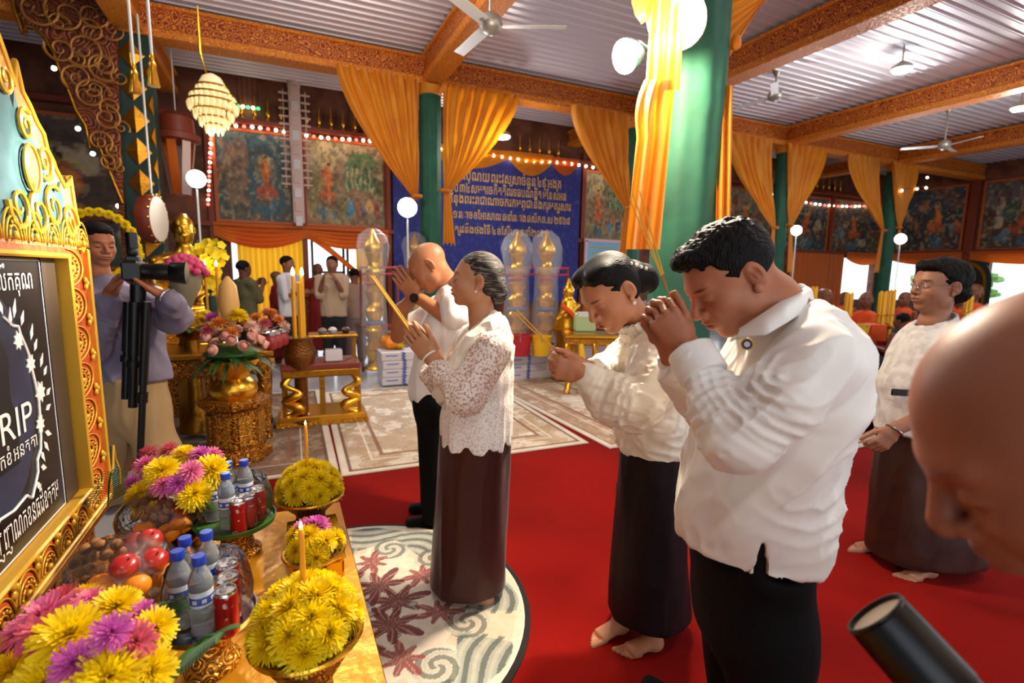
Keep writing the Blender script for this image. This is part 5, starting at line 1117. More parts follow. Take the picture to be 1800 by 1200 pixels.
for i, (a, q, sag, m_, lb) in enumerate((((-1.05, YB-.14), (.5, YB-.14), .40, 'orange_cloth', 'orange draped swag over the yellow doorway curtain'), ((.5, YB-.14), (2.1, YB-.14), .34, 'orange_cloth', 'orange draped swag over the open doorway'),
        ((17.1, YB-.14), (19.0, YB-.14), .35, 'orange_cloth', 'orange swag over the far back window'), ((XR-.14, 10.6), (XR-.14, 8.6), .3, 'orange_cloth', 'orange swag over the window right of the farthest column'), ((XR-.14, 8.4), (XR-.14, 5.6), .3, 'orange_cloth', 'orange swag over the bright opening at the right edge'))):
    p, d = V3(*a, 2.02), V3(q[0]-a[0], q[1]-a[1], 0); nn = nrm(np.cross(d, (0, 0, 1))); s_ = thing('door_swag', lb, 'drape', tuple(p)); b = B()
    b.grid(lambda s, t: d*s+nn*.05*sin(2*pi*5*t)*sin(pi*s)+V3(0, 0, .28-(.20+sag*4*s*(1-s)*.55)*t), 24, 20); part('swag', b, m_, s_, 'all')
    b = B(); b.tube([V3(0, 0, .28), d+V3(0, 0, .28)], .035, 8); part('rolled_top', b, m_, s_, True)
# tied-back orange cloth in the open doorway
o = thing('tied_cloth', 'orange cloth tied back diagonally across the open doorway', 'drape', (.55, YB-.18, 2.2)); b = B()
b.grid(lambda s, t: V3(.02+1.25*t**.9, -.03*sin(2*pi*3*s), -.05-1.05*t+(.16-.05*t)*(s-.5)), 10, 20); part('cloth', b, 'orange_cloth', o, 'all')
# glazed doors behind the opening and the arch on the right
for i, x in enumerate((.62, 1.30)):
    b = B()
    for q in ((0, 1.1, .05, 2.2), (.60, 1.1, .05, 2.2)): b.box((x+q[0], YB+.12, q[1]), (q[2], .05, q[3]))
    for z in (.03, .75, 1.45, 2.17): b.box((x+.3, YB+.12, z), (.6, .05, .05))
    d = struct('door_%d' % (i+1), b, mat('door_frame', '4a3a30', .6) if i == 0 else 'door_frame')
    b = B(); b.box((x+.3, YB+.12, 1.1), (.58, .008, 2.1)); part('pane', b, mat_film('pane_glass', 'e8f0f4', .12, .05) if i == 0 else 'pane_glass', d)
o = thing('arched_niche', 'dark arched niche with gilt border on the right wall', 'niche', (XR-.06, 8.42, 0)); 
for i, (rr, m_) in enumerate(((.62, 'dark_green'), (.50, 'gold_dark'), (.42, 'dark_wall'))):
    b = B(); ol = [(-rr, .3), (rr, .3)]+[(rr*cos(a), 1.35+rr*1.35*sin(a)) for a in [pi*j/16 for j in range(17)]]; b.prism([(-u_, v_) for u_, v_ in ol], (0, 1, 0), (0, 0, 1), (-.02*i, 0, 0), -.03); part('arch_layer', b, m_, o)
C_ = SDF((-.3, -.3, .8), (.3, .3, 1.9), .03); C_.cone((0, 0, 1.0), (0, 0, 1.4), (.10, .2), (.08, .15), (1, 0, 0), .05); C_.ell((0, 0, 1.62), .09, None, .04); P, Fq = C_.mesh(); oo = obj('figure', skinmesh('figure', P+V3(-.15, 0, 0), Fq, mat('niche_figure', '7a3a24', .5)), o)
# trees outside the openings
mat('tree_leaf', '9cc07a', .7, vary=(3, '6a9a4a', .4, .6))
for i, (x, y, r_) in enumerate(((17.9, 14.5, 1.6), (22.6, 10.2, 1.3), (24.0, 6.2, 1.7), (25.5, 3.0, 2.0))):
    o = thing('tree', ('sunlit tree outside the far back window', 'sunlit tree outside the window right of the farthest column', 'sunlit bush outside the bright opening at the right edge', 'sunlit tree outside, right of the bright opening')[i], 'tree', (x, y, 0)); rr_ = random.Random(i); b = B(); b.tube([(0, 0, 0), (.05, 0, 1.0), (0, .1, 1.8)], [.12, .09, .06], 8); part('trunk', b, 'wood_red', o)
    b = B()
    for j in range(90):
        a, q, e = rr_.uniform(0, 6.28), rr_.uniform(.3, 1), rr_.uniform(-.9, .9); c_ = (r_*q*cos(a)*sqrt(1-e*e*.8), r_*q*sin(a)*sqrt(1-e*e*.8), 1.2+r_*.6*e); b.ball(c_, (.22, .22, .12), 5, 3)
    part('crown', b, 'tree_leaf', o)
b = B(); b.box((8, 3, -.16), (80, 60, .1)); struct('ground', b, mat('outside_ground', 'c8c4b4', .9))
# ------------------------------------------------------------------ altar table and offerings
mat('gold_satin', 'd99a1c', .30, .45, bump=('noise', 5, .5, .03), vary=(3, 'b87410', .4, .65), spec=.7); mat('gold_foil', 'e8b428', .16, .9, bump=('noise', 9, .5, .02))
mat('mum_yellow', 'f6d708', .55, vcol=True, sss=.0); mat('petal', 'f6d708', .5, vcol=True); _nt = M['petal'].node_tree; _t = _nt.nodes.new('ShaderNodeBsdfTranslucent'); _x = _nt.nodes.new('ShaderNodeMixShader'); _x.inputs[0].default_value = .4; _a = [n for n in _nt.nodes if n.type == 'VERTEX_COLOR'][0]; _nt.links.new(_a.outputs[0], _t.inputs[0]); _nt.links.new(_nt.nodes['Principled BSDF'].outputs[0], _x.inputs[1]); _nt.links.new(_t.outputs[0], _x.inputs[2]); _nt.links.new(_x.outputs[0], _nt.nodes['Material Output'].inputs[0]); mat('bowl_bronze', '7a4a1c', .35, .7, bump=('voronoi', 60, .6, .008)); mat_orn('bowl_carved', ('4a2410', 'd8a040', '8a5418'), 30, .35, .7, 28, .006)
mat('candle_wax', 'e09a1c', .45, sss=.2); mat('wick', '20150c', .8); mat('flame', 'fff0c0', .5, emit=40, emit_col='ffd890'); mat('pet_clear', 'e8f2fa', .06, trans=.78, ior=1.2); mat('cap_blue', '1c3aa8', .35); mat('label_blue', '2a52b8', .4); mat('label_white', 'e8eef6', .4)
mat('can_red', 'a81c1c', .3, .5, vary=(40, 'd8d0cc', .62, .68)); mat('can_metal', 'c8c8cc', .25, 1.); mat('longan', '9a6a3a', .7, vary=(40, '7c5028', .4, .65), bump=('noise', 120, .2, .002)); mat('apple_red', 'a81a18', .28, vary=(7, 'd05a28', .48, .7), coat=.3); mat('orange_fruit', 'ee8a14', .45, bump=('noise', 220, .25, .002)); mat('stem_brown', '4a301a', .8)
mat('leaf_dark', '1c3f18', .45, vary=(10, '2c5c22', .4, .65)); mat_film('plastic_wrap', 'ffffff', .10, .08); mat('silver_tray', 'b8bcc4', .2, 1.); mat('tray_green', '3a6a2a', .35)
TZ = .50
o = thing('altar_table', 'low altar table draped in shiny gold cloth in the foreground', 'table', (-.22, 1.1, 0)); b = B(); b.box((0, 0, TZ-.03), (.80, 2.14, .04)); part('table_top', b, 'wood_red', o)
for sx in (-1, 1):
    for sy in (-1, 1): b = B(); b.box((sx*.34, sy*1.0, TZ/2-.03), (.05, .05, TZ-.06)); part('leg', b, 'wood_red', o)
cl = thing('table_cloth', 'shiny gold satin cloth covering the altar table', 'tablecloth', (-.22, 1.1, TZ)); b = B(); nx, ny = .415, 1.085
def clothf(s, t):
    a = 2*pi*s; # perimeter of a rounded rectangle, t from top inner to floor
    x, y = nx*max(-1, min(1, 1.35*cos(a))), ny*max(-1, min(1, 1.35*sin(a)))
    f = sin(a*26)+.5*sin(a*41+1); dr = max(0, t-.08)
    k = 1+.05*dr*f/1.0+.06*dr
    return (x*k, y*(1+.02*dr*f+.03*dr), .006-dr*.50 if t > .08 else .006)
b.grid(clothf, 220, 10); part('skirt', b, 'gold_satin', cl, 'all')
b = B(); b.box((0, 0, .003), (nx*2, ny*2, .006), 0, .002); part('top_sheet', b, 'gold_satin', cl)
# gold folded cloth on the far end of the table
b = B(); b.box((0, 0, .04), (.16, .30, .08), 0, .012); g_ = thing('gold_box', 'flat gold foil box at the far end of the altar table', 'box', (.07, 1.74, TZ+.007)); part('body', b, 'gold_foil', g_); b = B(); b.box((0, 0, .083), (.17, .31, .012), 0, .004); part('lid', b, 'gold_foil', g_)

# chrysanthemums
def mum_mesh(name, c_in, c_out, seed, n=110, droop=.2, r=1.):
    rs_ = random.Random(seed); b = B(); cols = []; ci, co = np.array(srgb(c_in)), np.array(srgb(c_out))
    for i in range(n):
        f = (i+.5)/n; el = radians(86-100*f**.85)+rs_.uniform(-.08, .08); az = i*2.399963+rs_.uniform(-.12, .12); L_ = r*(.50+.50*f**.6)*rs_.uniform(.9, 1.08); w = r*.085*(.7+.5*f)*(1 if n < 140 else .78)
        d = V3(cos(az)*cos(el), sin(az)*cos(el), sin(el)); s_ = V3(-sin(az), cos(az), 0); u_ = np.cross(d, s_)*-1
        a0 = V3(0, 0, .02); p1 = a0+d*L_*.55; p2 = a0+d*L_+V3(0, 0, -droop*f*L_*.25)-u_*(-.06*L_)
        o0 = len(b.v); b.add([a0-s_*w*.3, a0+s_*w*.3, p1-s_*w+u_*w*.35, p1+u_*-.0*w, p1+s_*w+u_*w*.35, p2-s_*w*.45, p2+s_*w*.45], [(0, 3, 2), (0, 1, 3), (1, 4, 3), (2, 3, 5), (3, 6, 5), (3, 4, 6)])
        k_ = rs_.uniform(.86, 1.06); cols += [ci*.92*k_]*2+[(ci*.4+co*.6)*k_]*3+[co*k_]*2
    o0 = len(b.v); b.ball((0, 0, -.05), (r*.42, r*.42, r*.22), 10, 5); cols += [ci*.75]*(len(b.v)-o0); b.c = np.array(cols); return b.mesh(name, 'petal', 'all')
MUM = {'y': [mum_mesh('chrysanthemum', 'f6cc00', 'ffe60a', s, 210) for s in (1, 2)], 'p': [mum_mesh('chrysanthemum', 'd8548a', 'ee86b4', s, 90, .5) for s in (3, 4)], 'r': [mum_mesh('chrysanthemum', 'e88a80', 'd85a78', 5, 90, .5)], 'm': [mum_mesh('chrysanthemum', 'c858a8', 'd868c0', 6, 90, .4)], 'o': [mum_mesh('chrysanthemum', 'e88020', 'f0a050', 9, 80, .4)], 'k': [mum_mesh('chrysanthemum', 'f0c0a8', 'f6d8c8', 11, 60, .1)]}
def bloom(parent, kind, p, n, r, seed=0, name='chrysanthemum'):
    m = MUM[kind][seed % len(MUM[kind])]; o = obj(name, m, parent, tuple(p)); o.rotation_euler = V3(0, 0, 0); q = Vector(n).to_track_quat('Z', 'Y'); o.rotation_mode = 'QUATERNION'; o.rotation_quaternion = q; o.scale = (r, r, r); return o
def leafblade(b, p, d, L_, w, n_=(0, 0, 1), sag=.3):
    d = nrm(d); s_ = nrm(np.cross(d, n_)); pts = []
    for i in range(5):
        t = i/4; c = V3(p)+d*L_*t-V3(0, 0, sag*L_*t*t); k = w*sin(pi*(.12+.88*t))**.8 if t < 1 else .001; pts.append([c-s_*k, c+V3(0, 0, -k*.25), c+s_*k])
    b.ring(pts, close=False)
def bowl_stand(label, loc, R, h, flowers, seed, candle=None, oct_=False, grp=None):
    """pedestal bowl with a dome of chrysanthemums; loc = foot centre"""
    o = thing('flower_bowl', label, 'flower bowl', loc); b = B(); n = 8 if oct_ else 24
    b.lathe([(R*.62, 0), (R*.62, .012), (R*.50, .02), (R*.44, h*.35), (R*.52, h*.5), (R*.66, h*.62), (R*.98, h*.93), (R*1.04, h*.95), (R*1.04, h), (R*.9, h)], n=n); part('pedestal', b, 'bowl_carved', o, not oct_)
    b = B(); b.torus((0, 0, h*.99), R*1.03, .006, (0, 0, 1), 32, 6); part('rim', b, 'gold', o, True)
    rs_ = random.Random(seed)
    for i, (kind, az, el, r) in enumerate(flowers):
        d = V3(cos(az)*cos(el), sin(az)*cos(el), sin(el)); bloom(o, kind, V3(0, 0, h+.012)+d*V3(R*.80, R*.80, R*.78), d+V3(0, 0, .15), r*R, i)
    if candle:
        cx, cy, z0, z1, lab = candle; c = thing('candle', lab, 'candle', (loc[0]+cx, loc[1]+cy, loc[2]+z0)); L_ = z1-z0
        b = B(); b.lathe([(.0062, 0), (.0062, L_*.9), (.0050, L_), (.0022, L_+.002)], n=12); part('wax', b, 'candle_wax', c, True); b = B(); b.tube([(0, 0, L_), (0, 0, L_+.007)], .0009, 5); part('wick', b, 'wick', c)
        b = B(); b.lathe([(.0006, L_+.002), (.0036, L_+.006), (.0032, L_+.010), (.0005, L_+.018)], n=10); part('flame', b, 'flame', c, True)
    return o
dome = lambda seed, kinds, n=24, r=.45: [(kinds[i % len(kinds)], i*2.4+seed, radians(86-86*((i+.3)/n)**.62), r) for i in range(n)]
p = G(545, 868, 1.86); bowl_stand('bronze pedestal bowl of yellow chrysanthemums with lit candle, farthest on the altar table', (p[0], p[1], TZ+.007), .118, p[2]-TZ-.007, dome(1, 'y'), 1, (-.006, .0, .22, p[2]-TZ+.27, 'lit orange candle in the farthest yellow flower bowl'))
p = WP(553, 985, Z=.60); bowl_stand('low bowl of yellow and pink chrysanthemums between the two candle bowls', (p[0], p[1], TZ+.092), .085, .04, [('m', .5, 1.4, .6), ('p', 2.5, 1.1, .6), ('y', 4.2, 1.0, .55), ('p', 1.2, .9, .55)]+dome(2, 'y', 10, .5)[3:], 2)
p = G(540, 1112, 1.02); bowl_stand('carved octagonal bowl heaped with yellow chrysanthemums and a lit candle, nearest the camera', (p[0], p[1], TZ+.007), .112, p[2]-TZ-.007, dome(3, 'y', 22, .48), 3, (-.003, .012, .27, p[2]-TZ+.232, 'lit orange candle in the nearest yellow flower bowl'), True)
# mixed arrangements
def arrangement(label, loc, R, h, blooms, seed, leaves=26, lr=1.2):
    o = thing('flower_arrangement', label, 'flowers', loc); b = B(); b.lathe([(R*.45, 0), (R*.5, .02), (R*.35, h*.4), (R*.75, h*.8), (R*.8, h)], n=20); part('vase', b, 'bowl_bronze', o, True); rs_ = random.Random(seed)
    for i in range(leaves):
        b = B(); a = rs_.uniform(0, 6.28); leafblade(b, (0, 0, h*.9), (cos(a), sin(a), rs_.uniform(-.1, .7)), R*lr*rs_.uniform(.8, 1.1), R*.09); part('leaf', b, 'leaf_dark', o)
    for i, (k_, pos, r) in enumerate(blooms):
        pos = V3(pos)-V3(loc); bloom(o, k_, pos, nrm(pos-V3(0, 0, h*.7)), r, i)
    return o
g0 = .92
arrangement('large pink and yellow chrysanthemum arrangement at the bottom left, nearest the camera', tuple(np.append(G(135, 1130, g0+.03)[:2], TZ+.007)), .14, .14,
  [('y', G(205, 1068, g0-.02), .050), ('y', G(122, 1118, g0-.10), .062), ('y', G(190, 1190, g0-.14), .068), ('y', G(272, 1105, g0-.04), .046), ('y', G(82, 1200, g0-.14), .06), ('y', G(265, 1180, g0-.10), .05), ('p', G(85, 1085, g0-.02), .062), ('r', G(75, 1112, g0-.08), .05), ('p', G(160, 1062, g0+.05), .048), ('r', G(237, 1128, g0-.10), .042), ('m', G(196, 1112, g0-.12), .038), ('m', G(250, 1080, g0-.02), .034), ('r', G(112, 1052, g0+.06), .045), ('m', G(130, 1165, g0-.15), .040), ('y', G(150, 1050, g0+.12), .045), ('p', G(40, 1110, g0), .05), ('y', G(20, 1180, g0-.05), .05)], 7)
g0 = 1.72
arrangement('pink and yellow chrysanthemum arrangement behind the far fruit, left of the bottles', tuple(np.append(G(310, 860, g0)[:2], TZ+.007)), .15, .16,
  [('y', G(285, 828, g0-.12), .062), ('y', G(372, 826, g0-.06), .068), ('y', G(342, 868, g0-.15), .062), ('y', G(245, 868, g0-.08), .055), ('y', G(325, 800, g0), .052), ('p', G(258, 818, g0-.08), .05), ('r', G(298, 792, g0+.04), .052), ('p', G(336, 828, g0-.14), .045), ('m', G(352, 800, g0-.02), .046), ('p', G(288, 852, g0-.15), .046), ('m', G(236, 848, g0-.04), .046), ('p', G(375, 800, g0+.05), .045), ('y', G(255, 890, g0-.12), .05), ('r', G(262, 796, g0+.05), .045), ('m', G(312, 850, g0-.17), .04)], 8)
# palm fronds on the table
for i, (x0, y0, x1, y1, gg, lb) in enumerate(((330, 1150, 395, 1115, 1.0, 'dark palm frond under the near bottle tray, right'), (300, 1130, 300, 1060, 1.1, 'dark palm frond between the near flowers and bottle tray'), (350, 900, 335, 870, 1.65, 'dark leaf frond left of the far bottle tray'), (190, 890, 195, 830, 1.75, 'dark frond beside the frame corner'))):
    a, e = G(x0, y0, gg), G(x1, y1, gg-.03); o = thing('palm_frond', lb, 'leaf', tuple(a)); d = e-a; b = B(); b.tube([(0, 0, 0), d*.5+V3(0, 0, .02), d], .003, 6); part('midrib', b, 'leaf_green', o); sd_ = nrm(np.cross(d, UZ))
    for j in range(14):
        for s_ in (-1, 1): b = B(); leafblade(b, d*(j/14)+V3(0, 0, .01), d*.5+sd_*s_*.09, .10*(1.1-j/18), .007); part('leaflet', b, 'leaf_dark', o)

# fruit
fr_l = B().ball((0, 0, 0), .0155, 10, 7).mesh('longan', 'longan', 'all')
def appleshape(r): return B().ball((0, 0, 0), (r, r, r*.92), 16, 12, lambda a, p: 1-.16*max(0, sin(p))**6-.10*max(0, -sin(p))**8+.03*cos(5*a)*max(0, -sin(p))**3)
fr_a = appleshape(.036).mesh('apple', 'apple_red', 'all'); fr_o = B().ball((0, 0, 0), (.034, .034, .031), 16, 10, lambda a, p: 1-.05*abs(sin(p))**10).mesh('orange', 'orange_fruit', 'all'); stm = B().tube([(0, 0, .025), (.003, 0, .042)], .0018, 6).mesh('stem', 'stem_brown')
def fruit(kind, pos, label, group, tilt=(0, 0, 0)):
    me, cat = {'longan': (fr_l, 'longan'), 'apple': (fr_a, 'apple'), 'orange': (fr_o, 'orange')}[kind]; o = tag(obj(kind, me, None, tuple(pos)), label, cat, group); o.rotation_euler = tilt
    if kind != 'longan': obj('stem', stm, o, (0, 0, -.004 if kind == 'apple' else -.012))
def fruit_pile(where, gg, lon, app, ora, film, tray):
    for x, y, dg in lon: fruit('longan', G(x, y, gg+dg), 'small brown longan in the %s fruit pile' % where, 'longans in the %s fruit pile' % where)
    for x, y, dg, lb in app: fruit('apple', G(x, y, gg+dg), lb, 'apples', (.5, .3, .2))
    for x, y, dg, lb in ora: fruit('orange', G(x, y, gg+dg), lb, 'oranges')
    c = G(*tray[:2], gg); R = tray[2]; b = B(); h = c[2]-TZ-.007; b.lathe([(R*.5, 0), (R*.55, .012), (R*.3, .03), (R*.3, h*.5), (R*.9, h*.85), (R, h), (R*.92, h), (R*.8, h*.9), (.005, h*.86)], n=28); t = thing('fruit_stand', 'gold pedestal dish under the %s fruit pile' % where, 'dish', (c[0], c[1], TZ+.007)); part('dish', b, 'gold_dark', t, True); b = B(); b.torus((0, 0, h), R, .005, (0, 0, 1), 28, 6); part('rim', b, 'gold', t, True)
    b = B(); fc = G(film[0], film[1], gg); fx, fz = film[2]; b.ball((0, 0, 0), (fx, fx, fz), 36, 18, lambda a, p: 1+.03*sin(7*a+3*p)+.02*sin(17*a)*cos(5*p)); solo('plastic_wrap', b, 'plastic_wrap', 'clear plastic film wrapped over the %s fruit pile' % where, 'plastic wrap', tuple(fc), 0, None, 'all')
ln = [(x, y, -.02+.01*((i*7) % 5)-.02*(y > 985)) for i, (x, y) in enumerate([(150, 965), (168, 955), (188, 950), (205, 957), (145, 985), (163, 978), (184, 975), (203, 982), (140, 1005), (158, 1000), (178, 1000), (196, 1002), (150, 1022), (170, 1020), (132, 992), (176, 958), (212, 970), (190, 1018)])]
ln += [(x+3, y-2, .05) for x, y, _ in ln[::2]]
fruit_pile('near', 1.30, ln, [(240, 955, .05, 'dark red apple at the top of the near fruit pile'), (270, 985, -.01, 'red apple at the right of the near fruit pile'), (219, 996, -.06, 'orange-red apple at the front of the near fruit pile'), (262, 950, .06, 'red apple at the back right of the near fruit pile')], [(176, 1030, -.07, 'orange at the front left of the near fruit pile'), (240, 1028, -.07, 'orange at the front middle of the near fruit pile'), (285, 1010, 0., 'orange at the right of the near fruit pile'), (215, 1048, -.03, 'orange low in the near fruit pile')], (212, 1005, (.135, .10)), (212, 1052, .13))
ln = [(x, y, -.02+.01*((i*5) % 5)) for i, (x, y) in enumerate([(240, 885), (255, 880), (270, 872), (286, 878), (300, 885), (246, 900), (262, 895), (278, 892), (294, 897), (308, 895), (238, 908), (256, 908), (272, 908), (288, 910), (265, 868), (282, 866)])]
fruit_pile('far', 1.60, ln+[(x+2, y-2, .04) for x, y, _ in ln[::2]], [(322, 888, .0, 'red apple at the right of the far fruit pile'), (308, 905, .04, 'red apple half hidden in the far fruit pile')], [(254, 932, -.03, 'orange at the left of the far fruit pile'), (296, 936, -.06, 'orange at the front of the far fruit pile'), (318, 922, -.02, 'orange at the right of the far fruit pile')], (280, 905, (.125, .085)), (280, 948, .115))
# bottles, cans, trays
def bottle_proto():
    o = thing('water_bottle', 'x', 'bottle', (0, 0, -5)); b = B(); b.lathe([(.020, 0), (.0255, .004), (.0262, .02), (.0248, .032), (.0262, .044), (.0262, .070), (.0250, .075), (.0250, .115), (.0262, .120), (.0255, .135), (.019, .155), (.0125, .166), (.0125, .176)], n=24); part('bottle_body', b, 'pet_clear', o, True)
    b = B(); b.lathe([(.0148, .174), (.0150, .176), (.0150, .192), (.0140, .195)], n=24, wob=lambda a, z: 1+.02*(1 if int(a*24/6.2832) % 2 else -1)); part('cap', b, 'cap_blue', o, True)
    b = B(); b.lathe([(.0256, .076), (.0257, .077), (.0257, .113), (.0256, .114)], n=28, cap=(False, False)); lb = part('label_band', b, 'label_white', o, True)
    b = B(); b.lathe([(.0259, .082), (.0260, .083), (.0260, .100), (.0259, .101)], n=28, cap=(False, False)); part('label_stripe', b, 'label_blue', lb, True)
    for a in range(8):
        q = 2*pi*a/8; b = B(); b.box((.0262*cos(q), .0262*sin(q), .0915), (.0006, .010, .009), q); part('label_mark', b, 'label_white', lb)
    return o
def can_proto():
    o = thing('drink_can', 'x', 'can', (0, 0, -5)); b = B(); b.lathe([(.022, 0), (.026, .006), (.0262, .012), (.0262, .100), (.0255, .106)], n=26); part('can_body', b, 'can_red', o, True)
    b = B(); b.lathe([(.0255, .106), (.0225, .112), (.0228, .115), (.0215, .115), (.0205, .111), (.001, .111)], n=26); part('can_lid', b, 'can_metal', o, True); b = B(); b.torus((.005, 0, .1135), .006, .0014, (0, 0, 1), 12, 6); part('pull_tab', b, 'can_metal', o, True); return o
BP, CP = bottle_proto(), can_proto()
def drink_tray(where, gg, c, R, m_, bot, can, wrap):
    p = G(*c, gg); h = p[2]-TZ-.007; t = thing('drinks_stand', '%s pedestal tray holding the %s group of bottles and cans' % ('green-rimmed gold' if m_ == 'tray_green' else 'silver-rimmed gold', where), 'tray', (p[0], p[1], TZ+.007)); b = B()
    b.lathe([(R*.6, 0), (R*.62, .012), (R*.45, .03), (R*.40, h*.5), (R*.55, h*.8), (R*.8, h*.9)], n=28); part('pedestal', b, 'gold_lattice', t, True); b = B(); b.lathe([(R*.8, h*.9), (R, h*.96), (R*1.04, h+.012), (R*1.0, h+.012), (R*.95, h), (.003, h)], n=36); part('tray', b, m_, t, True)
    for i, (x, y, dg, lb) in enumerate(bot):
        q = G(x, y, gg+dg); dup(BP, (q[0], q[1], p[2]+.001), i*.9, lb, 'water bottles')
    for i, (x, y, dg, lb) in enumerate(can):
        q = G(x, y, gg+dg); dup(CP, (q[0], q[1], p[2]+.001), i*1.4, lb, 'drink cans')
    b = B(); b.lathe([(R*.9, 0), (R*.93, .05), (R*.88, .10), (R*.80, .135)], n=40, wob=lambda a, z: 1+.035*sin(5*a+20*z)+.02*sin(11*a), cap=(False, False)); o_ = solo('plastic_wrap', b, 'plastic_wrap', 'clear plastic film around the %s group of bottles and cans' % where, 'plastic wrap', (p[0], p[1], p[2]+.014), 0, None, 'all')
drink_tray('far', 1.66, (415, 915), .125, 'tray_green', [(376, 912, .0, 'water bottle at the left of the far tray'), (401, 915, -.05, 'water bottle at the front of the far tray'), (406, 905, .05, 'water bottle at the middle of the far tray'), (434, 900, .07, 'water bottle at the back right of the far tray')], [(437, 912, -.04, 'red can at the front right of the far tray'), (455, 905, .02, 'red can at the right of the far tray'), (420, 920, -.08, 'red can at the front of the far tray')], None)
drink_tray('near', 1.15, (368, 1085), .105, 'silver_tray', [(335, 1078, .03, 'water bottle at the back left of the near tray'), (372, 1072, .06, 'water bottle at the back of the near tray'), (322, 1100, -.03, 'water bottle at the left of the near tray'), (358, 1098, -.05, 'water bottle at the front of the near tray')], [(405, 1070, .055, 'red can at the back right of the near tray'), (406, 1085, .0, 'red can at the right of the near tray'), (400, 1100, -.055, 'red can at the front right of the near tray')], None)
for pr in (BP, CP):
    for ch in list(pr.children):
        for g_ in list(ch.children): bpy.data.objects.remove(g_)
        bpy.data.objects.remove(ch)
    bpy.data.objects.remove(pr)

# ------------------------------------------------------------------ memorial frame
mat('board_black', '0c090c', .32, vary=(2.2, '2a2c44', .55, .8)); mat('print_white', 'e6e2e0', .5); mat('frame_orange', 'c4541a', .42, vary=(26, 'a83a12', .45, .6)); mat('frame_gold', 'dca832', .38, .35); mat('frame_teal', '2f5a60', .5, vary=(8, '49707a', .4, .65)); mat('frame_ochre', 'c09058', .42, bump=('voronoi', 40, .5, .006), vary=(14, 'a86a3a', .45, .6)); mat('frame_dark', '3a3028', .4)
FX, FC, FB = -.70, 1.78, .585; fr = thing('memorial_frame', 'ornate orange and gold frame with flame pediment around a black memorial board', 'frame', (FX, FC, FB)); HW = .67
b = B()
for y0, y1, z0, z1 in ((-HW, -HW+.21, 0, .98), (HW-.21, HW, 0, .98), (-HW+.21, HW-.21, 0, .10), (-HW+.21, HW-.21, .95, .98)): b.box((0, (y0+y1)/2, (z0+z1)/2), (.06, y1-y0, z1-z0), 0, .004)
part('border', b, 'frame_orange', fr)
for y0, y1, z0, z1 in ((-.468, -.452, .10, .95), (.452, .468, .10, .95), (-.468, .468, .096, .112), (-.468, .468, .94, .957)): b = B(); b.box((.022, (y0+y1)/2, (z0+z1)/2), (.05, y1-y0, z1-z0), 0, .006); part('inner_moulding', b, 'frame_gold', fr)
for y0, y1, z0, z1 in ((.655, .675, -.01, .98), (-.675, -.655, -.01, .98), (-.675, .675, -.015, .008)): b = B(); b.box((.02, (y0+y1)/2, (z0+z1)/2), (.05, y1-y0, z1-z0), 0, .005); part('outer_moulding', b, 'frame_gold', fr)
for s_ in (-1, 1): b = B(); b.box((-.002, s_*.385, .525), (.02, .11, .83)); part('recess_lining', b, 'frame_dark', fr)
bd = part('board', B().box((-.005, 0, .525), (.02, .66, .83), 0, .003), 'board_black', fr)
for y0, z0, dy, dz in ((0, .93, .645, .004), (0, .118, .645, .004), (.32, .525, .004, .81), (-.32, .525, .004, .81)): part('white_line', B().box((.0065, y0, z0), (.002, dy, dz)), 'print_white', bd)
# border rosettes
def rosette(R):
    b = B()
    for r_ in (1., .72, .44): b.tube([(0, R*r_*cos(pi*j/14), R*r_*sin(pi*j/14)) for j in range(15)], R*.04, 5)
    for k_ in range(7):
        a = pi*(k_+.5)/7; b.ball((.004, R*.57*cos(a), R*.57*sin(a)), (R*.04, R*.065, R*.075), 6, 4)
    b.ball((.004, 0, R*.14), (R*.09, R*.16, R*.14), 8, 5)
    return b
rm = rosette(.088).mesh('rosette', 'frame_gold', 'all'); tm = B()
for k_ in range(3): tm.ball((.003, .012*cos(k_*2.1), .014*sin(k_*2.1)+.01), (.008, .011, .014), 6, 4)
tmm = tm.mesh('trefoil', 'frame_gold', 'all')
for i in range(7):
    for s_ in (-1, 1):
        o = obj('rosette', rm, fr, (.034, s_*.475, .10+.135*i)); o.rotation_euler = (-s_*pi/2, 0, 0); o.scale = (1, .72, 1.55); obj('trefoil', tmm, fr, (.034, s_*.625, .165+.135*i))
for i in range(8):
    o = obj('rosette', rm, fr, (.034, -.49+.14*i, .012)); o.scale = (1, .78, .82); obj('trefoil', tmm, fr, (.034, -.42+.14*i, .065))
for i in range(10):
    obj('rosette', rm, fr, (.045, -.6+.133*i, .985)).scale = (1, .7, 1.0)
# pediment
ol = [(.60, .975), (.605, 1.10), (.585, 1.235), (.56, 1.20), (.525, 1.19), (.49, 1.215), (.455, 1.24), (.44, 1.262), (.40, 1.29), (.385, 1.335), (.34, 1.36), (.30, 1.40), (.26, 1.425), (.235, 1.50), (.215, 1.43), (.17, 1.50), (.11, 1.58), (.05, 1.70), (.0, 1.86)]
full = ol+[(-y, z) for y, z in ol[-2::-1]]; part('pediment', B().prism(full, (0, 1, 0), (0, 0, 1), (-.02, 0, 0), .05), 'frame_ochre', fr)
inn = [(y*.80, .99+(z-.975)*.80) for y, z in full]; part('pediment_field', B().prism(inn, (0, 1, 0), (0, 0, 1), (.03, 0, 0), .008), 'frame_teal', fr)
b = B(); b.tube([(.03, y, z) for y, z in full], .009, 6); part('pediment_edge', b, 'frame_gold', fr, True)
def yz_spiral(c, r, a0, turns, th, sx=1):
    b = B(); pts = []
    for i in range(22): t = i/21; a = a0+sx*turns*2*pi*t; q = r*(1-.85*t); pts.append((.046, c[0]+q*cos(a), c[1]+q*sin(a)))
    return b.tube(pts, [th*(1-.5*i/21) for i in range(22)], 6)
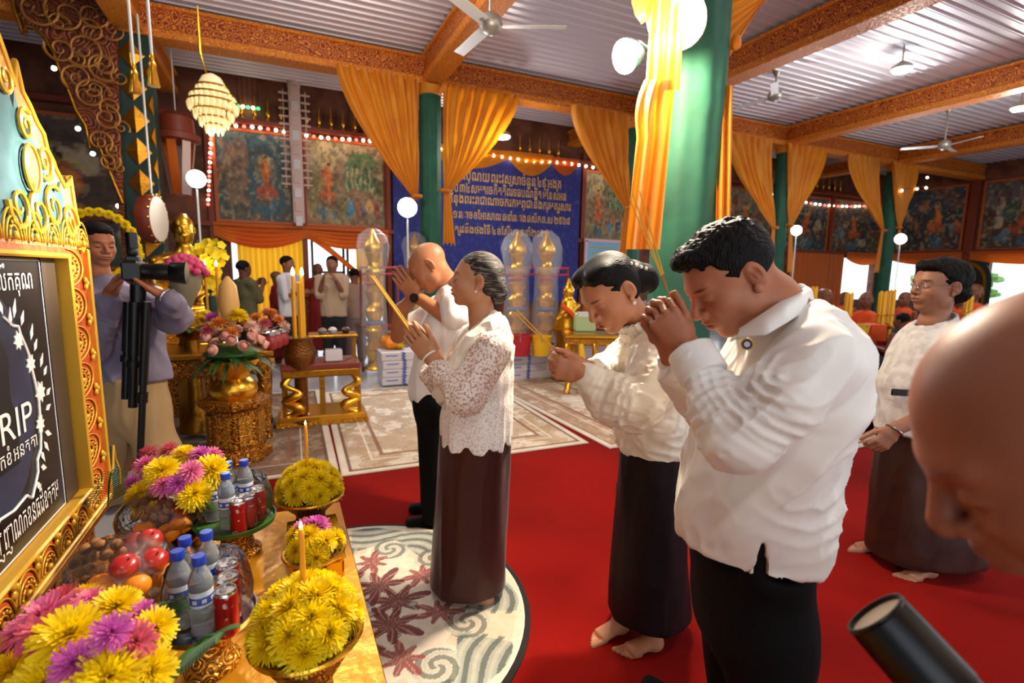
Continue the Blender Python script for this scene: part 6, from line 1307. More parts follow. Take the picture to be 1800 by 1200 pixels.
for s_ in (-1, 1):
    for y, z, r_, a0 in ((.50, 1.06, .07, 0), (.37, 1.10, .075, 1), (.25, 1.07, .07, 2), (.12, 1.08, .07, 3), (.33, 1.24, .06, 4), (.22, 1.32, .05, 1), (.12, 1.42, .05, 2), (.05, 1.55, .035, 0)): part('scroll', yz_spiral((s_*y, z), r_, a0, 1.5, .0075, s_), 'frame_gold', fr, True)
    b = B(); b.ball((.045, s_*.22, 1.20), (.012, .045, .06), 14, 8); part('oval_boss', b, 'frame_ochre', fr, True); b = B(); pts = [(.05, s_*.22+.052*cos(a), 1.20+.068*sin(a)) for a in [2*pi*j/20 for j in range(21)]]; b.tube(pts, .005, 6); part('boss_ring', b, 'frame_gold', fr, True)
# print on the board: wreath, portrait oval, lettering
EY, EZ = (0, 1, 0), (0, 0, 1); bx0 = .0062
b = B(); b.prism([(.215*cos(a), .55+.30*sin(a)) for a in [2*pi*j/40 for j in range(40)]], EY, EZ, (bx0-.002, -.04, 0), .0025); ov = part('portrait_oval', b, mat('oval_blue', '262c46', .45, vary=(5, '10101c', .4, .7)), bd); ov['label'] = 'dark blue oval behind the portrait'
b = B(); b.prism([(-.10, .36), (.085, .36), (.10, .45), (.075, .56), (.09, .66), (.03, .76), (-.06, .76)], EY, EZ, (bx0+.0006, -.04, 0), .0012); part('portrait_silhouette', b, mat('silhouette', '08070a', .5), bd)
def star(c, r, n=8):
    b = B(); b.prism([(c[0]+r*(1 if j % 2 == 0 else .62)*cos(pi*j/n+.2), c[1]+r*(1 if j % 2 == 0 else .62)*sin(pi*j/n+.2)) for j in range(2*n)], EY, EZ, (bx0, 0, 0), .003); return b
for y, z, r_ in ((.12, .70, .030), (.180, .622, .031), (.222, .525, .036), (.198, .430, .030), (-.17, .70, .03), (-.23, .62, .031), (-.26, .53, .036), (-.24, .43, .03)): part('wreath_flower', star((y, z), r_), 'print_white', bd)
for s_ in (-1, 1):
    for y, z, dy, dz, ln_ in ((.085, .745, .2, 1, .055), (.11, .765, .4, 1, .06), (.15, .74, .6, 1, .05), (.20, .69, .5, 1, .055), (.215, .655, .8, 1, .045), (.245, .60, .7, 1, .05), (.262, .57, .9, .8, .04), (.265, .505, 1, .5, .04), (.25, .46, 1, .3, .04), (.225, .395, .9, -.4, .05), (.21, .37, .6, -.9, .05), (.18, .35, .5, -1, .05), (.17, .30, 1, -.4, .04), (.13, .27, .6, -1, .045), (.05, .78, -.3, 1, .05), (.02, .80, -.8, .6, .045)):
        b = B(); d = nrm((0, dy, dz)); q = V3(0, -d[2], d[1]); p = V3(0, y, z); b.prism([((p+d*ln_*t_+q*w_)[1], (p+d*ln_*t_+q*w_)[2]) for t_, w_ in ((0, 0), (.4, .010), (1, 0), (.4, -.010))], EY, EZ, (bx0, 0, 0), .002); o = part('wreath_leaf', b, 'print_white', bd)
        if s_ < 0: o.scale = (1, -1, 1); o.location = (0, -.04, 0)
    b = B(); pts = [(bx0+.001, y, z) for y, z in ((.05, .775), (.10, .745), (.13, .74), (.135, .72), (.16, .68), (.175, .65), (.185, .60), (.195, .56), (.205, .50), (.20, .45), (.19, .39), (.18, .355), (.15, .33), (.145, .295), (.115, .26), (.09, .235), (.06, .255), (.02, .25), (-.02, .245))]; b.tube(pts, .0045, 5); o = part('wreath_line', b, 'print_white', bd)
    if s_ < 0: o.scale = (1, -1, 1); o.location = (0, -.04, 0)
for s, y, z, w, h in (('RIP', .055, .435, .19, .088), ('អនិចចំ ទុកខំ អនតតា', -.04, .375, .40, .042), ('ចូរចងចាំនិងរំលឹកគុណ', -.01, .845, .52, .058), ('បូជាដល់វិញញាណកខនធដ៏ឧតតម', -.01, .165, .56, .07)): text_part(s, 'print_white', bd, (bx0+.003, y, z), w, h, EY, EZ)
# plinth below the frame
o = thing('frame_plinth', 'gilded plinth carrying the memorial frame', 'plinth', (FX-.04, FC, 0)); part('block', B().box((-.04, 0, .27), (.12, 1.30, .54), 0, .01), 'carved_gold', o); part('ledge', B().box((.0, 0, .555), (.16, 1.36, .035), 0, .008), 'gold_dark', o)
b = B(); ol = [(.0, .0), (.09, .0), (.10, .06), (.06, .12), (.05, .18), (.025, .11), (0, .08)]; o = thing('corner_ornament', 'green and gold flame ornament at the lower right corner of the frame', 'ornament', (FX+.02, 2.46, FB)); part('flame', B().prism(ol, EY, EZ, (0, 0, 0), .02), 'frame_teal', o); b = B(); b.tube([(.024, y, z) for y, z in ol[1:]], .005, 6); part('gilded_edge', b, 'frame_gold', o, True)
# ------------------------------------------------------------------ hall furniture and offerings
mat('robe_red', '8a1c14', .75, bump=('noise', 9, .3, .02)); mat('robe_orange', 'e8561a', .75, bump=('noise', 9, .3, .02)); mat('olive_shirt', '5a5434', .8); mat('white_far', 'd8d4d8', .75); mat('beige_shirt', 'b89c80', .75); mat('rose_shirt', 'a88470', .8); mat('dark_trousers', '1a181c', .8); mat('mauve_cloth', '8a746c', .8)
mat('paper_pink', 'cfb4ae', .75); mat('red_plastic', 'b02030', .4); mat('yellow_plastic', 'e8b418', .45); mat('box_white', 'cfc6c8', .6); mat('box_blue', '5a6ab0', .5); mat('ribbon_red', 'b03048', .5); mat('candle_yellow', 'eeb01c', .5, sss=.2); mat('crystal', 'f4e8c0', .12, trans=.3, emit=.3, emit_col='ffdf9a'); mat('rose_pink', 'f0b0a0', .5); mat('fan_metal', 'a8a49c', .4, .6); mat('jar_red', '9a2a2a', .35)
mat('wrap_film', 'ffffff', .15, alpha=.17, spec=.9, bump=('noise', 30, .8, .02)); mat('drum_skin', 'c8b8a4', .6); mat('lens_cream', 'e8d8b8', .35)
def figure(label, px_, ytop, g, H, face, top_m, low_m, skin='8a5a40', bald=False, arms='down', hs=.014, long_=False, coat_=None):
    c = G(px_, ytop, g); H = c[2]; b_ = V3(c[0], c[1], 0); r = human(label, b_); F = HD(*face); L_ = np.cross(UZ, F); k = H/1.68
    hd = Head(b_+UZ*(H-.115*k), F, UZ, k); S = SDF(*bounds([b_-V3(.5, .5, 0), b_+V3(.5, .5, H)], .0), hs*.7); hd.build(S); limb(S, [hd.p(-.02, 0, -.05), b_+UZ*(H-.30*k)], [.055*k, .06*k], .03)
    limb(S, [b_+UZ*(H-.35*k), b_+UZ*.85*k], [.08, .09], .03)
    for s_ in (-1, 1):
        sh, hip = b_+UZ*(H-.33*k)+L_*.17*k*s_, b_+UZ*.86*k+L_*.09*s_
        e, w = (sh-UZ*.27*k+L_*.03*s_, sh-UZ*.50*k+F*.06) if arms == 'down' else ((sh-UZ*.26*k+F*.04, sh-UZ*.20*k+F*.26) if arms == 'front' else (sh-UZ*.22*k+F*.10, sh-UZ*.02*k+F*.22-L_*.08*s_))
        limb(S, [sh, e, w], [.045*k, .04*k, .03*k], .02); hand(S, w, nrm(w-e), -L_*s_, F, k, (20, 25, 20)); limb(S, [hip, b_+UZ*.08+L_*.09*s_], [.07, .045]); S.cone(b_+L_*.09*s_+UZ*.03-F*.05, b_+L_*.09*s_+F*.15+UZ*.025, .04, .035, None, .02)
    child('body', S, 'skin', r, lambda P: hd.paint(P, skin, open_eyes=True, bald='5a4638' if bald else None))
    if not bald: child('hair', hair(hd, hs*.6, 1.05, True), 'hair_black', r)
    C = SDF(*bounds([b_-V3(.45, .45, 0), b_+V3(.45, .45, H)], 0), hs); a = (.12*k, .17*k)
    C.cone(b_+UZ*(H-.33*k), b_+UZ*(H-.50*k), (.10*k, .17*k), (.125*k, .19*k), F, .03); C.cone(b_+UZ*(H-.5*k), b_+UZ*(.80*k), (.125*k, .18*k), (.135*k, .185*k), F, .03)
    for s_ in (-1, 1):
        sh = b_+UZ*(H-.34*k)+L_*.17*k*s_; e = sh-UZ*.27*k+L_*.03*s_ if arms == 'down' else (sh-UZ*.26*k+F*.04 if arms == 'front' else sh-UZ*.22*k+F*.10); limb(C, [sh, e], [.075*k, .065*k], .03)
    if long_: C.cone(b_+UZ*.85*k, b_+UZ*.12, (.15, .19), (.19, .22), F, .04)
    C.cone(hd.p(-.02, 0, -.09), hd.p(-.02, 0, -.13), .058*k, .066*k, None, .01, 'sub'); C.plane(b_+UZ*(.10 if long_ else .80*k), -UZ)
    child('robe' if long_ else 'shirt', C, top_m, r, None, [(UZ, .012, 8, 3)], 1)
    if not long_:
        C = SDF(*bounds([b_-V3(.3, .3, 0), b_+V3(.3, .3, .95*k)], 0), hs)
        C.cone(b_+UZ*.82*k, b_+UZ*.76*k, (.12*k, .165*k), (.12*k, .165*k), F, .03)
        for s_ in (-1, 1): limb(C, [b_+UZ*.78*k+L_*.085*s_, b_+UZ*.05+L_*.095*s_], [.092, .07], .04)
        C.plane((0, 0, .04), -UZ); child('trousers', C, low_m, r)
    return r
figure('man in olive shirt and cap at the doorway, photographing, by the yellow orchids', 428, 458, 7.2, 1.6, (.5, .8), 'olive_shirt', 'dark_trousers', '6a4030', False, 'up')
figure('man in white shirt facing right in the doorway, arms out', 505, 450, 7.6, 1.6, (1, -.1), 'white_far', 'dark_trousers', '8a5a40', False, 'front')
figure('monk in dark red robe half hidden behind the white-shirted man', 486, 476, 8.1, 1.5, (.7, .4), 'robe_red', 'robe_red', '7a4a34', True, 'down', long_=True)
figure('monk in red robe in the bright doorway between the two men', 558, 462, 8.9, 1.6, (.2, -1), 'robe_red', 'robe_red', '6a4030', True, 'down', long_=True)
figure('man in beige shirt and dark trousers facing the camera in the doorway', 583, 450, 7.6, 1.6, (.15, -1), 'beige_shirt', 'dark_trousers', '8a5a44', False, 'up')
figure('person in dusty pink clothes right of the beige-shirted man', 622, 472, 8.2, 1.5, (-.5, .8), 'rose_shirt', 'mauve_cloth', '8a5a44', False, 'down')
def monk(label, px_, ytop, g, face, m_='robe_orange', top_m=None, skin='7a4a30', bald=True, zf=.112):
    c = G(px_, ytop, g); zf = zf if c[0] > 11.2 and c[1] > 4.3 else .012; H = c[2]; b_ = V3(c[0], c[1], zf); r = human(label, b_); F = HD(*face); L_ = np.cross(UZ, F); k = (H-zf)/.86; T = b_+UZ*(H-zf)
    hd = Head(T-UZ*.115*k, F, UZ, k); S = SDF(*bounds([b_-V3(.55, .55, 0), b_+V3(.55, .55, H)], 0), .011); hd.build(S); limb(S, [hd.p(-.02, 0, -.05), T-UZ*.32*k, b_+UZ*.15], [.055, .07, .1], .03)
    for s_ in (-1, 1):
        sh = T-UZ*.33*k+L_*.18*k*s_; e = sh-UZ*.25*k+L_*.05*s_+F*.03; w = e+F*.20-L_*.14*s_+UZ*.02; limb(S, [sh, e, w], [.048, .042, .032], .02); hand(S, w, nrm(w-e), UZ, F, k, (20, 25, 20)); kn = b_+L_*.30*s_+F*.16+UZ*.07; limb(S, [b_+UZ*.1+L_*.1*s_, kn, b_+F*.22-L_*.05*s_+UZ*.05], [.08, .06, .045], .03)
    child('body', S, 'skin', r, lambda P: hd.paint(P, skin, bald='4a3a30' if bald else None))
    if not bald: child('hair', hair(hd, .009, 1.06, True), 'hair_black', r)
    C = SDF(*bounds([b_-V3(.55, .55, 0), b_+V3(.55, .55, H)], 0), .016); C.cone(T-UZ*.33*k, T-UZ*.52*k, (.11, .19), (.14, .2), F, .03); C.cone(T-UZ*.52*k, b_+UZ*.1, (.14, .2), (.17, .24), F, .04)
    limb(C, [T-UZ*.35*k-L_*.18*k, T-UZ*.6*k-L_*.23*k+F*.03], [.09, .08], .03)
    for s_ in (-1, 1): limb(C, [b_+UZ*.1+L_*.1*s_, b_+L_*.30*s_+F*.16+UZ*.08, b_+F*.24+UZ*.06], [.12, .10, .08], .05)
    C.plane(b_, -UZ); C.cone(hd.p(-.02, 0, -.09), hd.p(-.02, 0, -.14), .06, .07, None, .01, 'sub')
    child('robe', C, top_m or m_, r, None, [(nrm(L_+UZ), .014, 9, 4)], 1)
monk('seated monk in orange robe left of the pair of yellow candle bundles', 1451, 506, 10.2, (.4, -1)); monk('seated monk in orange robe between the yellow candle bundles', 1524, 512, 10.0, (-.6, -.8)); monk('seated monk in orange robe just left of the woman with glasses', 1592, 512, 10.4, (-1, -.3)); monk('seated person in black beside the monks, left of the woman with glasses', 1586, 550, 8.2, (-.5, 1), top_m='dark_trousers', bald=False)
monk('seated monk in orange robe farther right, above the bald head', 1716, 498, 10.6, (-1, -.6)); monk('seated monk in orange at far right beside yellow candles', 1690, 510, 9.8, (-1, .2)); monk('seated monk in orange behind the front man\'s shoulder', 1418, 515, 10.8, (.6, -1)); monk('distant seated monk in orange at the back between the columns', 1487, 512, 11.4, (.0, -1))
mat('platform_wood', '6a3424', .5); b = B(); b.box((15.2, 7.0, .055), (8.0, 5.4, .11), 0, .01); solo('monk_platform', b, 'platform_wood', 'low wooden platform where the monks sit at the right', 'platform')
# candle bundles and offerings before the monks
def candle_bundle(label, px_, y0, y1, g, n=7, r=.022):
    a, e = G(px_, y0, g), G(px_, y1, g); o = thing('candle_bundle', label, 'candles', (e[0], e[1], e[2])); me = B().lathe([(r, 0), (r, a[2]-e[2]-.02), (r*.5, a[2]-e[2])], n=8).mesh('candle', 'candle_yellow', True)
    for i in range(n): q = 0 if i == 0 else r*2.05; obj('candle', me, o, (q*cos(i*2*pi/6), q*sin(i*2*pi/6), .02*((i*3) % 2)))
    b = B(); b.torus((0, 0, (a[2]-e[2])*.35), r*3.1, .012, (0, 0, 1), 16, 6); part('band', b, 'gold', o, True)
    b = B(); b.lathe([(r*3.6, -.0), (r*4, .02), (r*3.4, .08)], n=14); part('holder', b, 'gold_dark', o, True)
    zb_ = .112 if e[0] > 11.2 and e[1] > 4.3 else .012; hp = e[2]-zb_
    if e[2] > .12: b = B(); b.lathe([(.12, .0), (.12, .02), (.05, .05), (.05, hp-.03), (.09, hp)], n=14); solo('candle_pedestal', b, 'gold_dark', 'gilt pedestal below the '+label.split(' bundle')[0]+' bundle, '+label.split(', ')[-1], 'pedestal', (e[0], e[1], .112 if e[0] > 11.2 and e[1] > 4.3 else .012), 0, None, True)
candle_bundle('tall yellow candle bundle, left of the monks\' pair', 1487, 515, 578, 9.0); candle_bundle('tall yellow candle bundle, left one of the pair', 1546, 513, 575, 9.0); candle_bundle('tall yellow candle bundle, right one of the pair', 1562, 510, 575, 9.4, 7, .02); candle_bundle('tall yellow candle bundle, behind the front man\'s collar', 1426, 505, 560, 9.6); candle_bundle('short yellow candle bundle, right of the woman with glasses', 1699, 522, 560, 9.2)
def crate(name, label, cat, px0, px1, y0, y1, g, m_, dep=.3, band=None, zb=None):
    a, e = G(px0, y1, g), G(px1, y0, g); a[2] = a[2] if zb is None else zb; w = np.dot(e-a, RH); h = e[2]-a[2]; c = (a+e)/2; o = thing(name, label, cat, (c[0]+GH[0]*dep/2, c[1]+GH[1]*dep/2, a[2]), math.atan2(RH[1], RH[0])); part('body', B().box((0, 0, h/2), (w, dep, h), 0, .01), m_, o)
    if band: part('band', B().box((0, -.005, h*.55), (w*1.01, dep, h*.14)), band, o)
    part('lid', B().box((0, 0, h), (w*1.03, dep*1.03, .02), 0, .004), m_, o); return o
crate('gift_box', 'white box on the platform edge before the monks', 'box', 1503, 1529, 592, 620, 8.3, 'box_white', .3, 'box_blue', .010); crate('offering_chest', 'brown wooden box before the monks, left of the white box', 'box', 1470, 1503, 588, 622, 8.6, 'brown_leather', .3, None, .010)
def bucket(label, px_, y0, y1, g, r, m_, handle='steel'):
    a, e = G(px_, y0, g), G(px_, y1, g); h = a[2]-e[2]; o = thing('bucket', label, 'bucket', tuple(e)); b = B(); b.lathe([(r*.78, 0), (r, h), (r*1.06, h), (r*1.06, h*.95), (r*.97, h*.93), (r*.75, .02), (.003, .02)], n=22); part('pail', b, m_, o, True)
    b = B(); b.torus((0, 0, h), r*1.02, .008, RH, 14, 6, pi); part('handle', b, handle, o, True); return o
bucket('yellow bucket before the monks, right of the candle bundle', 1514, 570, 592, 8.5, .11, 'yellow_plastic'); bucket('red bag-like pail at the platform edge before the monks', 1550, 598, 622, 8.6, .12, 'red_plastic')
crate('offering_mat', 'flat orange offering tray near the red pail', 'tray', 1532, 1560, 572, 582, 8.6, 'robe_orange', .3, None, .010)
# ------------------------------------------------------------------ stacked boxes with wavy print
def stack(label, px0, px1, y1, g, n, w=None):
    a, e = WP(px0, y1, Z=.0), WP(px1, y1, Z=.0); w = abs(e[0]-a[0]); h = .105
    for i in range(n):
        o = thing('carton', '%s, %s' % (label, ('lowest', 'second up', 'third up', 'topmost')[i] if n == 4 else ('lowest', 'middle', 'top one')[i]), 'box', (a[0]+w/2, a[1]+.2, .02+h*i+.003*i), .03*((i % 3)-1)); part('body', B().box((0, 0, h/2), (w, .4, h), 0, .006), 'box_white', o); b = B(); b.tube([(.03*sin(t*2.1)+w*.05, -.202, h*(t/8)) for t in range(9)], .011, 6); part('wave_print', b, 'box_blue', o, True)
        part('print_line', B().box((-w*.25, -.201, h*.6), (w*.3, .004, .014)), 'box_blue', o)
stack('printed carton in the stack left of the bowing man', 673, 748, 681, 6.5, 4); stack('pale printed carton in the stack behind the older woman\'s back', 880, 985, 672, 6.3, 4)
g = 6.7
bucket('red bucket on the cartons right of the older woman', 914, 588, 624, g, .16, 'red_plastic'); bucket('yellow bucket on the cartons beside the red one', 951, 590, 624, g, .14, 'yellow_plastic')
# ------------------------------------------------------------------ wrapped gold offering towers
def tower(label, px_, y0, y1, g, film=True):
    a, e = G(px_, y0, g), G(px_, y1, g); h = a[2]-e[2]; o = thing('offering_tower', label, 'offering', tuple(e)); z = 0; rs_ = random.Random(int(px_)); n = 6; mats_ = ['gold', 'gold_lattice', 'gold_foil']
    for i in range(n):
        hh = h/n*.98; r = .15*(1-.05*i); b = B(); b.lathe([(r, z), (r*1.05, z+.02), (r*.72, z+hh*.3), (r*.66, z+hh*.55), (r*.9, z+hh*.85), (r*.95, z+hh)], n=16, wob=lambda q, z_: 1+.10*sin(q*8)); part('tier', b, mats_[i % 3], o, True)
        if i in (2, 4): b = B(); b.torus((0, 0, z+hh*.45), r*.8, .025, (0, 0, 1), 16, 6); part('ribbon', b, 'ribbon_red' if i == 4 else 'box_blue', o, True)
        z += hh
    b = B(); b.lathe([(.10, z), (.13, z+.05), (.11, z+.14), (.06, z+.22), (.015, z+.32)], n=14, wob=lambda q, z_: 1+.12*sin(q*7)); part('crown', b, 'gold', o, True)
    if film: b = B(); b.lathe([(.17, z-.25), (.20, z-.1), (.22, z+.10), (.18, z+.24), (.06, z+.34)], n=24, wob=lambda q, z_: 1+.10*sin(q*5+z_*9)+.05*sin(q*11), cap=(False, False)); part('plastic_cover', b, 'wrap_film', o, 'all'); b = B(); b.lathe([(.18, .05), (.19, h*.3), (.17, h*.6), (.16, h*.85)], n=24, wob=lambda q, z_: 1+.06*sin(q*7+z_*6), cap=(False, False)); part('plastic_sleeve', b, 'wrap_film', o, 'all')
    return o
for px_, y0, y1, g, lb in ((660, 440, 648, 7.2, 'tall gold offering tower in plastic left of the bowing man'), (732, 440, 625, 8.6, 'gold offering tower in plastic mostly hidden behind the bowing man'), (907, 445, 606, 7.2, 'gold offering tower in plastic before the banner, left of the pair'), (957, 445, 606, 7.2, 'gold offering tower in plastic before the banner, right of the pair')): tower(lb, px_, y0, y1, g)
for i, (x0, x1, g, lb) in enumerate(((636, 700, 7.4, 'brown post rack with red rails around the left offering tower'), (884, 995, 7.3, 'brown post rack with red rails around the pair of offering towers'))):
    a, e = G(x0, 560, g), G(x1, 560, g); o = thing('offering_rack', lb, 'rack', (a[0], a[1], .0)); d = V3(e[0]-a[0], e[1]-a[1], 0); zt = G(x0, 468, g)[2]; n = 2 if i == 0 else 4
    for j in range(n): q = d*j/(n-1); part('post', B().box(tuple(q+V3(0, 0, zt/2)), (.035, .035, zt), 0, .005), 'wood_red', o)
    for z in (zt*.93, zt*.99, zt*.45): b = B(); b.tube([V3(0, -.03, z), d+V3(0, -.03, z)], .018, 8); part('rail', b, 'ribbon_red', o, True)
    part('shelf', B().box(tuple(d/2+V3(GH[0]*.0, GH[1]*.0, zt*.44)), (np.linalg.norm(d), .34, .03), math.atan2(d[1], d[0])), 'wood_red', o)
b = B(); p = G(690, 622, 6.75); o = thing('fruit_offering', 'wrapped orange and gold offering bundle on the left cartons', 'offering', (p[0], p[1], .45)); b.ball((0, 0, .10), (.15, .15, .10), 14, 9, lambda a, q: 1+.1*sin(5*a)); part('bundle', b, 'orange_fruit', o, True); b = B(); b.ball((.08, -.08, .09), (.08, .06, .09), 10, 7); part('gold_wrap', b, 'gold_foil', o, True); b = B(); b.lathe([(.04, .18), (.10, .24), (.02, .22)], n=12); part('bow', b, 'steel', o, True)
# gilded seat with offerings right of the towers
p = G(1040, 640, 6.4); o = thing('gilded_stand', 'low gilded stand with curled yellow legs left of the woman with the bun', 'stand', (p[0], p[1], .0)); zz = G(1040, 588, 6.4)[2]
part('top', B().box((0, 0, zz), (.75, .45, .05), math.atan2(RH[1], RH[0]), .01), 'gold', o); part('apron', B().box((0, 0, zz-.07), (.7, .4, .09), math.atan2(RH[1], RH[0]), .01), 'gold_lattice', o)
for i in range(5):
    b = B(); q = RH*(-.34+.17*i)-GH*.2; b.tube([q+UZ*(zz-.1), q-GH*.08+UZ*(zz*.7), q+RH*.05+UZ*(zz*.4), q-GH*.06+UZ*.05, q-GH*.12+UZ*.02], [.03, .045, .03, .04, .02], 8); part('curled_leg', b, 'yellow_plastic' if i % 2 else 'gold', o, True)
crate('offering_box', 'pale green box on the gilded stand', 'box', 1012, 1048, 558, 572, 6.5, mat('pale_green', 'b8c890', .6), .25, None, zz+.026); crate('book', 'white booklet on the pale green box', 'book', 1018, 1048, 551, 557, 6.55, 'white_far', .2)
C = SDF(*bounds([G(1008, 500, 7.0), G(975, 600, 7.0)], .3), .016); q = G(998, 560, 7.0); C.cone(q, q+UZ*.22, (.13, .12), (.10, .09), RH, .03); C.ell(q+UZ*.38, (.08, .08, .10), None, .04); C.cone(q+UZ*.46, q+UZ*.56, .045, .012, None, .03); C.cone(q+RH*.12+UZ*.18, q-RH*.05+UZ*.05-GH*.12, .05, .035, None, .03); C.cone(q-UZ*.12, q-UZ*.02, (.2, .14), (.18, .13), RH, .03)
P, Fq = C.mesh(); o = thing('gold_statue', 'small gold statue with orange sash behind the gilded stand', 'statue', tuple(q-UZ*.15)); obj('figure', skinmesh('figure', P, Fq, 'gold', None, o.location), o); part('sash', B().tube([-RH*.1+UZ*.35-GH*.1, RH*.02+UZ*.25-GH*.14, RH*.12+UZ*.12-GH*.12], .035, 8), 'robe_orange', o, True); part('pedestal', B().lathe([(.22, -q[2]+.15+.02), (.22, -q[2]+.25), (.16, -q[2]+.3), (.16, -.05), (.2, 0)], n=16), 'gold_dark', o, True)
# ------------------------------------------------------------------ gilded altar furniture at the left
o = thing('gilded_table', 'gilded table with carved apron beside the flower pedestal', 'table', (-.70, 5.05, 0)); zt = .78
part('top', B().box((0, 0, zt), (1.25, .65, .05), 0, .01), 'gold_dark', o); part('apron', B().box((0, 0, zt-.10), (1.18, .58, .15), 0, .01), 'carved_gold', o)
for sx in (-1, 1):
    for sy in (-1, 1): b = B(); b.lathe([(.035, 0), (.05, .04), (.035, .10), (.05, .35), (.06, .5), (.045, .55), (.07, .62)], (sx*.54, sy*.25, 0), 12); part('leg', b, 'carved_gold', o, True)
o = thing('flower_pedestal', 'carved gilded hexagonal pedestal urn below the pink rose bouquet', 'pedestal', (-.36, 4.40, .02)); b = B(); b.lathe([(.25, 0), (.25, .06), (.21, .09), (.20, .40), (.25, .43), (.26, .47), (.20, .49)], n=8); part('hexagonal_base', b, 'carved_gold', o)
b = B(); b.lathe([(.15, .48), (.17, .54), (.16, .60), (.11, .64), (.12, .68), (.19, .76), (.21, .79), (.19, .79)], n=20); part('urn', b, 'gold', o, True)
for i in range(8): a = 2*pi*(i+.5)/8; part('carved_panel', B().box((.192*cos(a), .192*sin(a), .25), (.02, .10, .24), a, .006), 'gold_lattice', o)
bc = V3(-.36, 4.40, .82); o = thing('rose_bouquet', 'bouquet of pink roses with orange and yellow blooms on the gilded pedestal', 'flowers', tuple(bc)); b = B(); b.lathe([(.16, -.012), (.20, .03), (.12, .10)], n=14); part('foam', b, 'leaf_dark', o, True)
for i in range(34): b = B(); a = i*2.4; leafblade(b, (0, 0, .02), (cos(a), sin(a), .15*(i % 3)), .33, .02, sag=.5); part('leaf', b, 'leaf_dark', o)
def rose(R):
    b = B()
    for k_ in range(5):
        q = R*(.25+.17*k_)
        for j in range(3+k_): a = 2*pi*(j+.5*(k_ % 2))/(3+k_); b.grid(lambda s, t: (q*cos(a+(s-.5)*2.0)*(.75+.9*t-.75*t*t), q*sin(a+(s-.5)*2.0)*(.75+.9*t-.75*t*t), R*(-.5+t*(1.25-.14*k_))-.10*R*abs(s-.5)), 4, 4)
    b.ball((0, 0, .02*R), R*.62, 10, 7); return b
rsm = rose(.044).mesh('rose', 'rose_pink', 'all')
for i in range(17):
    a, el = i*2.4, radians(12+50*((i*5) % 7)/7); d = V3(cos(a)*cos(el), sin(a)*cos(el), sin(el)*.8); q = obj('rose', rsm, o, tuple(d*.24+V3(0, 0, .05))); q.rotation_mode = 'QUATERNION'; q.rotation_quaternion = Vector(d).to_track_quat('Z', 'Y')
for i, (k_, x, y, z, r) in enumerate((('y', .06, -.05, .32, .09), ('o', -.06, -.10, .27, .08), ('o', .1, .03, .27, .08), ('m', -.12, .02, .30, .08), ('r', -.14, -.08, .22, .07), ('k', .15, -.06, .24, .07), ('o', .02, -.14, .20, .07))): bloom(o, k_, (x, y, z), (x, y, .4), r, i)
b = B(); b.lathe([(.02, .15), (.075, .40), (.06, .55), (.01, .62)], n=14); part('folded_cone', b, mat('paper_gold', 'd8a860', .5), o, True)
# green vase, orchids, candles
def orchid(label, loc, n, spread, hgt, vm='dark_green', k='y'):
    o = thing('orchid_vase', label, 'flowers', loc); b = B(); b.lathe([(.05, 0), (.06, .05), (.05, .25), (.065, .38), (.05, .40)], n=16); part('vase', b, vm, o, True); rs_ = random.Random(9); fl = B()
    for j in range(5): a = 2*pi*j/5; leafblade(fl, (0, 0, 0), (cos(a), sin(a), .35), .048, .024, sag=.1)
    me = fl.mesh('orchid_bloom', mat('orchid_yellow', 'f4da18', .5) if 'orchid_yellow' not in M else 'orchid_yellow', 'all')
    for s_ in range(6):
        a = rs_.uniform(-.5, 1.0); pts = [V3(0, 0, .35)+V3(spread*(t**1.6)*a*.9, rs_.uniform(-.03, .03), hgt*(t-.25*t*t*abs(a))) for t in [i/8 for i in range(9)]]; b = B(); b.tube(pts, .006, 5); st = part('flower_stem', b, 'leaf_green', o)
        for i in range(n//6): t = rs_.uniform(.3, 1); q = pts[int(t*8)]; x = obj('orchid_bloom', me, st, (q[0]+rs_.uniform(-.05, .05), q[1]+rs_.uniform(-.07, .02), q[2]+rs_.uniform(-.05, .05))); x.rotation_euler = (rs_.uniform(.6, 1.6), 0, rs_.uniform(-.8, .8))
    return o
p = G(375, 592, 4.9); orchid('spray of yellow orchids in a dark green vase beside the golden statue', tuple(p), 110, .34, .62)
for i, x in enumerate((366, 386)):
    a, e = G(x, 468, 4.75), G(x, 560, 4.75); c = thing('candle', ('left', 'right')[i]+' of the two lit candles before the yellow orchids', 'candle', tuple(e)); h = a[2]-e[2]; b = B(); b.lathe([(.012, -.1), (.012, h), (.004, h+.004)], n=10); part('wax', b, 'candle_wax', c, True); b = B(); b.lathe([(.09, -e[2]+.02), (.09, -e[2]+.04), (.02, -e[2]+.08), (.018, -.14), (.04, -.10), (.02, -.08)], n=12); part('candlestick', b, 'gold_dark', c, True); b = B(); b.lathe([(.001, h), (.011, h+.012), (.010, h+.028), (.002, h+.055)], n=10); part('flame', b, 'flame', c, True)
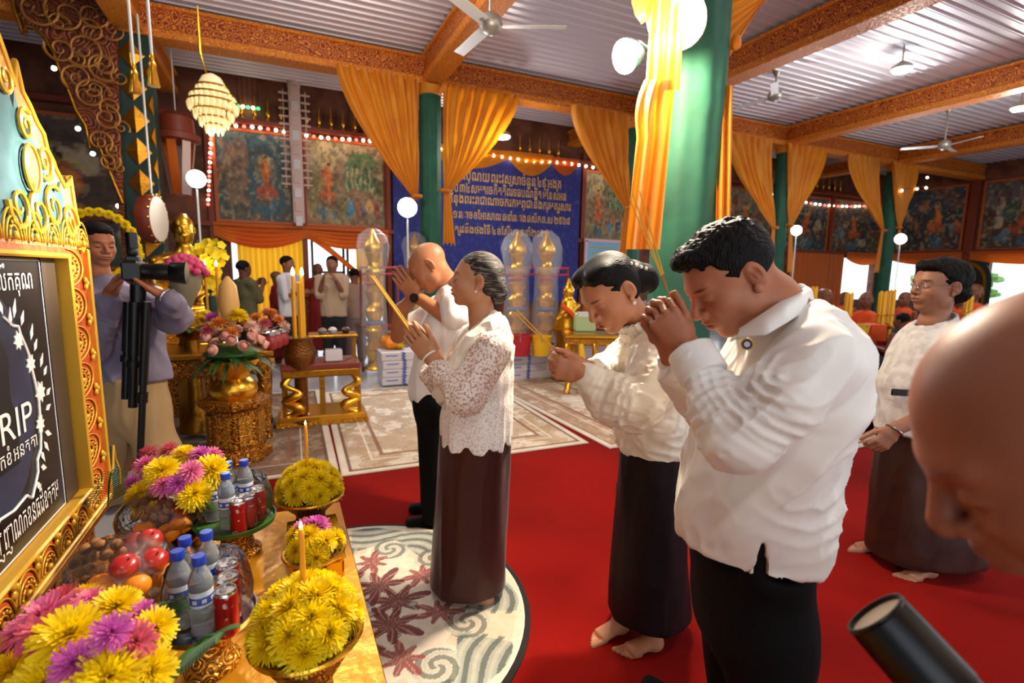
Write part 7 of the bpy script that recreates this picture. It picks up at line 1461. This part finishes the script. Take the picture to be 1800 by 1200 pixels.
# tiered gold altar with golden statue
ac = G(318, 600, 5.3); ac[2] = 0; o = thing('tiered_altar', 'stepped gold altar below the golden bust', 'altar', tuple(ac))
for i, (w, d, z0, z1) in enumerate(((.95, .9, 0, .55), (.78, .74, .55, .72), (.60, .58, .72, .88), (.44, .42, .88, 1.0))): part('tier', B().box((0, 0, (z0+z1)/2), (w, d, z1-z0), .25, .02), ('carved_gold', 'gold', 'gold_lattice', 'gold')[i], o); part('moulding', B().box((0, 0, z1), (w+.05, d+.05, .03), .25, .01), 'gold', o)
C = SDF(*bounds([ac+V3(-.35, -.35, .95), ac+V3(.35, .35, 2.2)], .02), .014); bh = G(322, 402, 5.3); F = HD(.55, -.8); hd = Head(bh, F, UZ, 1.25); hd.build(C, lip=1.1); C.ell(hd.p(-.02, 0, .10), (.045, .045, .03), None, .03)
base_ = V3(bh[0], bh[1], 1.0); limb(C, [hd.p(-.02, 0, -.06), bh-UZ*.22, bh-UZ*.32], [.07, .07, .11], .04); L_ = np.cross(UZ, F); C.cone(bh-UZ*.34, bh-UZ*.62, (.12, .24), (.11, .17), F, .05)
C.cone(bh-UZ*.62, base_+UZ*.1, (.11, .17), (.15, .22), F, .05)
for s_ in (-1, 1): limb(C, [bh-UZ*.36+L_*.24*s_, bh-UZ*.62+L_*.28*s_, base_+UZ*.15+F*.12+L_*.1*s_], [.08, .065, .05], .03); limb(C, [base_+UZ*.08+L_*.1*s_, base_+L_*.34*s_+F*.12+UZ*.07, base_+F*.2+UZ*.05], [.09, .08, .06], .04)
P, Fq = C.mesh(); o = thing('golden_statue', 'golden seated statue with topknot on the stepped altar at the left', 'statue', tuple(base_)); obj('figure', skinmesh('figure', P, Fq, 'gold', None, o.location), o); b = B(); b.tube([L_*.2+UZ*(bh[2]-1.35)+F*.13, UZ*.35+F*.16, -L_*.15+UZ*.2+F*.16], .04, 8, .4); part('sash', b, 'ribbon_red', o, True)
# pink flower bundle and grey net
p = G(328, 520, 4.6); o = thing('pink_bouquet', 'domed bundle of deep pink flowers in paper before the golden statue', 'flowers', tuple(p)); b = B(); b.lathe([(.03, -.12), (.07, -.02), (.11, .06), (.135, .20), (.10, .30)], n=18, wob=lambda a, z: 1+.06*sin(6*a)); part('paper', b, mat('net_grey', '8a806a', .8), o, True)
mat('pink_deep', 'c8406a', .55); pm = B().ball((0, 0, 0), .036, 8, 6, lambda a, q: 1+.12*sin(4*a)*cos(3*q)).mesh('pink_bloom', 'pink_deep', 'all')
for i in range(60): f = (i+.5)/60; el = radians(88-80*f); a = i*2.4; obj('pink_bloom', pm, o, (.17*cos(a)*cos(el), .17*sin(a)*cos(el), .16+.19*sin(el)))
p2 = G(328, 548, 4.55); o = thing('stem_vase', 'gold vase holding the pink flower bundle', 'vase', (p2[0], p2[1], .85)); part('vase', B().lathe([(.10, -.83), (.12, -.8), (.10, -.1), (.07, .0), (.10, .10), (.06, max(.14, p[2]-.97))], n=16), 'gold_dark', o, True)
p = G(335, 560, 4.3); o = thing('flower_arrangement', 'low yellow flowers and broad leaves in front of the stepped altar', 'flowers', (p[0], p[1], p[2]-.12)); part('bowl', B().lathe([(.07, -.02), (.10, .04), (.08, .06)], n=14), 'gold_dark', o, True)
for i in range(9): bloom(o, 'y', (.13*cos(i*2.4), .10*sin(i*2.4), .10+.03*(i % 3)), (cos(i*2.4), sin(i*2.4), 1), .05, i)
for i in range(14): b = B(); a = i*2.4; leafblade(b, (0, 0, .04), (cos(a), sin(a), .25), .28, .04); part('leaf', b, 'leaf_dark', o)
p = G(335, 590, 4.3); part('stand', B().lathe([(.14, -p[2]+.05-.0), (.14, -p[2]+.12), (.06, -p[2]+.2), (.06, -.06), (.12, -.02)], n=14), 'gold_dark', o, True)
# small side table with bronze urn
def spl(P, n=6):
    P = [V3(p) for p in P]; o_ = []
    for i in range(len(P)-1):
        a, b_, c_, d_ = P[max(i-1, 0)], P[i], P[i+1], P[min(i+2, len(P)-1)]
        for t in [j/n for j in range(n)]: o_.append(.5*(2*b_+(c_-a)*t+(2*a-5*b_+4*c_-d_)*t*t+(3*b_-a-3*c_+d_)*t**3))
    return o_+[P[-1]]
o = thing('side_table', 'two-tier gilded side table with carved dragon brackets', 'table', (.34, 5.28, .02), -.05)
for z, w, d, m_ in ((.06, .78, .50, 'gold'), (.56, .72, .46, 'wood_red'), (.84, .46, .30, 'gold_dark')): part('shelf', B().box((0 if z < .8 else .12, 0, z), (w, d, .06 if z < .8 else .03), 0, .01), m_, o)
part('beaded_foot', B().box((0, 0, .015), (.84, .54, .05), 0, .01), 'gold_lattice', o); part('apron', B().box((0, -.02, .50), (.70, .44, .07), 0, .01), 'gold_dark', o); part('mid_post', B().box((0, -.2, .28), (.05, .05, .42)), 'gold_dark', o)
for sx in (-1, 1):
    b = B(); b.tube(spl([(sx*.30, -.2, .09), (sx*.20, -.23, .17), (sx*.34, -.22, .24), (sx*.20, -.23, .32), (sx*.33, -.22, .40), (sx*.26, -.2, .48)]), [.045-.012*sin(j*.7)-.0006*j for j in range(31)], 10); part('dragon_bracket', b, 'gold', o, True)
    for sy in (-1, 1): part('leg', B().box((sx*.34, sy*.2, .30), (.03, .03, .48)), 'gold_dark', o); part('upper_post', B().box((.12+sx*.2, sy*.12, .71), (.02, .02, .28)), 'gold_dark', o)
for i, (x, y, c_, lb) in enumerate(((.02, -.05, 'mauve_cloth', 'small covered dish at the left on the side table top'), (.12, .0, 'box_white', 'small white cup in the middle of the side table top'), (.24, -.03, 'brown_leather', 'small brown dish at the right on the side table top'))): b = B(); b.lathe([(.03, 0), (.045, .03), (.03, .05), (.01, .06)], n=12); solo('offering_dish', b, c_, lb, 'dish', (.34+x, 5.28+y, .878), 0, None, True)
for i, (x, lb) in enumerate(((-.12, 'white jug on the lower shelf of the side table'), (.06, 'white box on the lower shelf of the side table'))):
    b = B(); (b.lathe([(.05, 0), (.05, .16), (.03, .2), (.02, .24)], n=12) if i == 0 else b.box((.05, 0, .06), (.16, .1, .12), 0, .01)); solo('white_vessel', b, 'white_far', lb, 'vessel', (.34+x, 5.18, .612), 0, None, i == 0)
p = G(528, 640, 4.75); o = thing('incense_urn', 'dark bronze urn holding tall yellow candles beside the side table', 'urn', (p[0], p[1], .02)); zt = p[2]; b = B(); b.lathe([(.14, 0), (.15, .04), (.06, .1), (.06, zt-.12), (.13, zt-.02), (.15, zt+.10), (.11, zt+.20), (.13, zt+.24), (.10, zt+.24)], n=20); part('urn', b, 'bowl_bronze', o, True)
for i in range(5):
    b = B(); h = .62-.06*(i % 3); q = (.045*cos(i*1.3), .045*sin(i*1.3)); b.lathe([(.016, zt+.2), (.016, zt+.2+h), (.005, zt+.205+h)], (q[0], q[1], 0), 10); part('candle', b, 'candle_yellow', o, True)
for i in range(2):
    b = B(); h = .62; q = (.045*cos(i*3.9), .045*sin(i*3.9)); b.lathe([(.001, zt+.2+h), (.016, zt+.22+h), (.012, zt+.25+h), (.001, zt+.28+h)], (q[0], q[1], 0), 8); part('flame', b, 'flame', o, True)
p = G(468, 600, 4.7); arrangement('orange and pink flower arrangement at the back of the gilded table', (p[0], p[1], .81), .18, .10, [(k_, G(x, y, 4.7+dg), .075) for k_, x, y, dg in (('o', 450, 558, 0), ('o', 478, 550, .05), ('r', 465, 568, -.05), ('o', 490, 562, 0), ('k', 500, 574, 0), ('o', 440, 572, .05), ('r', 470, 550, .1), ('k', 460, 578, -.08))], 12, 14)
for i, (x, y, g, lb) in enumerate(((488, 632, 4.45, 'red jar at the right front of the gilded table'), (478, 638, 4.35, 'red glass jar left of the others on the gilded table'), (498, 622, 4.6, 'red jar at the back right of the gilded table'))): p = G(x, y, g); o = thing('glass_jar', lb, 'jar', (p[0], p[1], .806)); part('jar', B().lathe([(.04, 0), (.055, .02), (.055, .09), (.035, .12)], n=14), 'jar_red', o, True); part('lid', B().lathe([(.04, .12), (.04, .145), (.01, .16)], n=14), 'steel', o, True)
# ------------------------------------------------------------------ yellow garland ring
c = G(172, 432, 3.6); o = thing('flower_wreath', 'round yellow flower wreath standing behind the photographer\'s head', 'wreath', tuple(c)); n_ = HD(.35, -1); e1 = nrm(np.cross(n_, UZ)); R = .235
b = B(); b.torus((0, 0, 0), R, .018, n_, 40, 8); part('ring', b, mat('garland_yellow', 'e8c418', .6, bump=('voronoi', 60, .6, .01)), o, True)
for i in range(26): a = 2*pi*i/26; p = e1*R*cos(a)+UZ*R*sin(a); bloom(o, 'y', p+n_*.01, n_, .034 if i < 14 or i > 22 else .05, i)
b = B(); b.tube([-UZ*R, -UZ*(c[2]-.03)], .012, 8); part('stand_pole', b, 'wood_red', o); b = B(); b.lathe([(.16, -c[2]+.02), (.16, -c[2]+.04), (.02, -c[2]+.07)], n=16); part('stand_foot', b, 'wood_red', o, True)
for i in range(9): bloom(o, 'y', -e1*.02*i+RH*(-.10-.03*(i % 3))+UZ*(-.10-.035*i), n_, .05, i)
# ------------------------------------------------------------------ gong, tower flag, chandelier, hanging things
c = W(270, 385, 6.4); o = thing('gong', 'large pale drum face hanging beside the ornate column', 'drum', tuple(c)); ax = HD(1, .25); b = B(); b.tube([-ax*.10, -ax*.02, ax*.02, ax*.06], [.28, .305, .305, .29], 28); part('shell', b, 'wood_red', o, True); b = B(); b.tube([ax*.062, ax*.066], .28, 28); part('skin', b, 'drum_skin', o, True)
for i in range(16): a = 2*pi*i/16; q = nrm(np.cross(ax, UZ)); part('stud', B().ball(ax*.05+(q*cos(a)+UZ*sin(a))*.305, .014, 6, 5), 'gold', o, True)
b = B(); b.tube([UZ*.32, UZ*(ZBM-c[2]+.05)], .012, 6); part('rope', b, 'pole_white', o)
c = W(515, 130, 9.3); ctop = c; zb = W(515, 390, 9.3)[2]; o = thing('paper_tower', 'tall pinkish paper tower banner hanging before the left murals', 'banner', tuple(c)); hh = c[2]-zb
part('spine', B().box((0, 0, -hh/2-.1), (.20, .16, hh-.2), 0, .02), 'paper_pink', o); b = B(); b.lathe([(.12, -.22), (.10, -.1), (.05, 0), (.008, .10)], n=10); part('tip', b, 'paper_pink', o, True)
for i in range(10): part('ridge', B().box((0, -.085, -.32-i*.26), (.12, .03, .18), 0, .01), 'white_far' if i % 2 else 'paper_pink', o)
for s_ in (-1, 1):
    part('side_pole', B().box((s_*.19, 0, -.22-.95), (.02, .02, 1.75)), 'paper_pink', o)
    for i in range(13): part('fringe_bar', B().box((s_*.19, -.02, -.36-i*.135), (.16, .03, .035), 0, .006), 'paper_pink', o)
b = B(); b.tube([UZ*.10, UZ*(ZC-c[2]+.02)], .006, 5); part('hanging_cord', b, 'pole_white', o)
c = W(375, 185, 6.0); o = thing('chandelier', 'tiered crystal chandelier glowing pale gold', 'chandelier', tuple(c)); k_ = 6.0/F_PX
for i, (r, z, n) in enumerate(((14, 42, 10), (24, 30, 16), (34, 16, 22), (38, 4, 26), (30, -10, 20), (22, -22, 16), (13, -33, 10))):
    b = B(); b.torus((0, 0, z*k_), r*k_, .012, (0, 0, 1), 28, 6); t = part('tier_ring', b, 'gold', o, True); me = B().lathe([(.002, .0), (.02, -.03), (.016, -.07), (.002, -.11)], n=6).mesh('crystal_drop', 'crystal')
    for j in range(n): a = 2*pi*j/n; obj('crystal_drop', me, t, (r*k_*cos(a), r*k_*sin(a), z*k_))
b = B(); b.lathe([(.03, 52*k_), (.10, 46*k_), (.16, 30*k_), (.10, -30*k_), (.02, -45*k_)], n=16); part('core', b, 'crystal', o, True)
hk = W(352, 92, 5.9); b = B(); b.tube([UZ*50*k_, (hk-c)*.5+UZ*.05, hk-c, hk-c+UZ*(ZBM+.03-hk[2])], .012, 6); part('chain', b, 'gold', o, True); light('POINT', 'chandelier_light', tuple(c-UZ*.45), 14, (1, .85, .6), .15)
for i, (x, y0, y1) in enumerate(((236, 130, 162), (268, 115, 150))):
    a, e = W(x, y0, 4.2), W(x, y1, 4.2); o = thing('hanging_tassel', ('left', 'right')[i]+' of two gold tassels on white cords at the top left', 'tassel', tuple(a)); b = B(); b.lathe([(.012, .04), (.03, .01), (.026, -.02), (.045, e[2]-a[2])], n=14, wob=lambda q, z: 1+.08*sin(q*9)); part('tassel', b, 'gold', o, True); zt = ZC-a[2]; b = B(); b.tube([(0, 0, .03), (0, 0, zt)], .012, 8); part('cord', b, 'pole_white', o, True); b = B(); b.lathe([(.018, .04), (.022, .06), (.012, .09)], n=10); part('bead', b, 'gold', o, True)
c = W(312, 250, 7.4); o = thing('hanging_canopy', 'narrow hanging canopy with orange and white streamers beside the chandelier', 'canopy', tuple(c)); b = B(); b.lathe([(.10, .42), (.22, .34), (.24, .12), (.30, .10), (.30, .02), (.24, 0)], n=18); part('crown', b, 'wood_red', o, True)
for i in range(7): a = 2*pi*i/7; b = B(); q = V3(.22*cos(a), .22*sin(a), 0); b.grid(lambda s, t: q*(1-.45*t)+V3(-sin(a), cos(a), 0)*(s-.5)*.12+V3(0, 0, -.75*t), 4, 10); part('streamer', b, 'orange_cloth' if i % 2 else 'paper_pink', o, 'all')
b = B(); b.tube([UZ*.40, UZ*(ZC-c[2])], .008, 6); part('cord', b, 'pole_white', o)
# ------------------------------------------------------------------ fans and lamps
def fan(label, px_, py, d, a0, R=.62):
    c = W(px_, py, d); o = thing('ceiling_fan', label, 'fan', tuple(c)); b = B(); b.lathe([(.03, -.10), (.10, -.06), (.12, .0), (.10, .06), (.03, .10)], n=20); part('motor', b, 'fan_metal', o, True); b = B(); b.tube([(0, 0, .08), (0, 0, ZC-c[2]+.02)], .014, 8); part('down_rod', b, 'fan_metal', o, True)
    b = B(); b.lathe([(.02, ZC-c[2]-.10), (.07, ZC-c[2]-.02), (.07, ZC-c[2]+.02)], n=14); part('ceiling_cup', b, 'fan_metal', o, True)
    for i in range(3):
        a = a0+2*pi*i/3; q = part('blade', B().box((.12+R/2, 0, -.02), (R, .12, .008), 0, .003), 'pole_white', o); q.rotation_euler = (.2, 0, a); part('blade_arm', B().box((.12, 0, -.02), (.12, .04, .012)), 'fan_metal', q)
fan('ceiling fan at top centre beside the beam', 862, 42, 4.9, -.43); fan('ceiling fan right of the near column', 1362, 168, 8.6, -.4); fan('ceiling fan at the right with a long down rod', 1660, 255, 10.4, 2.3)
for i, (x, y, d, lb) in enumerate(((1585, 122, 7.6, 'round pendant lamp on the ceiling left of the right edge'), (1794, 190, 8.6, 'round ceiling lamp at the right edge'), (884, 240, 9.0, 'small round ceiling lamp above the banner'))):
    c = W(x, y, d); o = thing('pendant_lamp', lb, 'lamp', tuple(c)); part('shade', B().lathe([(.14, 0), (.13, .05), (.05, .10), (.02, .12)], n=20), 'fan_metal', o, True); part('bulb_disc', B().lathe([(.13, .0), (.11, -.03), (.01, -.045)], n=20), 'lamp_white', o, True); part('rod', B().tube([(0, 0, .10), (0, 0, ZC-c[2]+.05)], .012, 6), 'fan_metal', o); light('POINT', 'pendant_light', tuple(c-UZ*.30), 45, (1, .93, .84), .12)
for i, (x, y, lb) in enumerate(((4.4, .5, 'round pendant lamp behind the camera side of the hall'), (.4, 5.4, 'round pendant lamp above the older woman'), (9.0, 1.0, 'round pendant lamp above the red carpet at the right'), (-3.5, 4.5, 'round pendant lamp at the far left of the hall'), (.3, -1.8, 'round pendant lamp behind the camera'))):  # extra lamps out of view, added to brighten the hall
    o = thing('pendant_lamp', lb, 'lamp', (x, y, 4.72)); part('shade', B().lathe([(.14, 0), (.13, .05), (.05, .10), (.02, .12)], n=20), 'fan_metal', o, True); part('bulb_disc', B().lathe([(.13, .0), (.11, -.03), (.01, -.045)], n=20), 'lamp_white', o, True); part('rod', B().tube([(0, 0, .10), (0, 0, .26)], .012, 6), 'fan_metal', o); light('POINT', 'pendant_light', (x, y, 4.6), (60, 90, 60, 8, 60)[i], (1, .93, .84), .12)
def led_stand(label, px_, py, d, power, size=.13):
    c = W(px_, py, d); o = thing('light_stand', label, 'lamp', (c[0], c[1], 0)); z = c[2]; f = nrm(V3(-c[0], -c[1], 0)); s_ = nrm(np.cross(UZ, f)); a = math.atan2(f[1], f[0])
    part('housing', B().tube([UZ*z-f*.06, UZ*z+f*.03], size*1.1, 20), 'steel', o); part('led_panel', B().tube([UZ*z+f*.03, UZ*z+f*.045, UZ*z+f*.055], [size*1.05, size*1.0, size*.7], 20), 'lamp_white', o, True); part('pole', B().tube([UZ*.3, UZ*(z-size)], .014, 8), 'pole_white', o, True)
    for i in range(3): q = 2*pi*i/3+.4; part('leg', B().tube([UZ*.55, V3(.35*cos(q), .35*sin(q), .02)], .010, 6), 'pole_white', o)
    light('SPOT', 'led_light', tuple(c+f*.10), power, (.95, .97, 1), .12, tuple(c+f*3-UZ*.5), 140, .6)
led_stand('white LED work light on a stand beside the golden statue', 345, 315, 6.9, 60, .11); led_stand('white LED work light on a stand beside the column left of the banner', 716, 365, 7.7, 90, .135); led_stand('white LED work light on a stand beside the column beyond the front man', 1400, 405, 11.2, 90, .10); led_stand('white LED work light on a stand beside the farthest column', 1583, 420, 12.6, 90, .115)
def flood(label, px_, py, d, R, power, aim, beam, m_='lamp_warm'):
    c = W(px_, py, d); o = thing('flood_lamp', label, 'lamp', tuple(c)); ax = nrm(V3(aim)-c); b = B(); b.tube([-ax*.10, -ax*.02, ax*.02], [R*.4, R*.95, R*1.05], 24); part('reflector', b, 'steel', o, True); b = B(); b.tube([ax*.022, ax*.03], R, 24); part('lens', b, m_, o, True)
    col_ = V3(2.30, 2.47, c[2]); b = B(); b.tube([-ax*.08, -ax*.08+UZ*.06, (col_-c)*.5+UZ*.05, col_-c], .012, 8); part('bracket', b, 'steel', o, True); light('POINT', 'flood_light', tuple(c+ax*.16), min(power, 420)*.2, (1, .84, .62), .10); light('SPOT', 'flood_beam', tuple(c+ax*.16), power, (1, .86, .66), .08, tuple(V3(aim)), beam, .8)
flood('large glowing flood lamp high on the near column', 1190, 30, 2.62, .155, 800, (-.25, 1.4, .7), 84); flood('smaller glowing flood lamp on a bracket left of the near column', 1103, 98, 2.75, .085, 1500, (-.66, 2.16, 1.72), 17)
# ------------------------------------------------------------------ black cylinder and bag at the bottom
a = G(1536, 1075, .60); e = G(1730, 1290, .52); ax = nrm(e-a); o = thing('camera_lens', 'black cylinder with a pale cream end pointing up-left at the bottom right', 'lens', tuple(a)); L_ = np.linalg.norm(e-a)
b = B(); R = .040; b.ring([[tuple(ax*t+r*(cos(q)*nrm(np.cross(ax, UZ))+sin(q)*np.cross(ax, nrm(np.cross(ax, UZ))))) for q in [2*pi*j/32 for j in range(32)]] for t, r in ((.012, R*.90), (0, R*.92), (0, R*1.0), (.02, R*1.02), (.10, R*1.04), (.10, R*.99), (L_, R*1.0))], cap=(False, True)); part('barrel', b, 'black_plastic', o, True); b = B(); b.tube([ax*.006, ax*.010], R*.93, 32); part('end_disc', b, 'lens_cream', o, True); b = B(); b.torus(ax*.004, R*.97, .0022, ax, 32, 6); part('rim', b, 'black_plastic', o, True)
p = WP(1118, 1268, Z=0); o = thing('black_bag', 'corner of a black bag on the red carpet at the bottom edge', 'bag', (p[0], p[1], .01), .5); part('body', B().box((0, -.08, .045), (.26, .2, .09), 0, .02), 'black_cloth', o); part('buckle', B().box((.0, .022, .05), (.03, .006, .015)), 'steel', o)
person_elder_woman(); person_bowing_man(); person_bun_woman(); person_front_man()
person_glasses_woman(); person_bald_man(); person_photographer()
